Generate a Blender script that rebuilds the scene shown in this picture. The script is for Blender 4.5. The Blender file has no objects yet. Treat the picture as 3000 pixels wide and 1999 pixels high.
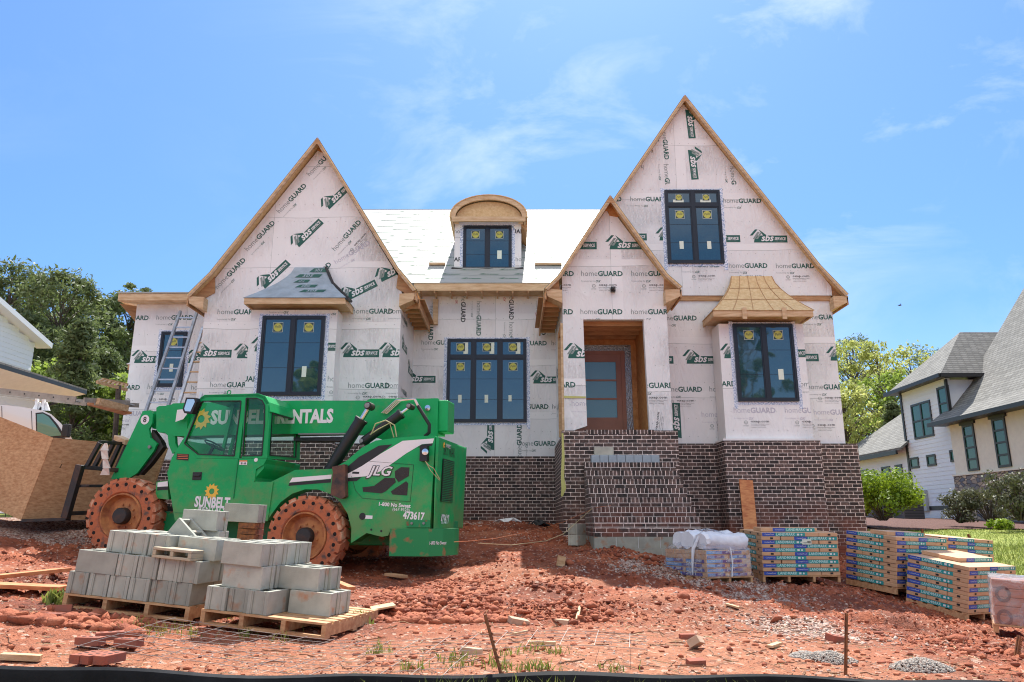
import bpy, bmesh, math, random
import numpy as np
from mathutils import Vector, Matrix, Euler
R = math.radians
random.seed(7); rng = np.random.default_rng(7)
SC = bpy.context.scene
COL = SC.collection
# ------------------------------------------------------------------ camera
TH = R(13.8); FP = 2177.0
CT, ST = math.cos(TH), math.sin(TH)
cam = bpy.data.cameras.new('camera'); camo = bpy.data.objects.new('camera', cam); COL.objects.link(camo)
cam.sensor_width = 36; cam.lens = FP / 3000 * 36; cam.clip_start = .05; cam.clip_end = 3000
camo.location = (0, 0, 0); camo.rotation_euler = (math.pi / 2 + TH, 0, 0)
SC.camera = camo
# ------------------------------------------------------------------ light
SUN_EL, SUN_AZ = R(57), R(-7)          # the sun stands behind the house, slightly to its right
sd = bpy.data.lights.new('sun', 'SUN'); so = bpy.data.objects.new('sun', sd); COL.objects.link(so)
sd.energy = 4.6; sd.angle = R(.5); sd.color = (1, .955, .88)
sdir = Vector((-math.sin(SUN_AZ) * math.cos(SUN_EL), math.cos(SUN_AZ) * math.cos(SUN_EL), math.sin(SUN_EL)))
so.rotation_euler = sdir.to_track_quat('Z', 'Y').to_euler()
SC.view_settings.view_transform = 'Standard'; SC.view_settings.look = 'None'
SC.view_settings.exposure = 1.0; SC.view_settings.gamma = 1
SC.cycles.filter_width = 1.1
wd = bpy.data.worlds.new('World'); SC.world = wd; wd.use_nodes = True
nt = wd.node_tree; nt.nodes.clear()
def wn(t, **k):
    n = nt.nodes.new(t)
    for a, b in k.items(): setattr(n, a, b)
    return n
sky = wn('ShaderNodeTexSky', sky_type='NISHITA'); sky.sun_disc = False
sky.sun_elevation = SUN_EL; sky.sun_rotation = math.atan2(sdir.x, sdir.y)
sky.air_density = 1.0; sky.dust_density = .3; sky.ozone_density = 2.2
bgn = wn('ShaderNodeBackground'); bgn.inputs[1].default_value = .12
out = wn('ShaderNodeOutputWorld')
tc = wn('ShaderNodeTexCoord')
mp = wn('ShaderNodeMapping'); mp.inputs['Rotation'].default_value = (0, R(28), R(35)); mp.inputs['Scale'].default_value = (3, 7, 8); mp.inputs['Location'].default_value = (.6, 1.7, .3)
nz = wn('ShaderNodeTexNoise'); nz.inputs['Scale'].default_value = 1.1; nz.inputs['Detail'].default_value = 9; nz.inputs['Roughness'].default_value = .62; nz.inputs['Distortion'].default_value = .5
nz2 = wn('ShaderNodeTexNoise'); nz2.inputs['Scale'].default_value = 1.9; nz2.inputs['Detail'].default_value = 2
cr = wn('ShaderNodeValToRGB'); cr.color_ramp.elements[0].position = .50; cr.color_ramp.elements[1].position = .82
cr2 = wn('ShaderNodeValToRGB'); cr2.color_ramp.elements[0].position = .48; cr2.color_ramp.elements[1].position = .66
mu = wn('ShaderNodeMath', operation='MULTIPLY'); mu2 = wn('ShaderNodeMath', operation='MULTIPLY'); mu2.inputs[1].default_value = .85
mx = wn('ShaderNodeMixRGB'); mx.inputs[2].default_value = (4.2, 4.8, 5.6, 1)
hs = wn('ShaderNodeHueSaturation'); hs.inputs['Saturation'].default_value = 1.0; hs.inputs['Value'].default_value = 1.0
L = nt.links.new
L(tc.outputs['Generated'], mp.inputs[0]); L(mp.outputs[0], nz.inputs[0]); L(tc.outputs['Generated'], nz2.inputs[0])
L(nz.outputs[0], cr.inputs[0]); L(nz2.outputs[0], cr2.inputs[0]); L(cr.outputs[0], mu.inputs[0]); L(cr2.outputs[0], mu.inputs[1])
cl_ = wn('ShaderNodeSeparateXYZ'); L(tc.outputs['Generated'], cl_.inputs[0]); cm_ = wn('ShaderNodeMapRange'); cm_.inputs[1].default_value = -.30; cm_.inputs[2].default_value = .02; cm_.inputs[3].default_value = .12; L(cl_.outputs[0], cm_.inputs[0]); cm2 = wn('ShaderNodeMath', operation='MULTIPLY'); L(cm_.outputs[0], cm2.inputs[0]); L(mu.outputs[0], cm2.inputs[1]); L(cm2.outputs[0], mu2.inputs[0]); L(mu2.outputs[0], mx.inputs[0]); L(sky.outputs[0], hs.inputs['Color']); L(hs.outputs[0], mx.inputs[1])
# deeper, bluer air than the model's hazy horizon
sg = wn('ShaderNodeSeparateXYZ'); L(tc.outputs['Generated'], sg.inputs[0]); rg = wn('ShaderNodeValToRGB'); e_ = rg.color_ramp.elements
e_[0].position = 0.0; e_[0].color = (.66, .66, .68, 1); e_[1].position = .75; e_[1].color = (.64, .80, .97, 1); q_ = e_.new(.25); q_.color = (.42, .58, .79, 1)
mg = wn('ShaderNodeMixRGB', blend_type='MULTIPLY'); mg.inputs[0].default_value = 1; L(sg.outputs[2], rg.inputs[0]); L(hs.outputs[0], mg.inputs[1]); L(rg.outputs[0], mg.inputs[2]); L(mg.outputs[0], mx.inputs[1])
# unseen broken cloud behind the camera, added to brighten and whiten the facade's light
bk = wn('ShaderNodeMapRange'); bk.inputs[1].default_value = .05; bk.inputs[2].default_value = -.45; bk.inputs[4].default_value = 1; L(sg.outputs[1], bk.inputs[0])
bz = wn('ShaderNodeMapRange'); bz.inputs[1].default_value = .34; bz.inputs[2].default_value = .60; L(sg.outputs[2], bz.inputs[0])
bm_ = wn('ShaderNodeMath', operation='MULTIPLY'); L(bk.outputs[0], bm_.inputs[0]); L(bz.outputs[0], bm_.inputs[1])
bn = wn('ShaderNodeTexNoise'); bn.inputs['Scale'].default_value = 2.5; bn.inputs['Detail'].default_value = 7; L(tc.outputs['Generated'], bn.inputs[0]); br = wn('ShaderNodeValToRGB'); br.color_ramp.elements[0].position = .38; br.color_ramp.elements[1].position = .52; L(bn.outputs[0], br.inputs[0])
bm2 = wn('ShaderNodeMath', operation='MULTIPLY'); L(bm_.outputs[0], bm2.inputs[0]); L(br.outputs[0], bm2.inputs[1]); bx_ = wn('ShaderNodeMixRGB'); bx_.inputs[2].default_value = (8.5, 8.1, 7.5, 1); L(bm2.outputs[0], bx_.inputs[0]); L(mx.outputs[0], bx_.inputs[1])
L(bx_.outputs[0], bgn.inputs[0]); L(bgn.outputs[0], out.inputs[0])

# ------------------------------------------------------------------ measuring helpers (photo pixel at a known distance -> metres)
def P(px, py, Y):
    a = (px - 1500) / FP; b = (999.5 - py) / FP
    k = Y / (CT - b * ST)
    return Vector((a * k, Y, (ST + b * CT) * k))
def XZ(px, py, Y):
    p = P(px, py, Y); return (p.x, p.z)

# ------------------------------------------------------------------ mesh helpers
class MB:
    def __init__(s): s.v = []; s.f = []; s.m = []
    def add(s, vs, fs, m=0):
        b = len(s.v); s.v += [tuple(v) for v in vs]
        for f in fs: s.f.append(tuple(i + b for i in f)); s.m.append(m)
        return s
    def poly(s, vs, m=0): return s.add(vs, [tuple(range(len(vs)))], m)
    def box(s, x0, x1, y0, y1, z0, z1, m=0, M=None):
        vs = [Vector((x, y, z)) for x in (x0, x1) for y in (y0, y1) for z in (z0, z1)]
        if M is not None: vs = [M @ v for v in vs]
        return s.add(vs, [(0, 1, 3, 2), (4, 6, 7, 5), (0, 4, 5, 1), (2, 3, 7, 6), (0, 2, 6, 4), (1, 5, 7, 3)], m)
    def prism(s, pts, off, m=0, mside=None):
        """3D polygon pts extruded by vector off"""
        n = len(pts); off = Vector(off)
        a = [Vector(p) for p in pts]; b = [p + off for p in a]
        s.add(a + b, [tuple(range(n)), tuple(range(2 * n - 1, n - 1, -1))], m)
        s.add(a + b, [(i, i + n, (i + 1) % n + n, (i + 1) % n) for i in range(n)], m if mside is None else mside)
        return s
    def bar(s, a, b, w, h, m=0, up=(0, 0, 1)):
        a, b = Vector(a), Vector(b); d = (b - a).normalized(); up = Vector(up)
        x = d.cross(up)
        if x.length < 1e-4: x = d.cross(Vector((1, 0, 0)))
        x.normalize(); y = x.cross(d).normalized(); x = x * w / 2; y = y * h / 2
        return s.add([a - x - y, a + x - y, a + x + y, a - x + y, b - x - y, b + x - y, b + x + y, b - x + y],
                     [(3, 2, 1, 0), (4, 5, 6, 7), (0, 1, 5, 4), (1, 2, 6, 5), (2, 3, 7, 6), (3, 0, 4, 7)], m)
    def tube(s, pts, r, n=8, m=0, cap=True):
        pts = [Vector(p) for p in pts]; rs = r if isinstance(r, (list, tuple)) else [r] * len(pts)
        b = len(s.v); prev = None
        for i, p in enumerate(pts):
            d = (pts[min(i + 1, len(pts) - 1)] - pts[max(i - 1, 0)]).normalized()
            if prev is None: x = d.orthogonal().normalized()
            else:
                x = prev - d * prev.dot(d)
                x = x.normalized() if x.length > 1e-6 else d.orthogonal().normalized()
            prev = x; y = d.cross(x)
            for k in range(n):
                t = 2 * math.pi * k / n; s.v.append(tuple(p + (x * math.cos(t) + y * math.sin(t)) * rs[i]))
        for i in range(len(pts) - 1):
            for k in range(n):
                s.f.append((b + i * n + k, b + i * n + (k + 1) % n, b + (i + 1) * n + (k + 1) % n, b + (i + 1) * n + k)); s.m.append(m)
        if cap:
            s.f.append(tuple(b + k for k in range(n))[::-1]); s.m.append(m)
            e = b + (len(pts) - 1) * n; s.f.append(tuple(e + k for k in range(n))); s.m.append(m)
        return s
    def lathe(s, prof, c, ax, n=32, m=0):
        """prof: (radius, along) pairs round axis ax through c"""
        c = Vector(c); ax = Vector(ax).normalized(); x = ax.orthogonal().normalized(); y = ax.cross(x); b = len(s.v)
        for r, h in prof:
            for k in range(n):
                t = 2 * math.pi * k / n; s.v.append(tuple(c + ax * h + (x * math.cos(t) + y * math.sin(t)) * r))
        for i in range(len(prof) - 1):
            for k in range(n):
                s.f.append((b + i * n + k, b + i * n + (k + 1) % n, b + (i + 1) * n + (k + 1) % n, b + (i + 1) * n + k)); s.m.append(m)
        return s
    def build(s, name, mats, parent=None, smooth=False, M=None, bevel=0):
        me = bpy.data.meshes.new(name); me.from_pydata(s.v, [], s.f)
        if not isinstance(mats, (list, tuple)): mats = [mats]
        for m in mats: me.materials.append(m)
        me.polygons.foreach_set('material_index', s.m)
        if smooth: me.polygons.foreach_set('use_smooth', [True] * len(s.f))
        me.validate(); me.update()
        if smooth:
            try: me.set_sharp_from_angle(angle=R(40))
            except Exception: pass
        bm = bmesh.new(); bm.from_mesh(me); bmesh.ops.recalc_face_normals(bm, faces=bm.faces); bm.to_mesh(me); bm.free()
        o = bpy.data.objects.new(name, me); COL.objects.link(o)
        if parent is not None: o.parent = parent
        if M is not None: o.matrix_local = M
        if bevel:
            md = o.modifiers.new('bevel', 'BEVEL'); md.width = bevel; md.segments = 2; md.limit_method = 'ANGLE'; md.angle_limit = R(35)
        return o
def tag(o, label=None, cat=None, group=None, kind=None):
    for k, v in (('label', label), ('category', cat), ('group', group), ('kind', kind)):
        if v: o[k] = v
    return o
def empty(name, M=None, **k):
    o = bpy.data.objects.new(name, None); COL.objects.link(o); o.empty_display_size = .2
    if M is not None: o.matrix_world = M if isinstance(M, Matrix) else Matrix.Translation(M)
    return tag(o, **k)
def dup(o, M=None, parent=None, label=None):
    c = o.copy(); COL.objects.link(c)
    if parent is not None: c.parent = parent
    if M is not None: c.matrix_world = M
    if label: c['label'] = label
    for ch in list(o.children): 
        d = dup(ch, parent=c)
    return c
def fast_mesh(name, V, F, mats, midx=None, smooth=False, attrs=None):
    """V (n,3) float, F (m,k) int of constant k"""
    me = bpy.data.meshes.new(name); k = F.shape[1]
    me.vertices.add(len(V)); me.vertices.foreach_set('co', np.ascontiguousarray(V, dtype=np.float32).ravel())
    me.loops.add(F.size); me.loops.foreach_set('vertex_index', np.ascontiguousarray(F, dtype=np.int32).ravel())
    me.polygons.add(len(F)); me.polygons.foreach_set('loop_start', np.arange(0, F.size, k, dtype=np.int32))
    me.polygons.foreach_set('loop_total', np.full(len(F), k, dtype=np.int32))
    for m in (mats if isinstance(mats, (list, tuple)) else [mats]): me.materials.append(m)
    if midx is not None: me.polygons.foreach_set('material_index', np.ascontiguousarray(midx, dtype=np.int32))
    if smooth: me.polygons.foreach_set('use_smooth', np.ones(len(F), dtype=bool))
    if attrs:
        for an, av in attrs.items():
            a = me.attributes.new(an, 'FLOAT', 'POINT'); a.data.foreach_set('value', np.ascontiguousarray(av, dtype=np.float32))
    me.update(calc_edges=True)
    o = bpy.data.objects.new(name, me); COL.objects.link(o); return o

# ------------------------------------------------------------------ materials
def mat(name, col, rough=.7, metal=0, var=0, vscale=6, bump=0, bscale=30, col2=None, spec=.5, stretch=None, coat=0, thr=(.35, .65), trans=0, ior=None, bump2=None):
    m = bpy.data.materials.new(name); m.use_nodes = True; t = m.node_tree; N = t.nodes; K = t.links.new
    b = N['Principled BSDF']; b.inputs['Roughness'].default_value = rough; b.inputs['Metallic'].default_value = metal
    b.inputs['Specular IOR Level'].default_value = spec; b.inputs['Coat Weight'].default_value = coat
    if ior: b.inputs['IOR'].default_value = ior
    if trans: b.inputs['Transmission Weight'].default_value = trans
    c1 = (*col, 1); b.inputs['Base Color'].default_value = c1
    co = N.new('ShaderNodeTexCoord'); vec = co.outputs['Object']
    if stretch:
        mpn = N.new('ShaderNodeMapping'); mpn.inputs['Scale'].default_value = stretch; K(vec, mpn.inputs[0]); vec = mpn.outputs[0]
    if var or col2:
        n = N.new('ShaderNodeTexNoise'); n.inputs['Scale'].default_value = vscale; n.inputs['Detail'].default_value = 6; n.inputs['Roughness'].default_value = .6
        K(vec, n.inputs[0]); r = N.new('ShaderNodeValToRGB'); r.color_ramp.elements[0].position = thr[0]; r.color_ramp.elements[1].position = thr[1]
        if col2: r.color_ramp.elements[0].color = c1; r.color_ramp.elements[1].color = (*col2, 1)
        else:
            r.color_ramp.elements[0].color = (*[x * (1 - var) for x in col], 1); r.color_ramp.elements[1].color = (*[min(1, x * (1 + var)) for x in col], 1)
        K(n.outputs[0], r.inputs[0]); K(r.outputs[0], b.inputs['Base Color'])
    if bump:
        n2 = N.new('ShaderNodeTexNoise'); n2.inputs['Scale'].default_value = bscale; n2.inputs['Detail'].default_value = 5
        K(vec, n2.inputs[0]); bp = N.new('ShaderNodeBump'); bp.inputs['Strength'].default_value = 1; bp.inputs['Distance'].default_value = bump
        K(n2.outputs[0], bp.inputs['Height']); K(bp.outputs[0], b.inputs['Normal'])
    return m
M_ = {}
def wood(name, c1, c2, st=(1, 1, 1), sc=9): return mat(name, c1, .75, col2=c2, vscale=sc, bump=.003, bscale=25, stretch=st)
M_['lumber'] = wood('lumber', (.50, .32, .17), (.68, .50, .31), (1, 1, 6), 3)
M_['lumber_dark'] = wood('lumber_dark_brown', (.38, .20, .09), (.54, .32, .16), (1, 1, 5), 3)  # darker brown lumber tone
M_['lumber_grey'] = wood('lumber_weathered', (.36, .24, .14), (.55, .40, .26), (1, 1, 6), 3)
M_['plank'] = wood('weathered_plank', (.45, .26, .12), (.66, .46, .27), (2, 9, 9), 2)
M_['pallet'] = wood('pallet_wood', (.42, .20, .09), (.62, .38, .19), (2, 7, 7), 3)
M_['black_frame'] = mat('window_frame_black', (.012, .014, .02), .35)
M_['dark_metal'] = mat('dark_steel', (.02, .019, .018), .5, col2=(.10, .045, .02), vscale=5, bump=.002, thr=(.5, .8))
M_['chrome'] = mat('chrome', (.7, .7, .7), .2, 1)
M_['alu'] = mat('aluminium', (.50, .52, .55), .38, .85, var=.15)
M_['ladder_blue'] = mat('ladder_rail_grey', (.30, .33, .37), .5, .5, var=.2)
M_['white'] = mat('white_paint', (.80, .80, .80), .5)
M_['green'] = mat('machine_green_paint', (.003, .36, .095), .42, var=.08, vscale=2.5, coat=.08, spec=.35, bump=.0008, bscale=3)
M_['green_dark'] = mat('machine_green_worn', (.006, .24, .075), .5, col2=(.25, .07, .03), vscale=7, thr=(.58, .66))
def dusty(m, col, z0, z1, amt, sc=3):
    t = m.node_tree; N = t.nodes; K = t.links.new; b = N['Principled BSDF']; src = b.inputs['Base Color'].links[0].from_socket; co = N.new('ShaderNodeNewGeometry'); s = N.new('ShaderNodeSeparateXYZ'); K(co.outputs['Position'], s.inputs[0])
    mr = N.new('ShaderNodeMapRange'); mr.inputs[1].default_value = z1; mr.inputs[2].default_value = z0; mr.inputs[3].default_value = .0; mr.inputs[4].default_value = .34; K(s.outputs[2], mr.inputs[0])
    n = N.new('ShaderNodeTexNoise'); n.inputs['Scale'].default_value = sc; n.inputs['Detail'].default_value = 8; n.inputs['Roughness'].default_value = .7; K(co.outputs['Position'], n.inputs[0]); a = N.new('ShaderNodeMath'); K(n.outputs[0], a.inputs[0]); K(mr.outputs[0], a.inputs[1])
    r = N.new('ShaderNodeValToRGB'); r.color_ramp.elements[0].position = .56; r.color_ramp.elements[1].position = .80; r.color_ramp.elements[1].color = (amt, amt, amt, 1); K(a.outputs[0], r.inputs[0])
    x = N.new('ShaderNodeMixRGB'); x.inputs[2].default_value = (*col, 1); K(r.outputs[0], x.inputs[0]); K(src, x.inputs[1]); K(x.outputs[0], b.inputs['Base Color'])
dusty(M_['green'], (.30, .17, .09), -.6, 1.2, .38)
M_['black'] = mat('black_plastic', (.015, .015, .016), .45)
M_['yellow'] = mat('yellow_decal', (.85, .52, .06), .5)
M_['grey_mid'] = mat('grey_steel', (.25, .25, .25), .5, .4)
M_['tyre'] = mat('clay_caked_tyre', (.46, .135, .055), .85, col2=(.12, .075, .06), vscale=7, bump=.008, bscale=22, thr=(.50, .66))
M_['tyre_dry'] = mat('dry_mud_on_tread', (.46, .15, .07), .9, col2=(.58, .36, .23), vscale=5, bump=.01, bscale=14, thr=(.50, .64))
M_['rim'] = mat('rusty_orange_rim', (.50, .21, .07), .7, col2=(.30, .10, .04), vscale=6, bump=.002, thr=(.4, .62))
M_['hole'] = mat('hole_dark', (.012, .008, .006), .9)
def block_mat():
    m = mat('concrete_block', (.385, .385, .325), .95, var=.14, vscale=5, bump=.004, bscale=160)
    t = m.node_tree; N = t.nodes; K = t.links.new; b = N['Principled BSDF']
    src = b.inputs['Base Color'].links[0].from_socket
    co = N.new('ShaderNodeTexCoord'); oi = N.new('ShaderNodeObjectInfo')
    va = N.new('ShaderNodeVectorMath'); va.operation = 'ADD'; K(co.outputs['Object'], va.inputs[0]); K(oi.outputs['Random'], va.inputs[1])
    n = N.new('ShaderNodeTexNoise'); n.inputs['Scale'].default_value = 5.5; n.inputs['Detail'].default_value = 6; K(va.outputs[0], n.inputs[0])
    r = N.new('ShaderNodeValToRGB'); r.color_ramp.elements[0].position = .60; r.color_ramp.elements[1].position = .74
    K(n.outputs[0], r.inputs[0]); x = N.new('ShaderNodeMixRGB'); x.inputs[2].default_value = (.42, .20, .10, 1)
    K(r.outputs[0], x.inputs[0]); K(src, x.inputs[1])
    h = N.new('ShaderNodeHueSaturation'); mr = N.new('ShaderNodeMapRange'); mr.inputs[3].default_value = .82; mr.inputs[4].default_value = 1.2
    K(oi.outputs['Random'], mr.inputs[0]); K(mr.outputs[0], h.inputs['Value']); K(x.outputs[0], h.inputs['Color']); K(h.outputs[0], b.inputs['Base Color'])
    return m
M_['block'] = block_mat()
M_['block_dirty'] = mat('concrete_block_clay_stained', (.50, .40, .26), .95, col2=(.42, .37, .28), vscale=3, bump=.004, bscale=160)
M_['osb'] = mat('osb_board', (.40, .20, .085), .8, col2=(.66, .42, .22), vscale=11, bump=.002, bscale=40, stretch=(1, 1, 2.5), thr=(.3, .7))
M_['osb_orange'] = mat('osb_board_orange', (.42, .17, .05), .8, col2=(.62, .32, .12), vscale=12, bump=.002, thr=(.3, .7))
M_['osb_pale'] = mat('osb_board_pale', (.58, .38, .17), .8, col2=(.78, .58, .32), vscale=14, bump=.002, thr=(.3, .7))
M_['plank_orange'] = mat('stained_plank', (.40, .11, .035), .7, col2=(.62, .27, .10), vscale=3, bump=.002, stretch=(2, 2, 6))
M_['cardboard'] = mat('shingle_wrapper_brown', (.60, .36, .20), .6, var=.12, vscale=3, bump=.003, bscale=9)
M_['teal'] = mat('shingle_label_teal', (.02, .30, .29), .45)
M_['blue'] = mat('shingle_label_blue', (.03, .08, .40), .45)
M_['lblue'] = mat('shingle_label_light_blue', (.08, .28, .60), .45)
M_['print_pale'] = mat('print_pale', (.75, .78, .75), .5)
M_['print_teal'] = mat('print_pale_teal', (.50, .75, .70), .5)
M_['wrap_green'] = mat('housewrap_print_green', (.012, .10, .075), .55)
M_['wrap_grey'] = mat('housewrap_print_lap_shadow_grey', (.24, .29, .27), .55)
M_['wrap_black'] = mat('housewrap_print_black', (.03, .035, .035), .55)
M_['wrap_pale'] = mat('housewrap_print_thin', (.16, .21, .20), .55)
M_['wrap_red'] = mat('housewrap_print_red', (.45, .03, .03), .55)
M_['faint'] = mat('print_seen_through_the_lap', (.50, .49, .56), .6)
M_['under_print'] = mat('underlayment_print', (.10, .19, .13), .7)
M_['under'] = mat('underlayment_white', (.36, .37, .345), .55, var=.05, vscale=2, bump=.006, bscale=4, stretch=(.6, 3, 3))
M_['greywrap'] = mat('underlayment_grey_blue', (.30, .37, .42), .5, var=.15, vscale=4, bump=.004, bscale=9)
M_['foil'] = mat('flashing_tape', (.20, .30, .48), .35, .2, col2=(.90, .92, .95), vscale=55, bump=.002, bscale=90, thr=(.45, .52))
M_['foil_dark'] = mat('foil_faced_insulation', (.50, .50, .50), .25, .9, col2=(.10, .10, .10), vscale=60, bump=.01, bscale=45)
M_['door'] = mat('brown_door', (.32, .14, .085), .45, var=.08, vscale=3)
M_['door_glass'] = mat('pebbled_door_glass', (.10, .26, .32), .12, bump=.004, bscale=45, spec=.9)
M_['sticker'] = mat('sticker_pale', (.70, .78, .66), .5)
M_['sticker_yellow'] = mat('sticker_yellow', (.50, .50, .09), .5)
M_['sticker_line'] = mat('sticker_line', (.02, .05, .06), .5)
M_['rust'] = mat('rusty_post', (.28, .10, .03), .85, col2=(.10, .04, .02), vscale=30, bump=.002)
M_['silt'] = mat('black_silt_fabric', (.012, .013, .015), .75, spec=.15, var=.3, bump=.004, bscale=14)
M_['wire'] = mat('galvanised_wire', (.34, .29, .26), .6, .3)
M_['siding'] = None
M_['black_trim'] = mat('dark_bronze_trim', (.018, .018, .018), .45)
M_['stucco'] = mat('cream_stucco', (.76, .69, .57), .9, var=.04, bump=.003, bscale=60)
M_['glass_green'] = mat('window_glass_green', (.03, .12, .09), .04, ior=1.5)
M_['ac'] = mat('ac_unit_metal', (.10, .10, .11), .5)
M_['steel_box'] = mat('meter_box_grey', (.38, .40, .42), .5)
M_['mulch'] = mat('mulch', (.055, .020, .015), .95, col2=(.15, .066, .048), vscale=22, bump=.05, bscale=18)
M_['lawn'] = mat('lawn', (.20, .26, .04), .95, col2=(.33, .36, .07), vscale=1.5, bump=.03, bscale=60)
M_['van'] = mat('van_white_paint', (.72, .74, .77), .25, coat=.6)
M_['rubber'] = mat('rubber', (.02, .02, .02), .7)
M_['tape_yellow'] = mat('caution_tape_yellow', (.50, .50, .16), .5)
M_['cord_orange'] = mat('orange_cord', (.50, .17, .07), .5)
M_['cord_straw'] = mat('straw_rope', (.50, .42, .22), .7)
M_['brick_loose'] = mat('loose_clay_brick', (.36, .10, .055), .9, col2=(.24, .10, .07), vscale=9, bump=.003, bscale=60)
M_['brick_buff'] = mat('loose_buff_brick', (.52, .36, .24), .9, var=.12, vscale=9, bump=.003, bscale=60)
M_['twig'] = mat('dead_twig', (.26, .13, .07), .9)
M_['cloth'] = mat('white_rag', (.62, .55, .48), .8, var=.1, bump=.006, bscale=20)
M_['green_hood'] = M_['green']

def glassmat(name, tint, rough=.02, mixf=.5):
    m = bpy.data.materials.new(name); m.use_nodes = True; N = m.node_tree.nodes; K = m.node_tree.links.new; N.clear()
    o = N.new('ShaderNodeOutputMaterial'); g = N.new('ShaderNodeBsdfGlossy'); g.inputs['Roughness'].default_value = rough
    t = N.new('ShaderNodeBsdfTransparent'); t.inputs[0].default_value = (*tint, 1); x = N.new('ShaderNodeMixShader')
    fr = N.new('ShaderNodeFresnel'); fr.inputs[0].default_value = 1.5; mr = N.new('ShaderNodeMapRange'); mr.inputs[3].default_value = mixf; mr.inputs[4].default_value = 1
    K(fr.outputs[0], mr.inputs[0]); ge = N.new('ShaderNodeNewGeometry'); iv = N.new('ShaderNodeMath'); iv.operation = 'SUBTRACT'; iv.inputs[0].default_value = 1; K(ge.outputs['Backfacing'], iv.inputs[1])
    ml_ = N.new('ShaderNodeMath'); ml_.operation = 'MULTIPLY'; K(mr.outputs[0], ml_.inputs[0]); K(iv.outputs[0], ml_.inputs[1]); K(ml_.outputs[0], x.inputs[0]); K(t.outputs[0], x.inputs[1]); K(g.outputs[0], x.inputs[2]); K(x.outputs[0], o.inputs[0])
    return m
M_['cabglass'] = glassmat('tinted_cab_glass', (.80, .94, .87), .02, .04)
def filmmat():
    m = glassmat('stretch_film', (.93, .93, .95), .22, .12); N = m.node_tree.nodes; K = m.node_tree.links.new; o = [n for n in N if n.type == 'OUTPUT_MATERIAL'][0]; src = o.inputs[0].links[0].from_socket
    d = N.new('ShaderNodeBsdfTranslucent'); d.inputs[0].default_value = (.85, .87, .9, 1); d2 = N.new('ShaderNodeBsdfDiffuse'); d2.inputs[0].default_value = (.85, .87, .9, 1); a = N.new('ShaderNodeAddShader')
    w = N.new('ShaderNodeMixShader'); w.inputs[0].default_value = .5; K(d.outputs[0], w.inputs[1]); K(d2.outputs[0], w.inputs[2])
    co = N.new('ShaderNodeTexCoord'); n = N.new('ShaderNodeTexNoise'); n.inputs['Scale'].default_value = 5; n.inputs['Detail'].default_value = 5; n.inputs['Distortion'].default_value = 2; r = N.new('ShaderNodeValToRGB'); r.color_ramp.elements[0].position = .45; r.color_ramp.elements[0].color = (.04, .04, .04, 1); r.color_ramp.elements[1].position = .65; r.color_ramp.elements[1].color = (.34, .34, .34, 1)
    K(co.outputs['Object'], n.inputs[0]); K(n.outputs[0], r.inputs[0]); x = N.new('ShaderNodeMixShader'); K(r.outputs[0], x.inputs[0]); K(src, x.inputs[1]); K(w.outputs[0], x.inputs[2]); K(x.outputs[0], o.inputs[0]); return m
M_['film'] = filmmat()
# house window glass: a coated pane that mirrors the sky in front of the house over a dark teal room
def paneglass():
    m = bpy.data.materials.new('window_pane'); m.use_nodes = True; N = m.node_tree.nodes; K = m.node_tree.links.new
    b = N['Principled BSDF']; b.inputs['Base Color'].default_value = (.015, .055, .070, 1); b.inputs['Roughness'].default_value = .03
    b.inputs['IOR'].default_value = 1.85; b.inputs['Specular IOR Level'].default_value = .7
    co = N.new('ShaderNodeTexCoord'); n = N.new('ShaderNodeTexNoise'); n.inputs['Scale'].default_value = 1.3
    bp = N.new('ShaderNodeBump'); bp.inputs['Distance'].default_value = .004; K(co.outputs['Object'], n.inputs[0]); K(n.outputs[0], bp.inputs['Height']); K(bp.outputs[0], b.inputs['Normal'])
    return m
M_['pane'] = paneglass()

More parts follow.
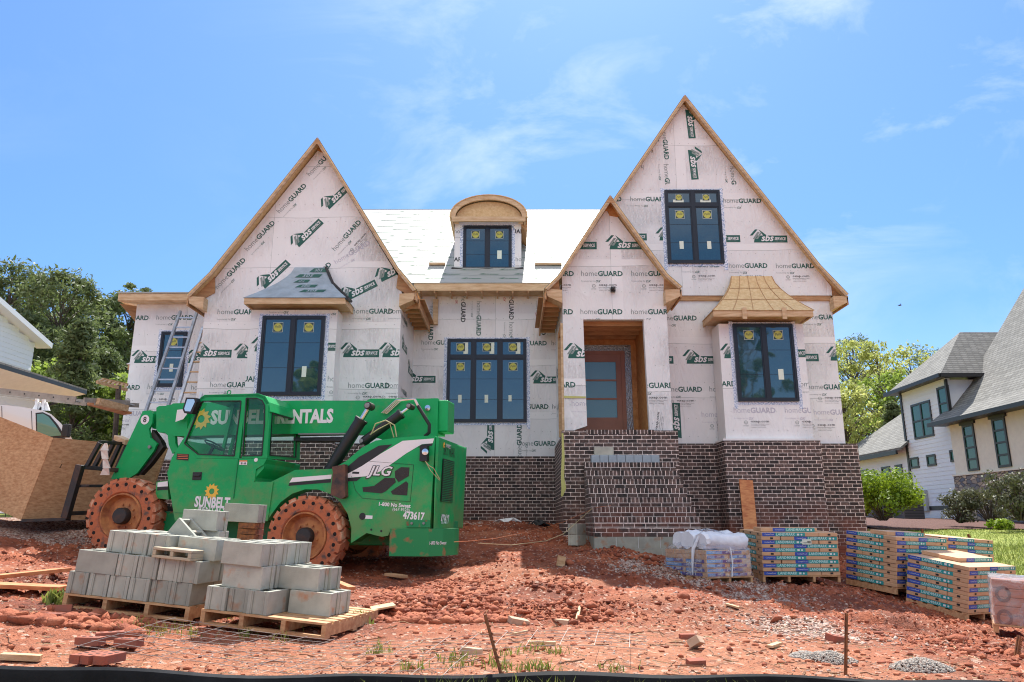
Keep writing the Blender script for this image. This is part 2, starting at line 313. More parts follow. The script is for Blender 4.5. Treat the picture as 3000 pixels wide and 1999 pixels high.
def wrapmat():
    m = bpy.data.materials.new('house_wrap'); m.use_nodes = True; N = m.node_tree.nodes; K = m.node_tree.links.new
    b = N['Principled BSDF']; b.inputs['Roughness'].default_value = .5
    co = N.new('ShaderNodeTexCoord')
    n = N.new('ShaderNodeTexNoise'); n.inputs['Scale'].default_value = .9; n.inputs['Detail'].default_value = 4; K(co.outputs['Object'], n.inputs[0])
    r = N.new('ShaderNodeValToRGB'); r.color_ramp.elements[0].color = (.76, .765, .76, 1); r.color_ramp.elements[1].color = (.84, .84, .83, 1)
    r.color_ramp.elements[0].position = .35; r.color_ramp.elements[1].position = .65; K(n.outputs[0], r.inputs[0]); K(r.outputs[0], b.inputs['Base Color'])
    mp = N.new('ShaderNodeMapping'); mp.inputs['Scale'].default_value = (1.6, 1.6, .55); mp.inputs['Rotation'].default_value = (0, R(20), 0); K(co.outputs['Object'], mp.inputs[0])
    n2 = N.new('ShaderNodeTexNoise'); n2.inputs['Scale'].default_value = 3.2; n2.inputs['Detail'].default_value = 5; n2.inputs['Distortion'].default_value = 1.2; K(mp.outputs[0], n2.inputs[0])
    n3 = N.new('ShaderNodeTexWave'); n3.inputs['Scale'].default_value = 9; n3.inputs['Distortion'].default_value = 7; n3.inputs['Detail'].default_value = 2; K(mp.outputs[0], n3.inputs[0])
    n4 = N.new('ShaderNodeTexNoise'); n4.inputs['Scale'].default_value = .8; K(co.outputs['Object'], n4.inputs[0])
    r4 = N.new('ShaderNodeValToRGB'); r4.color_ramp.elements[0].position = .52; r4.color_ramp.elements[1].position = .68; K(n4.outputs[0], r4.inputs[0])
    mu = N.new('ShaderNodeMath'); mu.operation = 'MULTIPLY'; K(n3.outputs[0], mu.inputs[0]); K(r4.outputs[0], mu.inputs[1])
    ad = N.new('ShaderNodeMath'); ad.operation = 'MULTIPLY_ADD'; ad.inputs[1].default_value = .22; K(mu.outputs[0], ad.inputs[0]); K(n2.outputs[0], ad.inputs[2])
    bp = N.new('ShaderNodeBump'); bp.inputs['Distance'].default_value = .035; bp.inputs['Strength'].default_value = 1; K(ad.outputs[0], bp.inputs['Height']); K(bp.outputs[0], b.inputs['Normal'])
    return m
M_['wrap'] = wrapmat()

def brickmat(name='dark_brick', rot=False, rowlock=False):
    m = bpy.data.materials.new(name); m.use_nodes = True; N = m.node_tree.nodes; K = m.node_tree.links.new
    b = N['Principled BSDF']; b.inputs['Roughness'].default_value = .85
    co = N.new('ShaderNodeTexCoord'); ge = N.new('ShaderNodeNewGeometry')
    s = N.new('ShaderNodeSeparateXYZ'); K(co.outputs['Object'], s.inputs[0]); sn = N.new('ShaderNodeSeparateXYZ'); K(ge.outputs['True Normal'], sn.inputs[0])
    ab = N.new('ShaderNodeMath'); ab.operation = 'ABSOLUTE'; K(sn.outputs[0], ab.inputs[0])
    gt = N.new('ShaderNodeMath'); gt.operation = 'GREATER_THAN'; gt.inputs[1].default_value = .6; K(ab.outputs[0], gt.inputs[0])
    mi = N.new('ShaderNodeMix'); mi.data_type = 'FLOAT'; K(gt.outputs[0], mi.inputs[0]); K(s.outputs[0], mi.inputs[2]); K(s.outputs[1], mi.inputs[3])
    cb = N.new('ShaderNodeCombineXYZ'); K(mi.outputs[0], cb.inputs[0]); K(s.outputs[2], cb.inputs[1])
    # slight waviness of the joints
    nw = N.new('ShaderNodeTexNoise'); nw.inputs['Scale'].default_value = 14; K(cb.outputs[0], nw.inputs[0])
    vm = N.new('ShaderNodeVectorMath'); vm.operation = 'MULTIPLY_ADD'; vm.inputs[1].default_value = (.0015, .0015, 0) if rowlock else (.007, .007, 0); K(nw.outputs['Color'], vm.inputs[0]); K(cb.outputs[0], vm.inputs[2])
    bt = N.new('ShaderNodeTexBrick'); bt.offset = 0 if rowlock else .5
    bt.inputs['Scale'].default_value = 1; bt.inputs['Brick Width'].default_value = .0755 if rowlock == 1 else .203
    bt.inputs['Row Height'].default_value = 30 if rowlock else .0785; bt.inputs['Mortar Size'].default_value = .0058; bt.inputs['Mortar Smooth'].default_value = .15; bt.inputs['Bias'].default_value = -.1
    bt.inputs['Color1'].default_value = (.030, .025, .024, 1); bt.inputs['Color2'].default_value = (.135, .092, .080, 1); bt.inputs['Mortar'].default_value = (.74, .66, .62, 1)
    K(vm.outputs[0], bt.inputs[0])
    n = N.new('ShaderNodeTexNoise'); n.inputs['Scale'].default_value = 16; n.inputs['Detail'].default_value = 6; K(co.outputs['Object'], n.inputs[0])
    r = N.new('ShaderNodeValToRGB'); r.color_ramp.elements[0].position = .30; r.color_ramp.elements[1].position = .75
    r.color_ramp.elements[0].color = (.55, .55, .55, 1); r.color_ramp.elements[1].color = (1.95, 1.8, 1.72, 1); K(n.outputs[0], r.inputs[0])
    x = N.new('ShaderNodeMixRGB'); x.blend_type = 'MULTIPLY'; x.inputs[0].default_value = 1; K(bt.outputs[0], x.inputs[1]); K(r.outputs[0], x.inputs[2])
    # clay splash low on the wall
    mr = N.new('ShaderNodeMapRange'); mr.inputs[1].default_value = .55; mr.inputs[2].default_value = -.35; K(s.outputs[2], mr.inputs[0])
    n5 = N.new('ShaderNodeTexNoise'); n5.inputs['Scale'].default_value = 2.5; n5.inputs['Detail'].default_value = 5; K(co.outputs['Object'], n5.inputs[0])
    r5 = N.new('ShaderNodeValToRGB'); r5.color_ramp.elements[0].position = .42; r5.color_ramp.elements[1].position = .66; K(n5.outputs[0], r5.inputs[0])
    m5 = N.new('ShaderNodeMath'); m5.operation = 'MULTIPLY'; K(mr.outputs[0], m5.inputs[0]); K(r5.outputs[0], m5.inputs[1])
    x2 = N.new('ShaderNodeMixRGB'); x2.inputs[2].default_value = (.20, .055, .03, 1); K(m5.outputs[0], x2.inputs[0]); K(x.outputs[0], x2.inputs[1]); K(x2.outputs[0], b.inputs['Base Color'])
    iv = N.new('ShaderNodeMath'); iv.operation = 'SUBTRACT'; iv.inputs[0].default_value = 1; K(bt.outputs['Fac'], iv.inputs[1])
    ad = N.new('ShaderNodeMath'); ad.operation = 'MULTIPLY_ADD'; ad.inputs[1].default_value = .25; K(n.outputs[0], ad.inputs[0]); K(iv.outputs[0], ad.inputs[2])
    bp = N.new('ShaderNodeBump'); bp.inputs['Distance'].default_value = .006; K(ad.outputs[0], bp.inputs['Height']); K(bp.outputs[0], b.inputs['Normal'])
    return m
M_['brick'] = brickmat(); M_['rowlock'] = brickmat('rowlock_brick', rowlock=1); M_['stretch'] = brickmat('stretcher_brick', rowlock=2); M_['mortar'] = mat('mortar_joint', (.66, .58, .54), .9, var=.2, vscale=20)

def sidingmat(name, ax, step, col=(.74, .76, .78)):
    """lap siding: a shadow-line bump every step metres of height"""
    m = bpy.data.materials.new(name); m.use_nodes = True; N = m.node_tree.nodes; K = m.node_tree.links.new
    b = N['Principled BSDF']; b.inputs['Roughness'].default_value = .6; b.inputs['Base Color'].default_value = (*col, 1)
    return m
M_['siding'] = sidingmat('white_siding', 2, .18)
def shinglemat(name, col):
    m = bpy.data.materials.new(name); m.use_nodes = True; N = m.node_tree.nodes; K = m.node_tree.links.new
    b = N['Principled BSDF']; b.inputs['Roughness'].default_value = .95
    co = N.new('ShaderNodeTexCoord'); s = N.new('ShaderNodeSeparateXYZ'); K(co.outputs['Object'], s.inputs[0])
    a = N.new('ShaderNodeMath'); a.operation = 'ADD'; K(s.outputs[0], a.inputs[0]); K(s.outputs[1], a.inputs[1])
    cb = N.new('ShaderNodeCombineXYZ'); K(a.outputs[0], cb.inputs[0]); K(s.outputs[2], cb.inputs[1])
    bt = N.new('ShaderNodeTexBrick'); bt.inputs['Scale'].default_value = 1; bt.inputs['Brick Width'].default_value = .28; bt.inputs['Row Height'].default_value = .11; bt.inputs['Mortar Size'].default_value = .012
    bt.inputs['Color1'].default_value = (*[c * .8 for c in col], 1); bt.inputs['Color2'].default_value = (*[c * 1.2 for c in col], 1); bt.inputs['Mortar'].default_value = (*[c * .55 for c in col], 1)
    K(cb.outputs[0], bt.inputs[0]); K(bt.outputs[0], b.inputs['Base Color'])
    bp = N.new('ShaderNodeBump'); bp.inputs['Distance'].default_value = .02; bp.invert = True; K(bt.outputs['Fac'], bp.inputs['Height']); K(bp.outputs[0], b.inputs['Normal'])
    return m
M_['shingle'] = shinglemat('grey_shingle', (.20, .195, .18))
def stonemat():
    m = bpy.data.materials.new('ledge_stone'); m.use_nodes = True; N = m.node_tree.nodes; K = m.node_tree.links.new
    b = N['Principled BSDF']; b.inputs['Roughness'].default_value = .9
    co = N.new('ShaderNodeTexCoord'); mp = N.new('ShaderNodeMapping'); mp.inputs['Scale'].default_value = (3.2, 3.2, 7); K(co.outputs['Object'], mp.inputs[0])
    v = N.new('ShaderNodeTexVoronoi'); v.inputs['Scale'].default_value = 1; K(mp.outputs[0], v.inputs[0])
    ve = N.new('ShaderNodeTexVoronoi'); ve.feature = 'DISTANCE_TO_EDGE'; ve.inputs['Scale'].default_value = 1; K(mp.outputs[0], ve.inputs[0])
    sx = N.new('ShaderNodeSeparateColor'); K(v.outputs['Color'], sx.inputs[0])
    r = N.new('ShaderNodeValToRGB'); e = r.color_ramp.elements; e[0].color = (.13, .14, .17, 1); e[1].color = (.55, .45, .34, 1)
    q = e.new(.35); q.color = (.26, .23, .20, 1); q = e.new(.7); q.color = (.40, .31, .23, 1); K(sx.outputs[0], r.inputs[0])
    r2 = N.new('ShaderNodeValToRGB'); r2.color_ramp.elements[1].position = .07; K(ve.outputs['Distance'], r2.inputs[0])
    x = N.new('ShaderNodeMixRGB'); x.inputs[1].default_value = (.10, .09, .08, 1); K(r2.outputs[0], x.inputs[0]); K(r.outputs[0], x.inputs[2]); K(x.outputs[0], b.inputs['Base Color'])
    bp = N.new('ShaderNodeBump'); bp.inputs['Distance'].default_value = .03; K(r2.outputs[0], bp.inputs['Height']); K(bp.outputs[0], b.inputs['Normal'])
    return m
M_['stone'] = stonemat()
def leafmat(name, c1, c2, sub=.25):
    m = bpy.data.materials.new(name); m.use_nodes = True; N = m.node_tree.nodes; K = m.node_tree.links.new; b = N['Principled BSDF']
    b.inputs['Roughness'].default_value = .6
    at = N.new('ShaderNodeAttribute'); at.attribute_name = 'tone'
    x = N.new('ShaderNodeMixRGB'); x.inputs[1].default_value = (*c1, 1); x.inputs[2].default_value = (*c2, 1); K(at.outputs['Fac'], x.inputs[0]); K(x.outputs[0], b.inputs['Base Color'])
    t = N.new('ShaderNodeBsdfTranslucent'); K(x.outputs[0], t.inputs[0]); mi = N.new('ShaderNodeMixShader'); mi.inputs[0].default_value = sub
    o = N['Material Output']; K(b.outputs[0], mi.inputs[1]); K(t.outputs[0], mi.inputs[2]); K(mi.outputs[0], o.inputs[0])
    return m
M_['pine'] = leafmat('pine_needles', (.065, .095, .034), (.20, .25, .09), .42)
M_['decid'] = leafmat('spring_leaves', (.13, .20, .03), (.34, .44, .08), .55)
M_['yellowgreen'] = leafmat('young_yellow_leaves', (.30, .34, .08), (.56, .58, .20), .55)
M_['bush'] = leafmat('bush_leaves', (.10, .18, .01), (.32, .42, .03), .4)
M_['darkbush'] = leafmat('shrub_leaves_dark', (.05, .065, .03), (.20, .20, .10), .2)
M_['grassblade'] = leafmat('grass_blades', (.11, .16, .02), (.30, .34, .08), .35)
M_['bark'] = mat('bark', (.10, .075, .06), .95, var=.3, vscale=4, bump=.02, bscale=9)

# ------------------------------------------------------------------ lettering
_TC = {}
def glyphs(s, off=0., shear=0., res=2):
    k = (s, off, shear, res)
    if k in _TC: return _TC[k]
    cu = bpy.data.curves.new('lettering', 'FONT'); cu.body = s; cu.offset = off; cu.shear = shear; cu.resolution_u = res; cu.fill_mode = 'FRONT'
    o = bpy.data.objects.new('lettering', cu); COL.objects.link(o); bpy.context.view_layer.update()
    me = bpy.data.meshes.new_from_object(o, depsgraph=bpy.context.evaluated_depsgraph_get())
    V = np.array([v.co[:2] for v in me.vertices]) if len(me.vertices) else np.zeros((0, 2)); F = [tuple(p.vertices) for p in me.polygons]
    bpy.data.objects.remove(o); bpy.data.meshes.remove(me); bpy.data.curves.remove(cu)
    w = (V[:, 0].max() - V[:, 0].min()) if len(V) else 1
    if len(V): V[:, 0] -= V[:, 0].min()
    _TC[k] = (V, F, w); return _TC[k]
def clip_poly(pts, clip):
    """Sutherland-Hodgman against a convex CCW polygon"""
    for i in range(len(clip)):
        a = clip[i]; b = clip[(i + 1) % len(clip)]; ex, ey = b[0] - a[0], b[1] - a[1]
        o = []; n = len(pts)
        for j in range(n):
            p = pts[j]; q = pts[(j + 1) % n]
            dp = ex * (p[1] - a[1]) - ey * (p[0] - a[0]); dq = ex * (q[1] - a[1]) - ey * (q[0] - a[0])
            if dp >= 0: o.append(p)
            if (dp >= 0) != (dq >= 0):
                t = dp / (dp - dq); o.append((p[0] + (q[0] - p[0]) * t, p[1] + (q[1] - p[1]) * t))
        pts = o
        if len(pts) < 3: return []
    return pts
class Sheet:
    """prints flat shapes on the plane O + x EX + y EY, a little proud along N"""
    def __init__(s, mb, O, EX, EY, N, clip=None): s.mb = mb; s.O = Vector(O); s.EX = Vector(EX); s.EY = Vector(EY); s.N = Vector(N); s.clip = clip; s.base = .003
    def put(s, polys, x, y, ang, sc, m, lift=0., sx=1.):
        c, n = math.cos(R(ang)) * sc, math.sin(R(ang)) * sc
        for pl in polys:
            q = [(x + p[0] * sx * c - p[1] * n, y + p[0] * sx * n + p[1] * c) for p in pl]
            if s.clip:
                if not all(s.inside(p) for p in q): q = clip_poly(q, s.clip)
                if len(q) < 3: continue
            s.mb.poly([s.O + s.EX * p[0] + s.EY * p[1] + s.N * (s.base + lift) for p in q], m)
    def inside(s, p):
        c = s.clip
        for i in range(len(c)):
            a = c[i]; b = c[(i + 1) % len(c)]
            if (b[0] - a[0]) * (p[1] - a[1]) - (b[1] - a[1]) * (p[0] - a[0]) < 0: return False
        return True
    def text(s, t, x, y, w, ang=0, m=0, off=0., shear=0., lift=0., hs=1., res=2):
        V, F, wd = glyphs(t, off, shear, res)
        if not len(V): return
        s.put([[(V[i][0], V[i][1] * hs) for i in f] for f in F], x, y, ang, w / wd, m, lift)
GS = 0; 
# material slots used by every wrapped wall: 0 wrap 1 green 2 grey 3 white 4 black 5 thin 6 red 7 faint
M_['lap'] = mat('housewrap_lap', (.83, .835, .825), .45, bump=.01, bscale=6)
WM = [M_['wrap'], M_['wrap_green'], M_['wrap_grey'], M_['white'], M_['wrap_black'], M_['wrap_pale'], M_['wrap_red'], M_['faint'], M_['lap']]
def stamp_home(S, x, y, ang=0, dark=1, red=False, faint=False):
    c, n = math.cos(R(ang)), math.sin(R(ang)); W = .937
    d = 7 if faint else dark; th = 7 if faint else 5
    at = lambda u, v: (x + u * c - v * n, y + u * n + v * c)
    S.text('home', x, y, .36, ang, th, -.008, hs=1.12)
    p = at(.372, 0); S.text('GUARD', *p, .555, ang, d, .028, hs=1.02)
    p = at(.0, -.135); S.text('housewrap by', *p, .30, ang, th, -.01, res=1)
    p = at(.32, -.15); S.text('OX', *p, .115, ang, 6 if red else d, .02, .35, hs=1.1)
def stamp_oxep(S, x, y, ang=0):
    c, n = math.cos(R(ang)), math.sin(R(ang)); at = lambda u, v: (x + u * c - v * n, y + u * n + v * c)
    S.text('oxep.com', x, y, .40, ang, 4, .012, hs=.8, res=1)
    for k, t in enumerate(('HomeGuard Building Products', 'Control Number 3073881', 'Certified to F12, 198-94004')):
        p = at(0, -.045 - .035 * k); S.text(t, *p, .40 if k == 0 else .32, ang, 4, 0, hs=.8, res=1)
    ring = [(.04 * math.cos(t * math.pi / 8), .04 * math.sin(t * math.pi / 8)) for t in range(16)]; rin = [(a * .75, b * .75) for a, b in ring]
    q = at(-.11, 0); S.put([[ring[i], ring[(i + 1) % 16], rin[(i + 1) % 16], rin[i]] for i in range(16)], *q, ang, 1, 2)
    p = at(-.132, -.015); S.text('ETL', *p, .044, ang, 2, 0, res=1)
    p = at(-.17, -.085); S.text('LISTED', *p, .12, ang, 2, 0, res=1)
def stamp_sbs(S, x, y, ang=0, pale=False):
    W = .905; G = 1
    S.put([[(.10, 0), (1, 0), (1, .2), (.14, .2)]], x, y, ang, W, G)
    S.put([[(0, .2), (.075, .2), (.225, .375), (.155, .375)], [(.25, .375), (.31, .33), (.46, .2), (.36, .2)]], x, y, ang, W, G, .0006)
    S.put([[(.075, .10), (.14, .10), (.275, .30), (.21, .30)], [(.155, .10), (.215, .10), (.33, .28), (.285, .28)]], x, y, ang, W, 2, .001)
    c, n = math.cos(R(ang)), math.sin(R(ang)); at = lambda u, v: (x + u * c - v * n, y + u * n + v * c)
    p = at(.30 * W, .045 * W); S.text('sbs', *p, .34 * W, ang, 3, .025, .3, .002, 1.05)
    p = at(.66 * W, .07 * W); S.text('SERVICE', *p, .30 * W, ang, 3, .025, .12, .002, 1.35)
    p = at(.66 * W, .025 * W); S.text('PARTNERS', *p, .26 * W, ang, 2, 0, 0, .002, .6, res=1)
def staples(S, x0, x1, z0, z1, seed=1):
    r = random.Random(seed); z = z0
    while z < z1:
        x = x0 + r.random() * .1
        while x < x1:
            a, b = x + r.uniform(-.015, .015), z + r.uniform(-.012, .012)
            S.put([[(0, 0), (.016, 0), (.016, .009), (0, .009)]], a, b, 0, 1, 2, .001); x += .2
        z += .42

# ------------------------------------------------------------------ terrain
CP = [(-5, 4.9, -.86), (0, 4.9, -.90), (4, 5.2, -1.0), (8, 6, -1.25), (-3.5, 7, -.78), (-1.6, 6.4, -.96), (-2.6, 7.4, -.88), (-5, 8, -.62), (-6, 10, -.55), (-5.5, 11.5, -.60), (-8, 12, -.45), (-3.2, 11.9, -.80), (-.5, 11.5, -.80),
      (-6.4, 12.8, -.66), (0, 10, -.78), (2, 12.3, -.68), (0, 13.5, -.55), (-1, 14.5, -.42), (0, 16, -.12), (-.8, 18.6, .08), (-3, 17, .0), (1.2, 14.7, -.38), (2.5, 13.7, -.53), (3.2, 12.1, -.97), (3.9, 12.6, -.98), (2.6, 12.7, -.82), (3.2, 11.4, -.96), (4.7, 13.0, -.96), (4.5, 15.5, -.62), (7.8, 16.8, -.68),
      (8.8, 14.3, -1.1), (8.5, 11, -1.5), (5, 9.8, -1.2), (6.2, 9.4, -1.4), (3.5, 9, -1.0), (5, 7, -1.08), (2, 7, -.95), (5.8, 12.4, -1.14), (6.36, 12.8, -1.20), (5.9, 13.8, -1.04), (6.95, 11.85, -1.46), (6.4, 12.3, -1.30), (7.9, 12.4, -1.52), (7.6, 11.4, -1.52), (4.9, 11.6, -1.00), (5.4, 11.0, -1.15), (7.5, 13.8, -1.2), (4.2, 9.2, -1.17), (6.3, 10.2, -1.42), (10, 17.3, -.58), (9.2, 15, -.95), (12, 14.5, -.95), (10, 20, -.42), (13, 20, -.38), (14, 28, .02), (10, 27, -.05), (18, 30, .08),
      (-8, 14.5, -.15), (-12, 16, .05), (-11, 12, -.3), (-12, 8, -.6), (-14, 30, .1), (0, 30, .2), (0, 60, 1.0), (-40, 50, 1.0), (40, 60, .6), (30, 20, -.3), (-30, 15, .1), (0, -3, -1.7), (-15, 0, -1.6), (15, 0, -1.75), (0, 3.2, -1.25), (-6, 3.2, -1.2), (7, 3.4, -1.35), (60, 10, -1), (-60, 10, -1)]
_c = np.array(CP); _n = len(_c)
def _phi(r): return np.sqrt(r * r + 1.0)
_d = np.sqrt(((_c[:, None, :2] - _c[None, :, :2]) ** 2).sum(-1)); _A = np.zeros((_n + 3, _n + 3)); _A[:_n, :_n] = _phi(_d) - np.eye(_n) * .10
_A[:_n, _n] = 1; _A[:_n, _n + 1:] = _c[:, :2]; _A[_n, :_n] = 1; _A[_n + 1:, :_n] = _c[:, :2].T
_w = np.linalg.solve(_A, np.concatenate([_c[:, 2], [0, 0, 0]]))
def hbase(x, y):
    x = np.asarray(x, float); y = np.asarray(y, float); s = x.shape; x = x.ravel(); y = y.ravel(); o = np.zeros(len(x))
    for a in range(0, len(x), 20000):
        b = a + 20000; r = np.sqrt((x[a:b, None] - _c[None, :, 0]) ** 2 + (y[a:b, None] - _c[None, :, 1]) ** 2)
        o[a:b] = _phi(r) @ _w[:_n] + _w[_n] + _w[_n + 1] * x[a:b] + _w[_n + 2] * y[a:b]
    return o.reshape(s)
_G = rng.random((256, 256))
def vnoise(x, y):
    xi = np.floor(x).astype(int); yi = np.floor(y).astype(int); fx = x - xi; fy = y - yi; fx = fx * fx * (3 - 2 * fx); fy = fy * fy * (3 - 2 * fy)
    g = lambda a, b: _G[a & 255, b & 255]
    return (g(xi, yi) * (1 - fx) + g(xi + 1, yi) * fx) * (1 - fy) + (g(xi, yi + 1) * (1 - fx) + g(xi + 1, yi + 1) * fx) * fy
def fbm(x, y, o=4):
    s = 0; a = .5
    for i in range(o): s = s + a * vnoise(x + i * 17.3, y + i * 9.1); x = x * 2.03; y = y * 2.03; a *= .5
    return s
def smooth(x, a, b): t = np.clip((x - a) / (b - a), 0, 1); return t * t * (3 - 2 * t)
def rough_mask(x, y):
    """how churned the clay is: flat by the silt fence and in the trodden patches, deep in the ruts"""
    m = smooth(y - .32 * np.minimum(x, 3) , 5.6, 8.2) * (.35 + 1.1 * smooth(fbm(x * .45 + 3, y * .6), .40, .62))
    m = np.maximum(m, .9 * smooth(x, 2.6, 4.2) * smooth(y, 4.2, 5.5))
    return np.clip(m, .14, 1.3) * (1 - smooth(y, 17, 19)) * (1 - .95 * smooth(x, 8.3, 9.6) * smooth(y, 9, 11))
def hz(x, y): return float(hbase(x, y))
def hfull(x, y):
    h = hbase(x, y); m = rough_mask(x, y)
    rut = np.sin((y * .93 - .42 * x) * 5.2 + 3 * fbm(x * .35, y * .35)) * .5
    tr = 0
    for y0, k, w0 in ((8.9, .16, .20), (10.55, .16, .20), (9.9, -.10, .17), (11.6, -.09, .17)):   # wheel ruts of the delivery trucks
        d = (y - (y0 + k * x + .25 * np.sin(x * .55 + y0))); g_ = np.exp(-(d / w0) ** 2); tr = tr - .075 * g_ * (1 - .30 * (np.sin(x * 26 + np.sign(d) * 1.2) > 0)) + .05 * np.exp(-((np.abs(d) - w0 * 1.8) / (w0 * .7)) ** 2)
    tr = tr * smooth(x, -1.0, .4) * (1 - smooth(x, 4.6, 6.0)) * (.35 + .65 * smooth(fbm(x * .7 + 5, y * .7), .40, .55))
    return h + tr + m * ((fbm(x * 1.6, y * 1.6, 3) - .45) * .16 + (fbm(x * 6, y * 7, 3) - .45) * .10 + np.abs(fbm(x * 12, y * 14, 3) - .42) * .20 + rut * .05) + (fbm(x * 4, y * 4) - .47) * .022 - m * .035
def grav_mask(x, y):
    g = smooth(fbm(x * .8 + 7, y * .9 + 2, 4), .44, .60) * smooth(y, 8.0, 10.5) * (1 - smooth(y, 14.5, 16.5)) * smooth(x, -1.5, .6) * (1 - smooth(x, 3.6, 4.9))
    g2 = np.exp(-(((x - 3.0) / 1.5) ** 2 + ((y - 12.9) / .55) ** 2)) * .85
    g3 = np.exp(-(((x - 2.75) / .75) ** 2 + ((y - 7.6) / .9) ** 2)) * .75
    g4 = smooth(-x, 6.6, 8.0) * smooth(y, 13.0, 14.0) * 1.2
    g5 = np.exp(-(((x + .9) / 1.3) ** 2 + ((y - 17.2) / .8) ** 2)) * .55
    return np.clip(g * .55 + g2 + g3 + g4 + g5, 0, 1)
def axis(a, b, st, lo, hi, grow=1.16):
    xs = list(np.arange(a, b, st)); s = st; x = xs[-1]
    while x < hi: s *= grow; x += s; xs.append(x)
    s = st; x = xs[0]; pre = []
    while x > lo: s *= grow; x -= s; pre.append(x)
    return np.array(pre[::-1] + xs)
gx = axis(-8.2, 9.0, .042, -600, 600); gy = axis(4.3, 17.5, .042, -300, 900)
XX, YY = np.meshgrid(gx, gy, indexing='ij'); hb = hfull(XX, YY)
far = np.sqrt(XX ** 2 + (YY - 10) ** 2); hb = hb * (1 - smooth(far, 55, 110)) + .3 * smooth(far, 55, 110)
nx, ny = XX.shape; idx = np.arange(nx * ny).reshape(nx, ny)
F = np.stack([idx[:-1, :-1], idx[1:, :-1], idx[1:, 1:], idx[:-1, 1:]], -1).reshape(-1, 4)
V = np.stack([XX, YY, hb], -1).reshape(-1, 3)
sand = (1 - smooth(YY - .25 * np.minimum(XX, 2.5), 5.6, 8.0)) * (1 - smooth(XX, 1.8, 4.0)); sand = np.maximum(sand, .9 * smooth(fbm(XX * .5 + 31, YY * .5 + 4), .50, .62) * (1 - rough_mask(XX, YY)))
def groundmat():
    m = bpy.data.materials.new('red_clay_ground'); m.use_nodes = True; N = m.node_tree.nodes; K = m.node_tree.links.new
    b = N['Principled BSDF']; b.inputs['Roughness'].default_value = .8; b.inputs['Specular IOR Level'].default_value = .3
    co = N.new('ShaderNodeTexCoord')
    def noise(sc, d=6): n = N.new('ShaderNodeTexNoise'); n.inputs['Scale'].default_value = sc; n.inputs['Detail'].default_value = d; K(co.outputs['Object'], n.inputs[0]); return n.outputs[0]
    def ramp(s, p0, c0, p1, c1, extra=()):
        r = N.new('ShaderNodeValToRGB'); e = r.color_ramp.elements; e[0].position = p0; e[0].color = (*c0, 1); e[1].position = p1; e[1].color = (*c1, 1)
        for p, c in extra: q = e.new(p); q.color = (*c, 1)
        K(s, r.inputs[0]); return r.outputs[0]
    def mix(f, a, b_): x = N.new('ShaderNodeMixRGB'); K(f, x.inputs[0]); K(a, x.inputs[1]); K(b_, x.inputs[2]); return x.outputs[0]
    clay = ramp(noise(3.5), .3, (.20, .044, .019), .7, (.44, .128, .054))
    sandc = ramp(noise(9), .3, (.34, .115, .052), .7, (.47, .20, .105))
    s = N.new('ShaderNodeAttribute'); s.attribute_name = 'sand'; g = N.new('ShaderNodeAttribute'); g.attribute_name = 'gravel'
    clay_w = ramp(noise(14), .3, (.10, .026, .014), .7, (.22, .062, .030)); clay = mix(ramp(noise(.75, 3), .50, (0, 0, 0), .62, (.75, .75, .75)), clay, clay_w)
    c = mix(s.outputs['Fac'], clay, sandc)
    vo = N.new('ShaderNodeTexVoronoi'); vo.inputs['Scale'].default_value = 38; K(co.outputs['Object'], vo.inputs[0])
    sp = N.new('ShaderNodeSeparateColor'); K(vo.outputs['Color'], sp.inputs[0])
    gc = ramp(sp.outputs[0], 0, (.10, .06, .05), 1, (.58, .48, .41), ((.35, (.32, .13, .08)), (.7, (.42, .30, .24))))
    gn = N.new('ShaderNodeMath'); gn.operation = 'ADD'; K(g.outputs['Fac'], gn.inputs[0]); K(noise(5), gn.inputs[1])
    gm = ramp(gn.outputs[0], .95, (0, 0, 0), 1.35, (1, 1, 1))
    c = mix(gm, c, gc)
    # pale straw and grit flecks everywhere
    vo2 = N.new('ShaderNodeTexVoronoi'); vo2.inputs['Scale'].default_value = 30; K(co.outputs['Object'], vo2.inputs[0]); sp2 = N.new('ShaderNodeSeparateColor'); K(vo2.outputs['Color'], sp2.inputs[0])
    fl = ramp(sp2.outputs[1], .90, (0, 0, 0), .93, (.55, .55, .55)); fc = N.new('ShaderNodeRGB'); fc.outputs[0].default_value = (.62, .45, .34, 1)
    c = mix(fl, c, fc.outputs[0])
    dk = ramp(sp2.outputs[2], .88, (0, 0, 0), .92, (.5, .5, .5)); dc = N.new('ShaderNodeRGB'); dc.outputs[0].default_value = (.09, .035, .02, 1)
    c = mix(dk, c, dc.outputs[0])
    K(c, b.inputs['Base Color'])
    hsum = N.new('ShaderNodeMath'); hsum.operation = 'MULTIPLY_ADD'; hsum.inputs[1].default_value = .5; K(noise(24, 6), hsum.inputs[0]); K(noise(70, 4), hsum.inputs[2])
    bp = N.new('ShaderNodeBump'); bp.inputs['Distance'].default_value = .035; bp.inputs['Strength'].default_value = .9; K(hsum.outputs[0], bp.inputs['Height']); K(bp.outputs[0], b.inputs['Normal'])
    return m
M_['ground'] = groundmat()
g = fast_mesh('ground', V, F, M_['ground'], smooth=True, attrs={'sand': sand.ravel(), 'gravel': grav_mask(XX, YY).ravel()}); tag(g, 'churned red clay ground of the building plot', kind='structure')
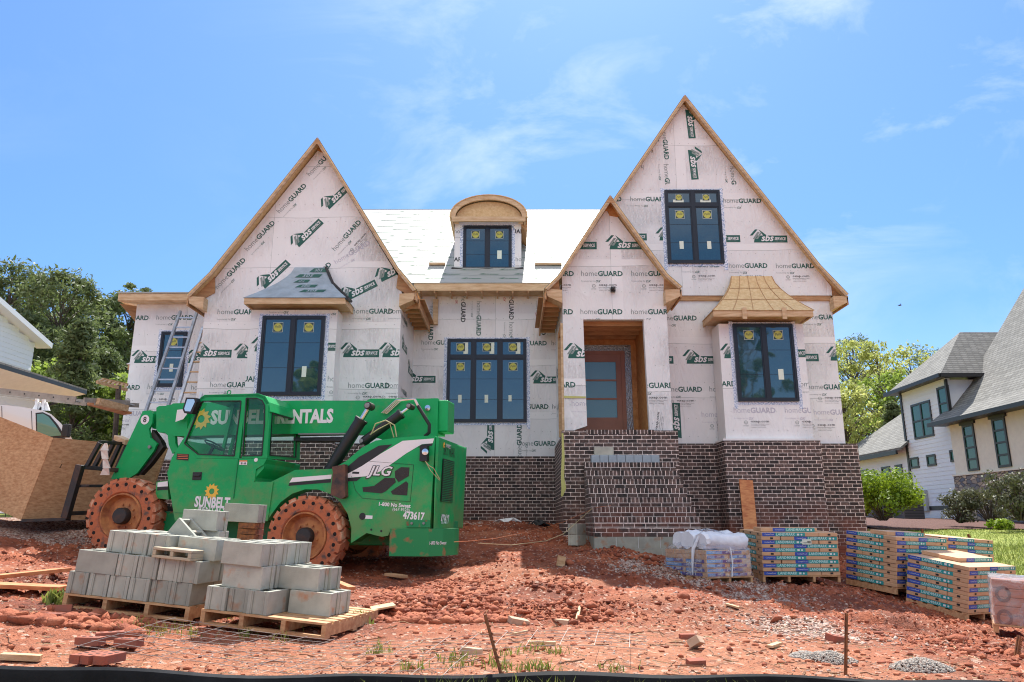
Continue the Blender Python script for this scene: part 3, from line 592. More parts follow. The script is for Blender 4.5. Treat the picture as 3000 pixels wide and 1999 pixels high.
def grid_patch(name, m, xs, ys, lift, keep, **a):
    X, Y = np.meshgrid(xs, ys, indexing='ij'); k = keep(X, Y)
    Z = hfull(X, Y) + lift; n0, n1 = X.shape; id_ = np.arange(n0 * n1).reshape(n0, n1)
    f = np.stack([id_[:-1, :-1], id_[1:, :-1], id_[1:, 1:], id_[:-1, 1:]], -1).reshape(-1, 4)
    kk = (k[:-1, :-1] & k[1:, :-1] & k[1:, 1:] & k[:-1, 1:]).ravel()
    o = fast_mesh(name, np.stack([X, Y, Z], -1).reshape(-1, 3), f[kk], m, smooth=True); tag(o, **a); return o
lawn_edge = lambda X, Y: (X > 8.8 + .35 * np.sin(Y * .7) + .22 * np.maximum(14.5 - Y, 0))
grid_patch('lawn', M_['lawn'], np.arange(8.6, 60, .25), np.arange(12.4, 23.3, .25), .03, lambda X, Y: lawn_edge(X, Y) & (Y < 23 + .4 * np.sin(X)), kind='structure', label='sunny green lawn of the house to the right')
grid_patch('mulch_bed', M_['mulch'], np.arange(11, 60, .25), np.arange(22.4, 42, .25), .05, lambda X, Y: (Y > 22.9 + .4 * np.sin(X)) & (X > 11 + .2 * (Y - 23)), kind='structure', label='red brown mulch bed along the neighbouring house')
grid_patch('back_lawn', M_['lawn'], np.arange(-70, 70, 1.), np.arange(27, 90, 1.), .04, lambda X, Y: (Y > 27) & ((X < 10) | (Y > 43)), kind='structure', label='grass behind the houses')

# ------------------------------------------------------------------ the house under construction
HOUSE = empty('unfinished_house', (0, 0, 0), label='unfinished two-gabled house in white printed housewrap on a dark brick base', cat='house')
def ccw(poly):
    a = sum(poly[i][0] * poly[(i + 1) % len(poly)][1] - poly[(i + 1) % len(poly)][0] * poly[i][1] for i in range(len(poly)))
    return poly if a > 0 else poly[::-1]
def front_wall(name, poly, Y, depth, prints=(), parent=HOUSE, st=None, extra_clip=None, label=None, side=0):
    poly = ccw(poly); mb = MB(); mb.prism([(x, Y, z) for x, z in poly], (0, depth, 0), 0)
    S = Sheet(mb, (0, Y, 0), (1, 0, 0), (0, 0, 1), (0, -1, 0), poly)
    rl = random.Random(px_seed(name)); xa_, xb_ = min(p[0] for p in poly), max(p[0] for p in poly); zz = min(p[1] for p in poly) + rl.uniform(.9, 1.3)
    while zz < max(p[1] for p in poly) - .3:
        n_ = 14; up_ = [(xa_ + (xb_ - xa_) * i / n_, zz + .16 + rl.uniform(-.004, .004)) for i in range(n_ + 1)]; dn = [(q[0], zz + .012 * math.sin(q[0] * 3 + zz) + rl.uniform(-.006, .006)) for q in up_]
        S.put([[dn[i], dn[i + 1], up_[i + 1], up_[i]] for i in range(n_)], 0, 0, 0, 1, 8, -.002); S.put([[(dn[i][0], dn[i][1] - .006), (dn[i + 1][0], dn[i + 1][1] - .006), dn[i + 1], dn[i]] for i in range(n_)], 0, 0, 0, 1, 2, -.0018); zz += rl.uniform(1.2, 1.5)  # grey line below each lap edge is its thin shadow, painted on
    if xb_ - xa_ > 2 and max(p[1] for p in poly) > 5:
        vx = xa_ + (xb_ - xa_) * rl.uniform(.2, .8); S.put([[(vx, 0), (vx + .25, 0), (vx + .25, 12), (vx, 12)]], 0, 0, 0, 1, 8, -.0022); S.put([[(vx, 0), (vx + .004, 0), (vx + .004, 12), (vx, 12)]], 0, 0, 0, 1, 2, -.0016)  # upright lap gets the same painted edge shadow
    for p in prints:
        k, px, py = p[:3]; ang = p[3] if len(p) > 3 else 0; x, z = XZ(px, py, Y); o = p[4] if len(p) > 4 else {}
        cl = S.clip
        if 'clip' in o:
            a, b, c_, d = o['clip']; q = [XZ(a, d, Y), XZ(c_, d, Y), XZ(c_, b, Y), XZ(a, b, Y)]; S.clip = ccw(clip_poly(list(poly), ccw(q)) or poly)
        {'H': lambda: stamp_home(S, x, z, ang), 'Hr': lambda: stamp_home(S, x, z, ang, 4, True), 'Hf': lambda: stamp_home(S, x, z, ang, faint=True), 'L': lambda: stamp_sbs(S, x, z, ang), 'O': lambda: stamp_oxep(S, x, z, ang)}[k]()
        S.clip = cl
    xs = [p[0] for p in poly]; zs = [p[1] for p in poly]; staples(S, min(xs) + .1, max(xs), min(zs) + .2, max(zs), int(px_seed(name)))
    return tag(mb.build(name, WM, parent), label)
def px_seed(n): return sum(map(ord, n))
def side_wall(name, x, y0, y1, z0, z1, thick, prints=(), parent=HOUSE, facing=1):
    """wall on the plane X=x, facing +X (1) or -X (-1)"""
    mb = MB(); mb.box(min(x, x - facing * thick), max(x, x - facing * thick), y0, y1, z0, z1, 0)
    if facing > 0: S = Sheet(mb, (x, y0, 0), (0, 1, 0), (0, 0, 1), (1, 0, 0))
    else: S = Sheet(mb, (x, y1, 0), (0, -1, 0), (0, 0, 1), (-1, 0, 0))
    S.clip = [(0, z0), (y1 - y0, z0), (y1 - y0, z1), (0, z1)]
    for k, u, z, ang in prints: {'H': stamp_home, 'L': stamp_sbs, 'O': stamp_oxep}[k](S, u, z, ang)
    return mb.build(name, WM, parent)

# --- walls, left to right
YW, YL, YC, YP, YR, YB, YLB = 18.2, 16.4, 18.7, 15.8, 17.0, 16.35, 15.9
front_wall('wing_wall', [(-9.57, 1.5), (-6.95, 1.5), (-6.95, 5.55), (-9.57, 5.55)], YW, 5, [
    ('H', 328, 938), ('H', 458, 937), ('H', 598, 937), ('L', 382, 1064), ('L', 540, 1064), ('H', 300, 1142), ('H', 432, 1140), ('H', 560, 1142), ('O', 465, 1172), ('O', 332, 1172), ('Hf', 330, 1218), ('O', 330, 1247)])
MB().box(-9.62, -6.9, 18.12, 23.2, -.5, 1.5).build('wing_brick_base', M_['brick'], HOUSE)
LGp = [(-7.05, 1.7), (-2.55, 1.7), (-2.55, 5.42), (-4.66, 8.86), (-7.05, 5.28)]
LGc = (540, 940, 1200, 870)
front_wall('gable_wall', LGp, YL, 2.6, [
    ('H', 638, 848, 50, ), ('H', 726, 737, 50), ('H', 820, 626, 50), ('H', 908, 517, 50), ('H', 982, 736, 51), ('H', 893, 862, 51), ('O', 1040, 722, 51), ('Hf', 985, 775, 33),
    ('L', 868, 733, 48), ('L', 957, 622, 48), ('L', 768, 855, 47), ('L', 1108, 832, 28), ('L', 1003, 890, 28),
    ('H', 637, 921), ('H', 1033, 919), ('H', 1139, 919), ('L', 560, 1048), ('L', 682, 1050), ('L', 993, 1047), ('L', 1108, 1047), ('H', 615, 1135), ('H', 1020, 1137), ('H', 1131, 1137), ('O', 1063, 1165), ('O', 1138, 1165), ('H', 1000, 1230), ('H', 590, 1260)])
side_wall('gable_return_wall', -2.545, 16.402, 18.7, 1.72, 5.3, .1, [('H', .12, 4.62, 0), ('L', .25, 3.95, 0), ('L', 1.35, 3.6, 0), ('H', .4, 2.95, 0), ('O', .7, 2.4, 0)])
front_wall('middle_wall', [(-2.6, 1.62), (1.15, 1.62), (1.15, 5.95), (-2.6, 5.95)], YC, .2, [
    ('Hr', 1352, 845, -90), ('H', 1397, 884, -90), ('Hr', 1492, 838, -90), ('H', 1492, 945, -90), ('Hr', 1585, 882, -90), ('H', 1258, 897, -90),
    ('H', 1235, 1010), ('H', 1497, 1012), ('H', 1616, 1012), ('L', 1172, 1122), ('L', 1552, 1124), ('H', 1500, 1198), ('H', 1618, 1198), ('H', 1520, 1306), ('L', 1448, 1330, 90), ('H', 1528, 1350, 90)])
PG = [(1.12, 1.86), (3.42, 1.86), (3.42, 5.2), (2.22, 6.98), (1.12, 5.25)]
# porch front: three pieces round the doorway
pp = [('H', 1701, 921), ('H', 1849, 921), ('H', 1556, 921), ('H', 1703, 809), ('H', 1850, 809), ('H', 1560, 809), ('L', 1774, 731), ('L', 1631, 731), ('O', 1754, 838), ('O', 1901, 838), ('O', 1620, 838)]
front_wall('porch_gable_wall', [(1.12, 4.37), (3.42, 4.37), (3.42, 5.28), (2.22, 7.08), (1.12, 5.38)], YP, .15, pp)
front_wall('porch_wall_left_of_door', [(1.12, 1.86), (1.60, 2.02), (1.57, 4.37), (1.12, 4.37)], YP, .15, [('L', 1652, 1050), ('H', 1560, 1135), ('Hf', 1675, 1190)])
front_wall('porch_wall_right_of_door', [(2.93, 1.90), (3.42, 1.86), (3.42, 4.37), (2.90, 4.37)], YP, .15, [('H', 1850, 1137), ('O', 1900, 1168), ('O', 1925, 1262, 80)])
side_wall('porch_side_wall', 1.125, 15.955, 18.7, 4.25, 5.3, .08, [('H', 1.8, 4.95, -90), ('O', 2.2, 4.9, 0)], facing=-1)
side_wall('porch_side_wall', 1.125, 17.0, 18.7, 1.86, 4.25, .08, [('L', .3, 3.5, 0), ('H', .2, 2.7, 0)], facing=-1)
RGU = [(3.3, 5.28), (7.63, 5.28), (7.63, 5.50), (4.36, 10.38), (1.1, 5.50), (1.1, 5.28)]
H90 = -88
front_wall('main_gable_wall', RGU, YR - .06, .3, [
    ('L', 2006, 312, -87), ('L', 2014, 430, -87), ('H', 1938, 370, -88, {'clip': (1700, 250, 2500, 541)}), ('H', 1944, 482, -88, {'clip': (1700, 250, 2500, 541)}), ('H', 2135, 372, -88), ('H', 2138, 489, -88, {'clip': (1700, 250, 2500, 541)}),
    ('O', 1905, 405, -88), ('H', 1885, 484, 178), ('H', 1847, 590), ('H', 2120, 595), ('H', 1711, 590), ('L', 2198, 711), ('L', 2060, 710), ('L', 1921, 705), ('L', 1786, 705), ('H', 2136, 785), ('H', 2274, 786), ('H', 1997, 783), ('O', 2046, 811), ('O', 2183, 812), ('O', 2322, 812)])
MB().box(3.35, 7.6, YR - .04, YR + .2, 5.16, 5.277, 0).build('gable_seam_board', M_['lumber_dark'], HOUSE)
front_wall('main_wall', [(3.3, 1.72), (7.60, 1.72), (7.62, 5.18), (3.3, 5.15)], YR, 9, [
    ('H', 1927, 939), ('H', 2065, 940), ('H', 2352, 936), ('L', 2000, 1066), ('L', 1860, 1066), ('L', 2286, 1059), ('L', 2422, 1057), ('H', 1940, 1148), ('H', 2079, 1148), ('H', 2366, 1141), ('O', 1983, 1177), ('O', 2416, 1168), ('Hf', 2056, 1222), ('Hf', 2385, 1215), ('O', 2100, 1248), ('O', 2395, 1248), ('L', 1998, 1296, 90)])
# --- brick base
def brickbox(name, *b): return MB().box(*b).build(name, M_['brick'], HOUSE)
brickbox('brick_base', -7.10, -2.45, 16.30, 18.9, -.9, 1.70)
brickbox('brick_base', -2.45, 1.06, 18.6, 18.9, -.6, 1.62)
brickbox('porch_brick_base', 1.06, 3.50, 15.70, 18.6, -.9, 1.83)
MB().box(1.56, 3.0, 15.697, 15.9, 1.832, 1.925).build('porch_brick_edge', M_['rowlock'], HOUSE)
MB().box(1.06, 1.559, 15.7, 15.95, 1.832, 1.91).build('porch_brick_shoulder', M_['brick'], HOUSE); MB().box(3.001, 3.50, 15.7, 16.8, 1.832, 1.91).build('porch_brick_shoulder', M_['brick'], HOUSE)
brickbox('brick_base', 3.50, 7.83, 16.90, 26, -1.2, 1.76)
brickbox('bay_brick_base', 4.62, 6.72, 16.25, 16.9, -1.2, 1.755)
MB().box(4.60, 6.74, 16.235, 16.9, 1.757, 1.80).build('bay_ledge', M_['wrap'], HOUSE)
# --- bays
front_wall('bay_wall', [(4.70, 1.78), (6.62, 1.78), (6.62, 4.42), (4.70, 4.42)], YB, .6, [('L', 2110, 1050), ('L', 2247, 1047), ('H', 2036, 1132), ('H', 2334, 1133), ('Hf', 2150, 1210), ('Hf', 2300, 1210), ('O', 2200, 1238), ('O', 2350, 1238), ('O', 2050, 1170), ('H', 2150, 932)])
front_wall('bay_wall', [(-5.80, 1.72), (-3.88, 1.72), (-3.88, 4.62), (-5.80, 4.62)], YLB, .5, [('L', 733, 1030), ('L', 873, 1028), ('H', 645, 1118), ('H', 960, 1118), ('O', 985, 1150), ('H', 790, 900), ('H', 930, 905), ('O', 985, 1190)])
brickbox('bay_brick_base', -5.86, -3.82, 15.82, 16.3, -.9, 1.69)
# --- roofs
def slab(name, pts, t, m, side=None, parent=HOUSE, up=(0, 0, 1)):
    a, b, c_ = Vector(pts[0]), Vector(pts[1]), Vector(pts[2]); n = (b - a).cross(c_ - a).normalized()
    if n.z < 0: n = -n
    mb = MB(); mb.prism(pts, n * t, 0, 1 if side else 0); return mb.build(name, [m, side] if side else m, parent)
def gable_roof(apex, le, re, y0, y1, wallm):
    """two roof slopes (top grey underlayment, edge lumber) with rake boards and eave blocking"""
    ax, az = apex; t = .03
    for (ex, ez), s in ((le, -1), (re, 1)):
        d = Vector((ex - ax, 0, ez - az)).normalized(); n = Vector((-d.z * s, 0, d.x * s)) if s > 0 else Vector((d.z, 0, -d.x)); 
        if n.z < 0: n = -n
        kx, kz = ax + (ex - ax) * .86, az + (ez - az) * .86 + .0
        fl = Vector((ex + s * .10, 0, ez + .02))
        pts = [Vector((ax, y0, az)), Vector((kx, y0, kz)), Vector((fl.x, y0, fl.z)), ]
        mb = MB(); sec = [Vector((ax, y0, az)), Vector((kx, y0, kz)), Vector((fl.x, y0, fl.z)), Vector((fl.x, y0, fl.z)) - n * t, Vector((kx, y0, kz)) - n * t, Vector((ax, y0, az)) - Vector((0, 0, t * 1.6))]
        mb.prism(sec, (0, y1 - y0, 0), 0); mb.build('roof_slope', M_['osb_pale'], HOUSE)
        mb = MB(); up = n * .006
        mb.prism([p + up for p in sec[:3]] + [p + up * 2.2 for p in sec[:3]][::-1], (0, y1 - y0 - .02, 0)); 
        mb.build('roof_underlayment', M_['under'], HOUSE)
        rb = MB()
        q = [sec[5] - n * 0, sec[4], sec[3]]
        w = -n * .045
        rb.prism([q[0], q[1], q[1] + w, q[0] + w * 1.25], (0, .035, 0)); rb.prism([q[1], q[2], q[2] + w * 1.2, q[1] + w], (0, .036, 0))
        rb.build('rake_board', M_['lumber_grey'], HOUSE)
        # rafter tails and blocking under the eave, running back
        eb = MB(); yy = y0 + .25
        while yy < y1 - .2:
            eb.prism([sec[4] - n * .0 + Vector((0, yy - y0, 0)), sec[3] + Vector((0, yy - y0, 0)), sec[3] + Vector((0, yy - y0, -.16)), Vector((kx - s * .06, yy, kz - .40))], (0, .04, 0)); yy += .42
        fx = fl.x; eb.box(min(fx, fx - s * .035), max(fx, fx - s * .035), y0 + .04, y1, fl.z - .24, fl.z - .06)
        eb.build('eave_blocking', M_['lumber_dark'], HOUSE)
def apex_block(x, y, z, w=.10):
    MB().prism([(x - w, y - .006, z - w * 1.75), (x, y - .006, z - .012), (x + w, y - .006, z - w * 1.75)], (0, .05, 0)).build('ridge_end', M_['lumber_dark'], HOUSE)
apex_block(-4.66, 16.12, 8.98); apex_block(4.36, 16.72, 10.50); apex_block(2.22, 15.52, 7.20)
gable_roof((-4.66, 8.98), (-7.28, 5.02), (-2.28, 5.15), 16.12, 18.6, None)
gable_roof((4.36, 10.50), (.86, 5.22), (7.82, 5.22), 16.72, 26, None)
gable_roof((2.22, 7.20), (.82, 4.98), (3.62, 5.02), 15.52, 16.6, None)
# lower flared brackets at the eave ends seen from the street
def bracket(x, y0, y1, z, s):
    mb = MB(); mb.prism([(x, y0, z), (x - s * .36, y0, z - .02), (x - s * .36, y0, z - .32), (x - s * .04, y0, z - .17)], (0, y1 - y0, 0)); mb.build('eave_return', M_['lumber'], HOUSE)
bracket(-7.36, 16.16, 16.9, 5.02, -1); bracket(-2.20, 16.16, 16.7, 5.10, 1); bracket(7.93, 16.76, 17.6, 5.22, 1); bracket(3.72, 15.56, 16.9, 5.0, 1); bracket(.74, 15.56, 16.0, 5.0, -1)
# gable-top OSB patches
mb = MB(); mb.prism([Vector(P(a, b, YL - .012)) for a, b in ((929, 405), (909, 436), (928, 440), (950, 450), (970, 466))], (0, .01, 0)); mb.build('bare_sheathing', M_['osb_orange'], HOUSE)
mb = MB(); mb.prism([Vector(P(a, b, YP - .012)) for a, b in ((1789, 575), (1758, 628), (1778, 617), (1786, 632), (1808, 636), (1823, 633), (1834, 645))], (0, .01, 0)); mb.build('bare_sheathing', M_['osb_orange'], HOUSE)
# eaves running back along the inner sides of the two front gables (exposed rafter tails)
def run_eave(x, s, y0, y1, z):
    mb = MB(); yy = y0
    while yy < y1: mb.box(min(x, x + s * .36), max(x, x + s * .36), yy, yy + .04, z - .16, z - .02); yy += .38
    mb.box(min(x + s * .36, x + s * .395), max(x + s * .36, x + s * .395), y0 - .05, y1, z - .17, z + .04)
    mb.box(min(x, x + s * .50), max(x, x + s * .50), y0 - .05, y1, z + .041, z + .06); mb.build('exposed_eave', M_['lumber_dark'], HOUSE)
run_eave(-2.52, 1, 16.5, 18.65, 4.98); run_eave(1.09, -1, 15.95, 18.55, 4.86)
# middle roof
SL = (10.13 - 5.98) / (23 - 18.15)
ra, rb_, rc, rd = (-4.75, 18.15, 5.98), (3.6, 18.15, 5.98), (3.6, 23, 10.13), (-6.2, 23, 10.13)
mb = MB(); nrm = Vector((0, -SL, 1)).normalized()
mb.prism([ra, rb_, rc, rd], nrm * .02, 0)
EY = Vector((0, 1, SL)).normalized(); S = Sheet(mb, Vector((0, 18.15, 5.98)) + nrm * .02, (1, 0, 0), EY, nrm); Ls = 6.38
for r_ in range(20):
    v = .25 + r_ * .31
    for k in range(11):
        u = -4.2 + k * .95 + (.45 if r_ % 2 else 0) + rng.uniform(-.04, .04)
        if u > 3: continue
        S.put([[(0, 0), (.5, 0), (.56, .045), (.10, .045)], [(.02, .06), (.12, .06), (.20, .10), (.15, .10)]], u, v, 0, 1, 1)
        S.text('sbs', u + .14, v + .008, .16, 0, 0, .01, .3, .002)
    if r_ % 3 == 1:
        w_ = [(-4.7 + k * .3, v - .06 + rng.uniform(-.006, .006), rng.uniform(.003, .022)) for k in range(28)]
        S.put([[(a[0], a[1]), (b[0], b[1]), (b[0], b[1] + b[2]), (a[0], a[1] + a[2])] for a, b in zip(w_[:-1], w_[1:])], 0, 0, 0, 1, 3, .001)
mb.build('middle_roof', [M_['under'], M_['under_print'], M_['wrap_grey'], M_['wrap_pale']], HOUSE)
MB().prism([(-6.2, 23, 10.15), (3.6, 23, 10.15), (3.6, 29, 5), (-6.2, 29, 5)], (0, 0, .02)).build('rear_roof', M_['under'], HOUSE)
for (a, b, c_) in ((1258, 1305, 766), (1567, 1645, 766)):
    v = 1.12; x0 = P(a, c_, 19.1).x; x1 = P(b, c_, 19.1).x
    MB().box(x0, x1, 19.02, 19.10, 6.80, 6.86).build('toe_board', M_['lumber'], HOUSE)
mb = MB(); mb.box(-2.5, .95, 18.10, 18.14, 5.77, 5.96); mb.box(-2.5, .95, 18.141, 18.70, 5.80, 5.84)
for i in range(9): mb.box(-2.4 + i * .4, -2.36 + i * .4, 18.145, 18.68, 5.73, 5.798)
mb.build('fascia_board', M_['lumber'], HOUSE)
MB().box(-2.06, -1.93, 18.60, 18.69, 5.02, 5.7).build('hanging_stud', M_['lumber'], HOUSE)
# left wing roof
mb = MB(); mb.box(-9.86, -7.0, 17.80, 17.84, 5.42, 5.60); mb.box(-9.86, -9.82, 17.841, 23, 5.42, 5.60)
mb.prism([(-9.86, 17.84, 5.40), (-7.0, 17.84, 5.40), (-7.0, 18.3, 5.44), (-9.4, 18.3, 5.44)], (0, 0, .02)); mb.build('wing_fascia', M_['lumber'], HOUSE)
MB().prism([(-9.88, 17.78, 5.605), (-6.9, 17.78, 5.605), (-6.9, 20.5, 6.35), (-8.6, 20.5, 6.35)], (0, 0, .03)).build('wing_roof', M_['under'], HOUSE)
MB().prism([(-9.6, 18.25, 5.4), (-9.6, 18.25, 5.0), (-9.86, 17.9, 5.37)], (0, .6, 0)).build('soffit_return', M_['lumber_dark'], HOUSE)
MB().box(-10.35, -9.6, 19.6, 20.6, 4.02, 4.16, 1).prism([(-10.38, 19.55, 4.165), (-9.6, 19.55, 4.165), (-9.6, 19.55, 4.50)], (0, 1.1, 0), 0).build('rear_eave', [M_['white'], M_['lumber_dark']], HOUSE)
# bay roofs
def flared_roof(name, x0, x1, ye, ze, tx0, tx1, yt, zt, m, fascia, prints=None, lines=False):
    mb = MB(); N = 6; rows = []
    for i in range(N + 1):
        t = i / N; f = t ** 1.0; z = ze + (zt - ze) * t; g_ = 1 - (1 - t) ** 1.55
        rows.append((x0 + (tx0 - x0) * g_, x1 + (tx1 - x1) * g_, ye + (yt - ye) * (1 - (1 - t) ** 1.35) * .97, z))
    for a, b in zip(rows[:-1], rows[1:]):
        mb.poly([(a[0], a[2], a[3]), (a[1], a[2], a[3]), (b[1], b[2], b[3]), (b[0], b[2], b[3])])
        mb.poly([(a[0], yt + .02, a[3]), (a[0], a[2], a[3]), (b[0], b[2], b[3]), (b[0], yt + .02, b[3])])
        mb.poly([(a[1], a[2], a[3]), (a[1], yt + .02, a[3]), (b[1], yt + .02, b[3]), (b[1], b[2], b[3])])
    a = rows[-1]; mb.poly([(a[0], a[2], a[3]), (a[1], a[2], a[3]), (a[1], yt + .02, a[3]), (a[0], yt + .02, a[3])])
    a = rows[0]; mb.poly([(a[0], a[2], a[3]), (a[1], a[2], a[3]), (a[1], yt, a[3]), (a[0], yt, a[3])])
    if lines:
        for k in range(1, 5):
            for a, b in zip(rows[:-1], rows[1:]):
                t = k / 5; p = Vector((a[0] + (a[1] - a[0]) * t, a[2] - .006, a[3] + .004)); q = Vector((b[0] + (b[1] - b[0]) * t, b[2] - .006, b[3] + .004)); mb.bar(p, q, .012, .006, 1)
        for i in (2, 4): a = rows[i]; mb.bar((a[0], a[2] - .006, a[3] + .004), (a[1], a[2] - .006, a[3] + .004), .012, .006, 1)
        for s_ in (0, 1):
            for a, b in zip(rows[:-1], rows[1:]): mb.bar((a[s_], a[2] - .004, a[3]), (b[s_], b[2] - .004, b[3]), .016, .012, 1)
    if prints: prints(mb, rows)
    o = mb.build(name, [m, M_['lumber_dark'], M_['wrap_green'], M_['black']], HOUSE)
    f = MB(); f.box(x0 + .02, x1 - .02, ye + .02, ye + .06, ze - .14, ze - .004); f.box(x0 + .02, x0 + .06, ye + .061, yt, ze - .14, ze - .004); f.box(x1 - .06, x1 - .02, ye + .061, yt, ze - .14, ze - .004)
    f.box(x0 + .061, x1 - .061, ye + .061, yt, ze - .10, ze - .06)
    if fascia == 'blocks':
        for xx in (x0 + .66, x0 + 1.55): f.box(xx, xx + .1, ye - .01, ye + .018, ze - .20, ze + .06)
    o2 = f.build(name + '_fascia', M_['lumber'], HOUSE)
flared_roof('bay_roof', 4.47, 6.74, 15.93, 4.62, 5.24, 6.20, 16.9, 5.74, M_['osb_pale'], 'blocks', lines=True)
def bayprint(mb, rows):
    for (i, u, w, fl) in ((2, .40, .5, 0), (3, .30, .36, 0), (4, .22, .62, 0), (1, .5, .6, 1), (5, .5, .45, 0)):
        a, b = rows[i], rows[i + 1] if i + 1 < len(rows) else rows[i]
        p0 = Vector((a[0], a[2], a[3])); ex = Vector((1, 0, 0)); ey = (Vector((0, b[2] - a[2], b[3] - a[3]))).normalized(); n = ex.cross(ey).normalized()
        if n.y > 0: n = -n
        S = Sheet(mb, p0, ex, ey, n); x = (a[1] - a[0]) * u
        S.put([[(.0, 0), (w * .9, 0), (w, .12), (.10, .12)]], x, .02, 0, 1, 2, .004); S.text('sbs', x + w * .28, .04, w * .4, 0, 0, .012, .3, .008)
    a = rows[0]; mb.tube([(a[1], a[2], a[3] - .02), (a[1] + .04, a[2] + .3, a[3]), (rows[3][1] + .02, rows[3][2], rows[3][3]), (rows[6][1], rows[6][2], rows[6][3])], .035, 6, 3)
flared_roof('bay_roof', -5.88, -3.62, 15.55, 4.80, -5.05, -4.32, 16.38, 5.78, M_['greywrap'], '', prints=bayprint)

# --- windows
def window(px, Y, parent=HOUSE, cols=2, transom=None, stickers=(), fr=.055, labels=(), tape=True, proud=.06, hbars=()):
    """px: (left, top, right, bottom) outer frame corners in the photograph at distance Y"""
    x0, z1 = XZ(px[0], px[1], Y); x1, _ = XZ(px[2], px[1], Y); xb0, z0 = XZ(px[4] if len(px) > 4 else px[0], px[3], Y)
    x0 = (x0 + xb0) / 2 if len(px) > 4 else x0
    if len(px) > 5: x1 = (x1 + XZ(px[5], px[3], Y)[0]) / 2
    ya, yb = Y - proud, Y + .01; f = MB(); W = x1 - x0
    f.box(x0, x1, ya, yb, z0, z0 + fr); f.box(x0, x1, ya, yb, z1 - fr, z1); f.box(x0, x0 + fr, ya, yb, z0 + fr, z1 - fr); f.box(x1 - fr, x1, ya, yb, z0 + fr, z1 - fr)
    zt = None
    if transom: zt = z0 + (z1 - z0) * transom; f.box(x0 + fr, x1 - fr, ya + .004, yb, zt - fr * .75, zt + fr * .75)
    cells = []; zs = [(z0 + fr, (zt - fr * .75) if zt else z1 - fr)] + ([(zt + fr * .75, z1 - fr)] if zt else [])
    for c_ in range(1, cols):
        xc = x0 + W * c_ / cols
        for a, b in zs: f.box(xc - fr * .8, xc + fr * .8, ya + .002, yb, a, b)
    for a, b in zs:
        for c_ in range(cols):
            xa = x0 + W * c_ / cols + (fr if c_ == 0 else fr * .8); xb = x0 + W * (c_ + 1) / cols - (fr if c_ == cols - 1 else fr * .8); cells.append((xa, xb, a, b))
            s_ = .028; f.box(xa, xa + s_, ya + .012, yb, a, b); f.box(xb - s_, xb, ya + .012, yb, a, b); f.box(xa + s_, xb - s_, ya + .012, yb, a, a + s_); f.box(xa + s_, xb - s_, ya + .012, yb, b - s_, b)
    w = f.build('window', M_['black_frame'], parent)
    p = MB(); d = MB()
    for (a, b, c_, e) in cells:
        p.box(a + .027, b - .027, ya + .028, yb + .01, c_ + .027, e - .027)
        H_ = e - c_
        if H_ > .8:
            for k in (1, 2): zz = c_ + H_ * k / 3; MB().box(a + .028, b - .028, ya + .024, ya + .0275, zz - .004, zz + .004).build('glazing_bar', M_['black_frame'], w)
    p.build('pane', M_['pane'], w)
    circ = [(math.cos(t * math.pi / 9), math.sin(t * math.pi / 9)) for t in range(18)]
    SMT = [M_['sticker_yellow'], M_['sticker'], M_['sticker_line']]
    def sheet(): m_ = MB(); return m_, Sheet(m_, (0, ya + .026, 0), (1, 0, 0), (0, 0, 1), (0, -1, 0))
    for i, (a, b, c_, e) in enumerate(cells):
        if stickers == 'all' or i in stickers:
            r = min(.095, (e - c_) * .24); cx = (a + b) / 2; cz = e - .05 - r * 1.25 - (.04 if e - c_ > .8 else 0); m_, S = sheet()
            q = r * 1.16; S.put([[(-q, -q), (q, -q), (q, q), (-q, q)]], cx, cz, 0, 1, 1, .001); q *= .93; S.put([[(-q, -q), (q, -q), (q, q), (-q, q)]], cx, cz, 0, 1, 2, .002)
            S.put([circ], cx, cz, 0, r, 0, .003); S.text('Pella', cx - r * .72, cz - r * .25, r * 1.45, 8, 2, .0, .4, .004, 1.15); m_.build('sticker', SMT, w)
    for (i, u, v, ww, hh) in labels:
        a, b, c_, e = cells[i]; m_, S = sheet(); S.put([[(0, 0), (ww, 0), (ww, hh), (0, hh)]], a + (b - a) * u, c_ + (e - c_) * v, 0, 1, 1, .001); m_.build('paper_label', SMT, w)
    if tape:
        t = MB(); g_ = .085; yt = Y - .006
        t.box(x0 - g_, x0 - .002, yt, Y + .003, z0 - .16, z1 + g_ * .7); t.box(x1 + .002, x1 + g_, yt, Y + .003, z0 - .16, z1 + g_ * .7); t.box(x0 - .0015, x1 + .0015, yt + .001, Y + .003, z1 + .002, z1 + g_ * .5); t.box(x0 - .0015, x1 + .0015, yt + .001, Y + .003, z0 - .07, z0 - .002)
        t.build('flashing_tape', M_['foil'], w)
    return w
window((771, 927, 954, 1160, 754, 941), YLB, stickers=(0, 1), labels=((1, .35, .21, .10, .24),))
window((473, 973, 552, 1134, 461, 531), YW, cols=1, stickers=(0,), labels=((0, .45, .25, .09, .2),))
window((1310, 994, 1544, 1238, 1308, 1541), YC, cols=3, transom=.775, stickers='all', labels=((0, .42, .28, .09, .2), (1, .42, .28, .09, .2), (2, .30, .30, .08, .16), (3, .62, .12, .12, .3), (4, .62, .12, .12, .3), (5, .62, .12, .12, .3)))
window((1945, 559, 2105, 773, 1957, 2123), YR - .06, transom=.79, stickers='all', labels=((0, .42, .22, .10, .20), (1, .42, .22, .10, .20), (2, .25, .04, .26, .09), (3, .25, .04, .26, .09)))
window((2146, 950, 2319, 1177, 2161, 2340), YB, stickers=(0, 1), labels=((1, .38, .26, .12, .24),))

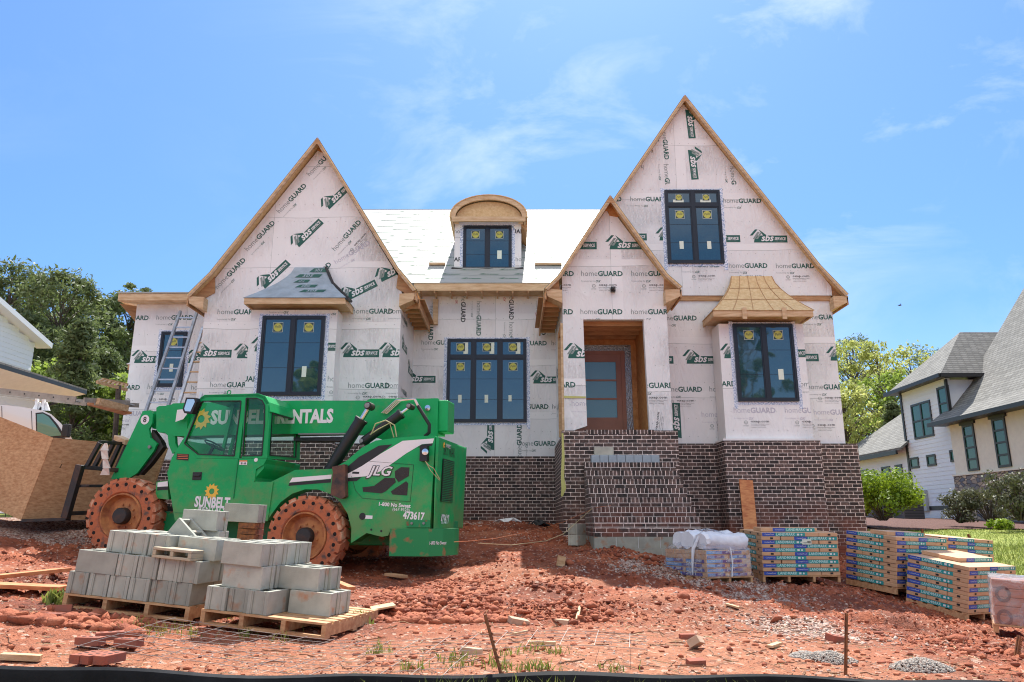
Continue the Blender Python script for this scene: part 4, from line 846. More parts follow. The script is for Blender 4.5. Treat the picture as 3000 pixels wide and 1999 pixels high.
# --- dormer
YD = 19.0
DX0, DZ1 = XZ(1333, 642, YD); DX1, _ = XZ(1527, 642, YD); _, DZ0 = XZ(1430, 802, YD)
DOR = MB(); DOR.box(DX0, DX1, YD, YD + 2.2, DZ0 - .1, DZ1)
S = Sheet(DOR, (0, YD, 0), (1, 0, 0), (0, 0, 1), (0, -1, 0), [(DX0, DZ0 - .1), (DX1, DZ0 - .1), (DX1, DZ1), (DX0, DZ1)])
for k, a, b in (('H', 1331, 684), ('H', 1448, 684), ('H', 1265, 766), ('H', 1511, 766)): x, z = XZ(a, b, YD); stamp_home(S, x, z, 0, 4)
DORM = DOR.build('dormer', WM, HOUSE)
window((1357, 663, 1499, 792, 1357, 1499), YD, parent=DORM, stickers=(0, 1), labels=((1, .40, .22, .12, .24),))
ax0, az0 = XZ(1320, 636, 18.72); ax1, _ = XZ(1543, 636, 18.72); _, at1 = XZ(1431, 573, 18.72); cx = (ax0 + ax1) / 2; hw = (ax1 - ax0) / 2
arc = [(cx - hw * math.cos(t * math.pi / 20), az0 + (at1 - az0) * math.sin(t * math.pi / 20) ** .93) for t in range(21)]
arci = [(cx + (x - cx) * .875, az0 + (z - az0) * .80 + .0) for x, z in arc]
mb = MB()
for i in range(20): mb.prism([(arc[i][0], 18.70, arc[i][1]), (arc[i + 1][0], 18.70, arc[i + 1][1]), (arci[i + 1][0], 18.70, arci[i + 1][1]), (arci[i][0], 18.70, arci[i][1])], (0, .06, 0))
mb.box(ax0 + .03, ax1 - .03, 18.69, 18.76, az0 - .13, az0)
for xx in (ax0 + .03, ax1 - .07): mb.box(xx, xx + .04, 18.77, 21, az0 - .13, az0 - .005)
for k in range(5):
    for xx in (ax0 + .08, ax1 - .22): mb.box(xx, xx + .13, 18.9 + k * .3, 18.94 + k * .3, az0 - .12, az0 - .02)
mb.build('dormer_arch', M_['lumber'], DORM)
mb = MB(); mb.prism([(x, 18.85, z) for x, z in arci], (0, .03, 0)); mb.build('dormer_tympanum', M_['osb_pale'], DORM)
mb = MB()
for i in range(20):
    o = lambda p, e: (cx + (p[0] - cx) * e, az0 + (p[1] - az0) * e)
    a, b = o(arc[i], 1.0), o(arc[i + 1], 1.0); a2, b2 = o(arc[i], 1.03), o(arc[i + 1], 1.03)
    mb.prism([(a[0], 18.68, a[1]), (b[0], 18.68, b[1]), (b2[0], 18.68, b2[1]), (a2[0], 18.68, a2[1])], (0, 4, 0))
mb.build('dormer_roof', M_['osb_pale'], DORM)
MB().prism([(DX1 + .002, YD, DZ1), (DX1 + .16, YD + .0, DZ1), (DX1 + .16, YD, DZ1 - .35), (DX1 + .002, YD, DZ1 - .2)], (0, 1.2, 0)).build('dormer_soffit', M_['lumber_dark'], DORM)
mb = MB(); mb.tube([(DX0 - .06, YD - .08, DZ0 + .10), (DX0 + .3, YD - .09, DZ0 + .05), (cx, YD - .09, DZ0 + .06), (DX1 - .3, YD - .09, DZ0 + .04), (DX1 + .05, YD - .08, DZ0 + .10)], .055, 6); mb.build('flashing_roll', M_['black'], DORM)

# --- porch interior, door, steps
mb = MB(); YI = 17.45
mb.box(1.40, 3.15, YI, YI + .05, 1.8, 4.6, 0); mb.box(2.98, 3.03, 15.951, YI, 1.8, 4.6, 0); mb.box(1.205, 1.25, 15.951, YI, 1.8, 4.6, 0); mb.box(1.205, 3.03, 15.951, YI, 4.42, 4.47, 1)
for k in range(4): mb.box(1.25, 2.98, 16.1 + k * .4, 16.14 + k * .4, 4.30, 4.418, 1)
mb.build('porch_sheathing', [M_['osb_orange'], M_['lumber_dark']], HOUSE)
MB().box(1.13, 3.4, 15.951, YI, 1.832, 1.87).build('porch_floor', M_['block'], HOUSE)
mb = MB(); mb.box(1.07, 1.22, 15.83, 15.93, 1.9, 4.3).box(1.07, 1.22, 16.85, 16.97, 1.9, 4.3); mb.build('porch_post', M_['lumber'], HOUSE)
mb = MB(); mb.prism([(1.07, 15.95, 4.3), (1.07, 16.84, 4.3), (1.07, 16.5, 4.12), (1.07, 16.2, 4.12)], (.1, 0, 0)); mb.build('arch_header', M_['osb_orange'], HOUSE)
xg1, zg1 = XZ(1803, 1062, YI); xr, zt_ = XZ(1834, 1030, YI); xg0 = 1.62
d = MB(); yd = YI - .07
d.box(1.45, xr - .14, yd, YI - .002, zt_ - .08, zt_); d.box(xr - .14, xr - .05, yd - .01, YI - .002, 1.872, zt_)
d.box(1.45, 1.62, yd + .02, YI - .002, 1.872, zt_ - .081); d.box(xg1, xr - .141, yd + .02, YI - .002, 1.872, zt_ - .081)
d.box(1.621, xg1 - .001, yd + .02, YI - .002, 1.872, 2.42); d.box(1.621, xg1 - .001, yd + .02, YI - .002, zg1, zt_ - .081)
gz = [2.42 + (zg1 - 2.42) * k / 3 for k in range(4)]
for k in (1, 2): d.box(1.621, xg1 - .001, yd + .022, YI - .002, gz[k] - .02, gz[k] + .02)
d.box(1.70, xg1 - .06, yd + .012, yd + .019, 1.96, 2.34); D_ = d.build('front_door', M_['door'], HOUSE)
MB().box(1.622, xg1 - .002, YI - .03, YI - .003, 2.422, zg1 - .002).build('door_glass', M_['door_glass'], D_)
mb = MB(); mb.box(xr - .045, xr + .11, YI - .012, YI - .002, 1.872, zt_ + .16); mb.box(1.42, xr - .046, YI - .012, YI - .002, zt_ + .002, zt_ + .16); mb.build('foil_flashing', M_['foil_dark'], HOUSE)
# steps
ST_ = MB(); zt = 1.22; yb = 15.50
for k in range(7):
    z = zt - k * .184; y = 15.43 - k * .248
    x1 = 3.36 + k * .012; yb_ = 15.695 if k == 0 else 15.43 - (k - 1) * .248
    yb_ = 15.695
    ST_.box(1.50, x1, y, yb_ - k * .0005, z - .105, z, 1); ST_.box(1.503, x1 - .003, y + .003, yb_ - k * .0005 - .004, z - .174, z - .1051, 2); ST_.box(1.499, x1 + .001, y - .001, yb_ - .1, z - .109, z - .100, 3); ST_.box(1.500, x1, y + .001, yb_ - .1, z - .184, z - .1741, 3)
zb = zt - 7 * .184
ST_.box(1.502, 3.44, 15.43 - 6 * .248 + .003, 15.69, zb - .165, zb - .0005, 0)
o = ST_.build('front_steps', [M_['brick'], M_['rowlock'], M_['stretch'], M_['mortar']], HOUSE)
mb = MB(); yf = 15.43 - 6 * .248 - .02
for k in range(5): mb.box(1.49 + k * .40, 1.49 + k * .40 + .392, yf, 15.6, zb - .165 - .20, zb - .167, 0)
for k in range(5): mb.box(1.51 + k * .40, 1.51 + k * .40 + .396, yf + .002, 15.6, zb - .165 - .60, zb - .367, 0)
mb.box(1.5, 3.45, yf + .006, 15.5, zb - .85, zb - .168, 1); mb.build('step_footing', [M_['block'], M_['white']], o)
# gable light bracket
mb = MB(); x, z = XZ(1795, 850, YP); mb.box(x - .05, x + .05, YP - .10, YP - .003, z - .06, z + .05); mb.lathe([(0, 0), (.05, 0), (.045, .10), (0, .12)], (x, YP - .1, z + .0), (-.4, -1, -.5), 10); mb.build('light_fitting', M_['black'], HOUSE)
# caution tape strip hanging down the porch corner and tied across the wrap
mb = MB(); a = [P(1648, 1270, 15.66), P(1650, 1330, 15.66), P(1648, 1400, 15.67), P(1652, 1430, 15.66), P(1646, 1455, 15.66)]; ws = [.02, .03, .035, .05, .02]
for i in range(4): mb.poly([a[i] + Vector((-ws[i], 0, 0)), a[i] + Vector((ws[i], 0, 0)), a[i + 1] + Vector((ws[i + 1], .01, 0)), a[i + 1] + Vector((-ws[i + 1], 0, 0))])
a, b = P(1652, 1160, 15.79), P(1716, 1162, 15.79); mb.prism([a, b, b + Vector((0, 0, -.035)), a + Vector((0, 0, -.05))], (0, -.008, 0))
tag(mb.build('warning_tape', M_['tape_yellow']), 'strip of yellow warning tape hanging down the porch corner', 'tape')

# ------------------------------------------------------------------ concrete blocks and pallets
def frame(O, yaw, roll=0, pitch=0):
    """local x along the front edge, y away from the street, z up; yaw turns the front edge clockwise seen from above"""
    return Matrix.Translation(O) @ Matrix.Rotation(R(-yaw), 4, 'Z') @ Matrix.Rotation(R(roll), 4, 'Y') @ Matrix.Rotation(R(pitch), 4, 'X')
BL, BW, BH = .397, .194, .194
def block_mesh(half=False):
    m = MB(); h = .092 if half else BH; t = .034
    m.box(0, BL, 0, t, 0, h); m.box(0, BL, BW - t, BW, 0, h)
    for x in (0, BL / 2 - .016, BL - .032): m.box(x + (.012 if x == 0 else 0), x + .032 - (.012 if x > .3 else 0), t + .0005, BW - t - .0005, .001, h - .001)
    for x in (.0, BL - .011):
        for y in (t + .001, BW - t - .013): m.box(x + .0005, x + .0105, y, y + .012, .002, h - .002)
    m.box(.034, BL - .034, t + .001, BW - t - .001, h * .18, h * .22) if False else None
    return m
_hm = MB(); _t = .024
_hm.box(0, BL, 0, BW, 0, _t).box(0, BL, 0, BW, .092 - _t, .092)
for _x in (0, BL / 2 - .02, BL - .036): _hm.box(_x + .001, _x + .035, .001, BW - .001, _t + .0005, .0915 - _t)
_B = block_mesh().build('concrete_block', M_['block'], bevel=.004); BLK = _B.data; _BH = _hm.build('half_block', M_['block_dirty'], bevel=.004); HBLK = _BH.data
_used = [False]
def block(F_, x, y, z, rot=0, tilt=None, label='', group=None, half=False, mat_=None):
    src = _BH if half else _B
    o = src.copy(); COL.objects.link(o); o.name = 'half_height_block' if half else 'concrete_block'
    T = F_ @ Matrix.Translation((x, y, z)) @ Matrix.Rotation(R(rot), 4, 'Z')
    if tilt: T = T @ Euler([R(a) for a in tilt]).to_matrix().to_4x4()
    o.matrix_world = T; tag(o, label, 'block', group)
    return o
def pallet(F_, w, d, label, group='wooden pallets', n=8, name='wooden_pallet'):
    e = empty(name, F_, label=label, cat='pallet', group=group); 
    st = MB()
    for i in range(n):
        y = d * i / (n - 1) * (1 - .1 / d); m = MB(); m.box(0, w, y, y + .098, -.018, -.0005); m.build('deck_board', M_['pallet'], e)
    for x in (0, w / 3 - .02, 2 * w / 3 - .02, w - .042): MB().box(x, x + .042, .003, d - .003, -.108, -.0185).build('stringer', M_['pallet'], e)
    for y in (.002, d / 2, d - .1): MB().box(0.001, w - .001, y, y + .09, -.128, -.1085).build('bottom_board', M_['pallet'], e)
    return e
F1 = frame(P(188, 1737, 7.15), 7, 5.0, 0)
pallet(F1, 1.24, 1.02, 'brown pallet half sunk in clay under the taller left-hand heap of grey blocks', n=7)
G1 = 'grey blocks stacked on the two pallets'
def ends(F_, xs, y, z, lab, jitter=.004):
    for i, x in enumerate(xs):
        block(F_, x + BW + random.uniform(-jitter, jitter), y + random.uniform(-.014, .014), z, 90 + random.uniform(-1.3, 1.3), label=lab(i), group=G1)
ordn = ['first', 'second', 'third', 'fourth', 'fifth', 'sixth', 'seventh', 'eighth']
ends(F1, [.01 + i * .203 for i in range(6)], .01, 0, lambda i: f'{ordn[i]} block from the left, bottom front row, left pallet heap')
ends(F1, [.01 + i * .203 for i in range(6)], .42, 0, lambda i: f'{ordn[i]} block from the left, bottom back row, left pallet heap')
block(F1, .05, .01, BH, 0, label='block lying long side forward at the left end of the middle row', group=G1)
ends(F1, [.455 + i * .203 for i in range(4)], .01, BH, lambda i: f'{ordn[i]} ribbed block right of the long block, middle row, left heap')
block(F1, .05, .24, BH, 0, label='block behind the long block at the left end of the middle row', group=G1)
ends(F1, [.455 + i * .203 for i in range(4)], .42, BH, lambda i: f'{ordn[i]} block from the left, middle back row, left heap')
ends(F1, [.27 + i * .203 for i in range(3)], .08, 2 * BH, lambda i: f'{ordn[i]} ribbed block from the left in the top row of the left heap')
block(F1, .90, .20, 2 * BH, -3, label='long grey block in the top row behind the small yellowish slab block', group=G1)
block(F1, .91, .42, 2 * BH, 0, label='block in the top row directly behind the long one on the left heap', group=G1)
block(F1, .30, .50, 2 * BH, 4, label='block lying at the back of the top row of the left heap', group=G1)
o = block(F1, .83, -.035, 2 * BH + BW * 0, -5, label='yellowish slotted half-height block lying on its side on the left heap', half=True)
o.matrix_world = F1 @ Matrix.Translation((.80, -.03, 2 * BH + .002)) @ Matrix.Rotation(R(-4), 4, 'Z')
block(F1, .60, .47, 3 * BH - .005, 0, (0, 35, -8), label='broken grey block leaning at a slant on top of the left heap', group=None)
F2 = frame(P(590, 1784, 6.82), 14, 4.0, 0)
pallet(F2, 1.20, 1.05, 'brown pallet with bare pale boards on its right under the shorter block heap')
ends(F2, [.02 + i * .205 for i in range(3)], .02, 0, lambda i: f'{ordn[i]} clay-stained block from the left, bottom row, right pallet')
ends(F2, [.02 + i * .205 for i in range(3)], .44, 0, lambda i: f'{ordn[i]} block from the left in the back bottom row of the right pallet')
block(F2, .66, .30, 0, 2, label='block at the right end of the bottom row beside the bare pallet boards', group=G1)
block(F2, .66, .51, 0, 0, label='block behind the right end block on the bare boards', group=G1)
block(F2, .12, .06, BH, -2, label='speckled rust-marked long block in the middle of the right pallet heap', group=G1)
block(F2, .12, .28, BH, 0, label='block behind the speckled long block on the right pallet', group=G1)
block(F2, .50, .34, BH, 2, label='block on the second layer at the right side of the right heap', group=G1)
block(F2, .52, .55, BH, 0, label='block behind the second-layer block at the right of the right heap', group=G1)
block(F2, .12, .49, BH, 0, label='third block back in the middle layer of the right pallet', group=G1)
block(F2, .12, .70, BH, 0, label='rearmost block in the middle layer of the right pallet', group=G1)
for i in range(4): block(F2, .10 + .012 * i, .03 + i * .200, 2 * BH, -2, label=f'{ordn[i]} block from the front, open-celled top layer, right heap', group=G1)
# third heap behind, on bricks
F3 = frame(P(752, 1545, 8.05), 12, 2.5, 0); hz3 = hz(F3.translation.x, F3.translation.y)
F4 = frame(P(505, 1572, 7.75), 8, 3.5, 0)
for k in range(3): block(F4, .10, .0, -BH * (k + 1) + BH * .42, 0, label=['upper', 'middle', 'lowest'][k] + ' block in the column under the rust-spotted block behind the heaps', group=G1)
block(F4, .08, -.01, BH * .42, -4, label='pale block with two rust spots standing high behind the left heap')
F3 = frame(P(652, 1527, 8.3), 10, 3, 0)
block(F3, 0, 0, 0, 3, label='topmost grey block balanced on dark bricks in front of the green cab')
for k in range(8):
    m = MB().box(0, .194, 0, .09, 0, .057).build('loose_brick', M_['brick_loose'] if k % 2 else M_['rust'], bevel=.003)
    m.matrix_world = F3 @ Matrix.Translation((.18 + (k % 2) * .012, .02 + (k % 2) * .095, -.062 * (k // 2 + 1))) @ Matrix.Rotation(R(4 * (k % 3)), 4, 'Z'); tag(m, f'dark smeared brick number {k + 1} down in the pile under the topmost grey block'.replace(f'number {k+1} down', ['', 'rear '][k % 2] + ordn[k // 2] + ' from the top'), 'brick', 'dark bricks propping the topmost block')
for k in range(5): block(F3, -.0, .0, -.062 * 4 - BH * (k + 1), 0, label=ordn[k] + ' block down in the column hidden under the dark bricks', group=G1) if k < 3 else None
# pair of blocks by the steps
for k in range(2):
    p = P(1692, 1592, 14.35); o = block(frame(Vector((p.x, p.y, -.40)), -60, 0), 0, 0, k * .197, label=['lower', 'upper'][k] + ' of the two blocks stacked left of the brick steps', group=None)
FS = frame(Vector((0, 0, 0)), 0)
p0 = XZ(1732, 1356, 15.55)
for k in range(8):
    a = p0[0] + k * .176; o = MB().box(0, .168, 0, .19, 0, .150).build('grey_step_brick', M_['greywrap'], bevel=.004); o.matrix_world = Matrix.Translation((a, 15.46, 1.222)); tag(o, f'{ordn[k]} blue-grey solid block from the left on the top brick step', 'block', 'blue-grey blocks on the top step')
o = MB().box(0, .40, 0, .12, 0, .175).build('grey_step_brick', M_['block'], bevel=.004); o.matrix_world = Matrix.Translation((p0[0] + .07, 15.52, 1.373)); tag(o, 'lighter block lying on the row of blue-grey blocks on the steps', 'block')

bpy.data.objects.remove(_B); bpy.data.objects.remove(_BH)
# ------------------------------------------------------------------ telehandler
AL = R(11.4); TO = Vector((-3.20, 12.05, -.80)); E1 = Vector((math.cos(AL), -math.sin(AL), 0)); E2 = Vector((math.sin(AL), math.cos(AL), 0))
TEL = empty('telehandler', Matrix.Translation(TO) @ Matrix.Rotation(-AL, 4, 'Z'), label='green telehandler with clay-caked wheels and its boom lowered, carrying a wooden box', cat='telehandler')
def T(px, py, d):
    """photo pixel on the machine's lengthwise plane d metres behind the near wheel faces -> machine coordinates"""
    a = (px - 1500) / FP; b = (999.5 - py) / FP; r = Vector((a, CT - b * ST, ST + b * CT)); k = (TO.dot(E2) + d) / r.dot(E2); p = r * k - TO
    return Vector((p.dot(E1), d, p.z))
def TU(px, py, u):
    """same, on the crosswise plane u"""
    a = (px - 1500) / FP; b = (999.5 - py) / FP; r = Vector((a, CT - b * ST, ST + b * CT)); k = (TO.dot(E1) + u) / r.dot(E1); p = r * k - TO
    return Vector((u, p.dot(E2), p.z))
def tpoly(pts, d, th, name, m, parent=TEL, bevel=.012, side=None):
    mb = MB(); mb.prism([T(x, y, d) for x, y in pts], (0, th, 0), 0, side); return mb.build(name, m if isinstance(m, list) else [m], parent, bevel=bevel)
GR = M_['green']
WR = .63
wc = T(890, 1572, 0); wf = T(352, 1512, 0)
def wheel(c, near=True, steer=0):
    s = -1 if near else 1; mb = MB(); W = .36
    y0 = 0; ax = Vector((0, 1 if near else -1, 0))
    mb.lathe([(.375, .02), (.40, -.005), (.57, 0), (.592, .02), (.60, .06), (.60, W - .06), (.592, W - .02), (.545, W), (.40, W), (.375, W - .02)], (0, 0, 0), ax, 64, 0)
    for k in range(22):
        t = 2 * math.pi * k / 22
        for side in (0, 1):
            tt = t + side * math.pi / 22; y_a, y_b = (.0, W * .56) if side == 0 else (W * .44, W)
            sk = .10 * (1 if side == 0 else -1)
            def pt(a, r, y): return Vector((math.cos(a) * r, y * ax.y, math.sin(a) * r))
            w0 = .112; a0, a1 = tt - w0, tt + w0
            mb.add([pt(a0, .56, y_a), pt(a1, .56, y_a), pt(a1 + sk, .56, y_b), pt(a0 + sk, .56, y_b), pt(a0 + .012, .632, y_a + .012), pt(a1 - .012, .632, y_a + .012), pt(a1 + sk - .012, .632, y_b - .012), pt(a0 + sk + .012, .632, y_b - .012)],
                   [(4, 5, 6, 7), (0, 1, 5, 4), (1, 2, 6, 5), (2, 3, 7, 6), (3, 0, 4, 7)], 1)
    for rr, n, off, hr in ((.520, 20, 0, .031), (.438, 20, .5, .024)):
        for k in range(n):
            t = 2 * math.pi * (k + off) / n; c0 = Vector((math.cos(t) * rr, 0, math.sin(t) * rr)); mb.lathe([(hr, -.0015), (hr * .96, -.002), (0, -.002)], c0 + ax * (-.0005), ax, 12, 2)
    w = empty('wheel', None); w.parent = TEL; w.location = c; w.rotation_euler = (0, random.random(), R(steer))
    mb.build('tyre', [M_['tyre'], M_['tyre_dry'], M_['hole']], w, smooth=True)
    r = MB(); r.lathe([(.376, .01), (.365, -.012), (.35, -.012), (.342, .01), (.325, .07), (.30, .10), (.15, .10), (.13, .085), (.0, .085)], (0, 0, 0), ax, 48, 0); r.build('rim', M_['rim'], w, smooth=True)
    h = MB(); h.lathe([(.14, .09), (.135, -.01), (.12, -.035), (.0, -.04)], (0, 0, 0), ax, 24, 0)
    for k in range(10):
        t = 2 * math.pi * k / 10; h.lathe([(.017, .10), (.017, .075), (0, .072)], (math.cos(t) * .19, 0, math.sin(t) * .19), ax, 8, 1)
    h.build('hub', [M_['dark_metal'], M_['rim']], w, smooth=True); return w
wheel(wc); wheel(wf, steer=3)
wheel(Vector((wc.x, 2.3, WR)), False); wheel(Vector((wf.x, 2.3, WR)), False)
# chassis and engine hood
cx, cz = wc.x, wc.z
arch = [(cx + .74 * math.cos(t), cz + .74 * math.sin(t)) for t in [R(a) for a in (-8, 10, 28, 45, 62, 80, 98, 116, 134, 150)]]
def T2(px, py, d): p = T(px, py, d); return (p.x, p.z)
hood = [T2(*q, .14) for q in ((784, 1525), (795, 1412), (865, 1377), (972, 1374), (1013, 1352), (1060, 1312), (1101, 1291), (1180, 1281), (1275, 1276), (1259, 1551), (1146, 1549), (1137, 1570), (1118, 1573), (1074, 1562))]
body = [(a, .14, b) for a, b in hood + arch]
mb = MB(); mb.prism(body, (0, .30, 0)); mb.build('side_panel', GR, TEL, bevel=.02)
hx0, hz0 = T2(1013, 1352, .14); hx1, hz1 = T2(1275, 1276, .14); rx = T2(1262, 1500, .14)[0]
mb = MB(); mb.prism([(p[0], .441, p[1]) for p in hood[4:11]] + [(hood[4][0], .441, hood[10][1])], (0, 1.65, 0)); mb.build('engine_housing', GR, TEL, bevel=.03)
mb = MB(); mb.box(wf.x - .2, rx, .75, 1.75, .45, .85); mb.build('chassis', M_['green_dark'], TEL, bevel=.02)
mb = MB(); mb.box(wf.x - .55, wf.x + 1.1, .35, .74, .62, 1.0); mb.build('front_frame', M_['green_dark'], TEL, bevel=.02)
for q in (wc, wf): MB().tube([(q.x, .25, q.z), (q.x, 2.1, q.z)], .11, 12).box(q.x - .16, q.x + .16, .95, 1.5, q.z - .16, q.z + .18).build('axle', M_['dark_metal'], TEL)
# rear cover
rt, rb = T(1288, 1281, .14), T(1258, 1551, .14); ru = (rt.x + rb.x) / 2
tr_, br_ = TU(1346, 1298, ru), TU(1328, 1551, ru)
mb = MB(); u0 = T2(1275, 1278, .14)[0]
mb.prism([(u0 + .004, .16, rb.z), (u0 + .004, .16, rt.z + .0), (ru + .05, .16, rt.z), (ru - .0, .16, rb.z)], (0, min(tr_.y, br_.y) - .16 if True else 1.9, 0)); RC = mb.build('rear_cover', GR, TEL, bevel=.03)
S_ = MB(); ua = ru + .056; ub = ru + .006
RO = Vector((ub, .16, rb.z)); RY = (Vector((ua, .16, rt.z)) - RO); RH = RY.length; RY.normalize(); RW = min(tr_.y, br_.y) - .16; RN = Vector((RY.z, 0, -RY.x))
SR = Sheet(S_, RO, (0, 1, 0), RY, RN); SR.base = .006
SR.put([[(RW * .22, RH * .30), (RW * .84, RH * .30), (RW * .84, RH * .78), (RW * .22, RH * .78)]], 0, 0, 0, 1, 0)
for k in range(24): z = RH * (.305 + .47 * k / 24); SR.put([[(RW * .23, z), (RW * .83, z), (RW * .83, z + RH * .009), (RW * .23, z + RH * .009)]], 0, 0, 0, 1, 4, .012)
SR.text('SKYTRAK', RW * .24, RH * .825, RW * .60, 0, 0, .0, 0, 0, 1.5); SR.text('473617', RW * .28, RH * .06, RW * .42, 0, 1, .02, 0, 0, 1.3); SR.text('1-800 No Sweat', RW * .28, RH * .125, RW * .40, 0, 1, 0, .2, 0, 1.2); SR.text('SUNBELT', RW * .34, RH * .915, RW * .26, 0, 1, .02, 0, 0, 1.2)
SR.put([[(math.cos(t) , math.sin(t)) for t in [k * math.pi / 6 for k in range(12)]]], RW * .24, RH * .93, 0, RW * .045, 2)
S_.build('rear_grille', [M_['black'], M_['white'], M_['yellow'], M_['wrap_grey'], M_['green_dark']], RC)
# counterweight
cw = [T2(*q, .10) for q in ((1144, 1549), (1262, 1553), (1258, 1628), (1205, 1630), (1141, 1620))]; 
far_y = TU(1333, 1555, ru + .12).y
mb = MB(); zt_, zb_ = cw[0][1], cw[3][1]; x0_, x1_ = cw[0][0], cw[1][0]
pl = [(x0_, .06), (x1_ - .02, .05), (x1_ + .14, .30), (x1_ + .22, .7), (x1_ + .22, far_y), (x0_, far_y)]
mb.prism([(a, b, zb_) for a, b in pl], (0, 0, zt_ - zb_)); CWT = mb.build('counterweight', [mat('worn_counterweight_paint', (.012, .24, .07), .55, col2=(.33, .13, .05), vscale=3.5, bump=.002, thr=(.55, .66))], TEL, bevel=.015)
S_ = MB(); a, b = Vector((pl[1][0], pl[1][1], zb_)), Vector((pl[2][0], pl[2][1], zb_)); ex = (b - a).normalized(); SS = Sheet(S_, a, ex, (0, 0, 1), Vector((ex.y, -ex.x, 0))); SS.base = .006
SS.text('1-800 No Sweat', .02, (zt_ - zb_) * .42, (b - a).length * 1.15, 0, 0, .01, .15, 0, 1.4); S_.build('counterweight_lettering', [M_['white']], CWT)
MB().box(x0_ + .25, x1_ - .02, .12, .139, zt_ + .02, zt_ + .13).lathe([(.02, 0), (.02, .02), (0, .02)], (x0_ + .34, .119, zt_ + .08), (0, -1, 0), 10, 1).lathe([(.02, 0), (.02, .02), (0, .02)], (x1_ - .12, .119, zt_ + .08), (0, -1, 0), 10, 1).build('tow_bracket', [M_['green_dark'], M_['grey_mid']], TEL)
# decals on the near side panel
S_ = MB(); D = .14
def dp(pts, m, l=0): S_.poly([T(x, y, D) + Vector((0, -.003 - l, 0)) for x, y in pts], m)
dp(((1014, 1371), (1052, 1339), (1110, 1306), (1150, 1302), (1130, 1318), (1070, 1361), (1020, 1387)), 1)
dp(((1020, 1388), (1060, 1366), (1115, 1330), (1180, 1292), (1272, 1285), (1268, 1299), (1236, 1302), (1190, 1329), (1120, 1379), (1082, 1395), (1010, 1401), (1011, 1390)), 0, .001)
dp(((1236, 1303), (1268, 1300), (1266, 1306), (1225, 1312)), 1, .001)
dp(((1011, 1402), (1060, 1398), (1045, 1410), (1012, 1411)), 1)
dp(((857, 1400), (972, 1391), (970, 1403), (848, 1414)), 0); dp(((848, 1415), (970, 1404), (969, 1414), (845, 1424)), 1)
dp(((1033, 1382), (1053, 1383), (1052, 1389), (1032, 1388)), 1, .003)
S_.build('side_stripe', [M_['white'], M_['black']], TEL); S_ = MB()
for pts in (((1157, 1381), (1175, 1369), (1200, 1370), (1198, 1395), (1168, 1413), (1158, 1400)), ((1062, 1428), (1096, 1424), (1128, 1400), (1157, 1401), (1160, 1413), (1130, 1440), (1118, 1446), (1064, 1441)), ((1145, 1440), (1190, 1410), (1196, 1416), (1193, 1452), (1150, 1449))): dp(pts, 1, .002)
S_.build('side_vent', [M_['white'], mat('vent_mesh', (.03, .028, .026), .6, bump=.01, bscale=90)], TEL); S_ = MB()
dp(((1070, 1510), (1092, 1511), (1091, 1521), (1069, 1520)), 0, .001)
def dtext(t, x0, y0, x1, y1, m, off=0, sh=0, hs=1., l=.004):
    a = T(x0, y0, D); b = T(x1, y1, D); v = b - a; SS = Sheet(S_, a, v.normalized(), Vector((-v.normalized().z, 0, v.normalized().x)), (0, -1, 0)); SS.base = l; SS.text(t, 0, 0, v.length, 0, m, off, sh, 0, hs)
S_.build('side_label', [M_['white'], M_['black']], TEL); S_ = MB()
dtext('JLG', 1072, 1392, 1152, 1395, 1, .06, .32, .85, .008); dtext('JLG', 1075, 1391.5, 1149, 1394.5, 0, .02, .32, .85, .011)
S_.build('maker_lettering', [M_['white'], M_['black']], TEL); S_ = MB()
dtext('1-800 No Sweat', 1110, 1482, 1203, 1488, 0, .03); dtext('(667-9328)', 1150, 1496, 1200, 1499, 0, .01); dtext('473617', 1180, 1519, 1243, 1524, 0, .04, 0, 1.35)
S_.build('fleet_lettering', [M_['white'], M_['black']], TEL); S_ = MB()
S_.lathe([(.055, 0), (0, .001)], T(1062, 1513, D) + Vector((0, -.004, 0)), (0, -1, 0), 16, 1)
for x, y in ((1088, 1552), (1117, 1556)): S_.lathe([(.018, 0), (0, .001)], T(x, y, D) + Vector((0, -.004, 0)), (0, -1, 0), 10, 1)
for a, b in (((1030, 1395), (1042, 1438)), ((1042, 1438), (1062, 1460)), ((1062, 1460), (1202, 1470)), ((1202, 1470), (1212, 1362)), ((1212, 1362), (1060, 1350))): S_.bar(T(*a, D) + Vector((0, -.002, 0)), T(*b, D) + Vector((0, -.002, 0)), .008, .004, 1)
S_.build('panel_markings', [M_['white'], M_['black']], TEL)
tpoly(((972, 1368), (1010, 1360), (1012, 1455), (1000, 1462), (968, 1450), (975, 1385)), .02, .11, 'steering_cylinder_guard', mat('rusty_guard', (.16, .07, .04), .7, col2=(.03, .03, .03), vscale=6), bevel=.01)
# work lamp and loose cord
a = T(1243, 1325, .04); MB().box(a.x - .07, a.x + .05, .02, .135, a.z - .14, a.z + .10).lathe([(.055, 0), (.05, .03), (0, .035)], (a.x + .02, .02, a.z), (.3, -1, 0), 14, 1).build('work_lamp', [M_['black'], M_['chrome']], TEL)
MB().tube([T(1245, 1350, .03), T(1256, 1364, .0), T(1270, 1372, .02), T(1289, 1405, .1)], .006, 5).tube([T(1245, 1350, .03), T(1262, 1380, .0), T(1288, 1408, .1)], .005, 5).build('lamp_cord', M_['cord_straw'], TEL)
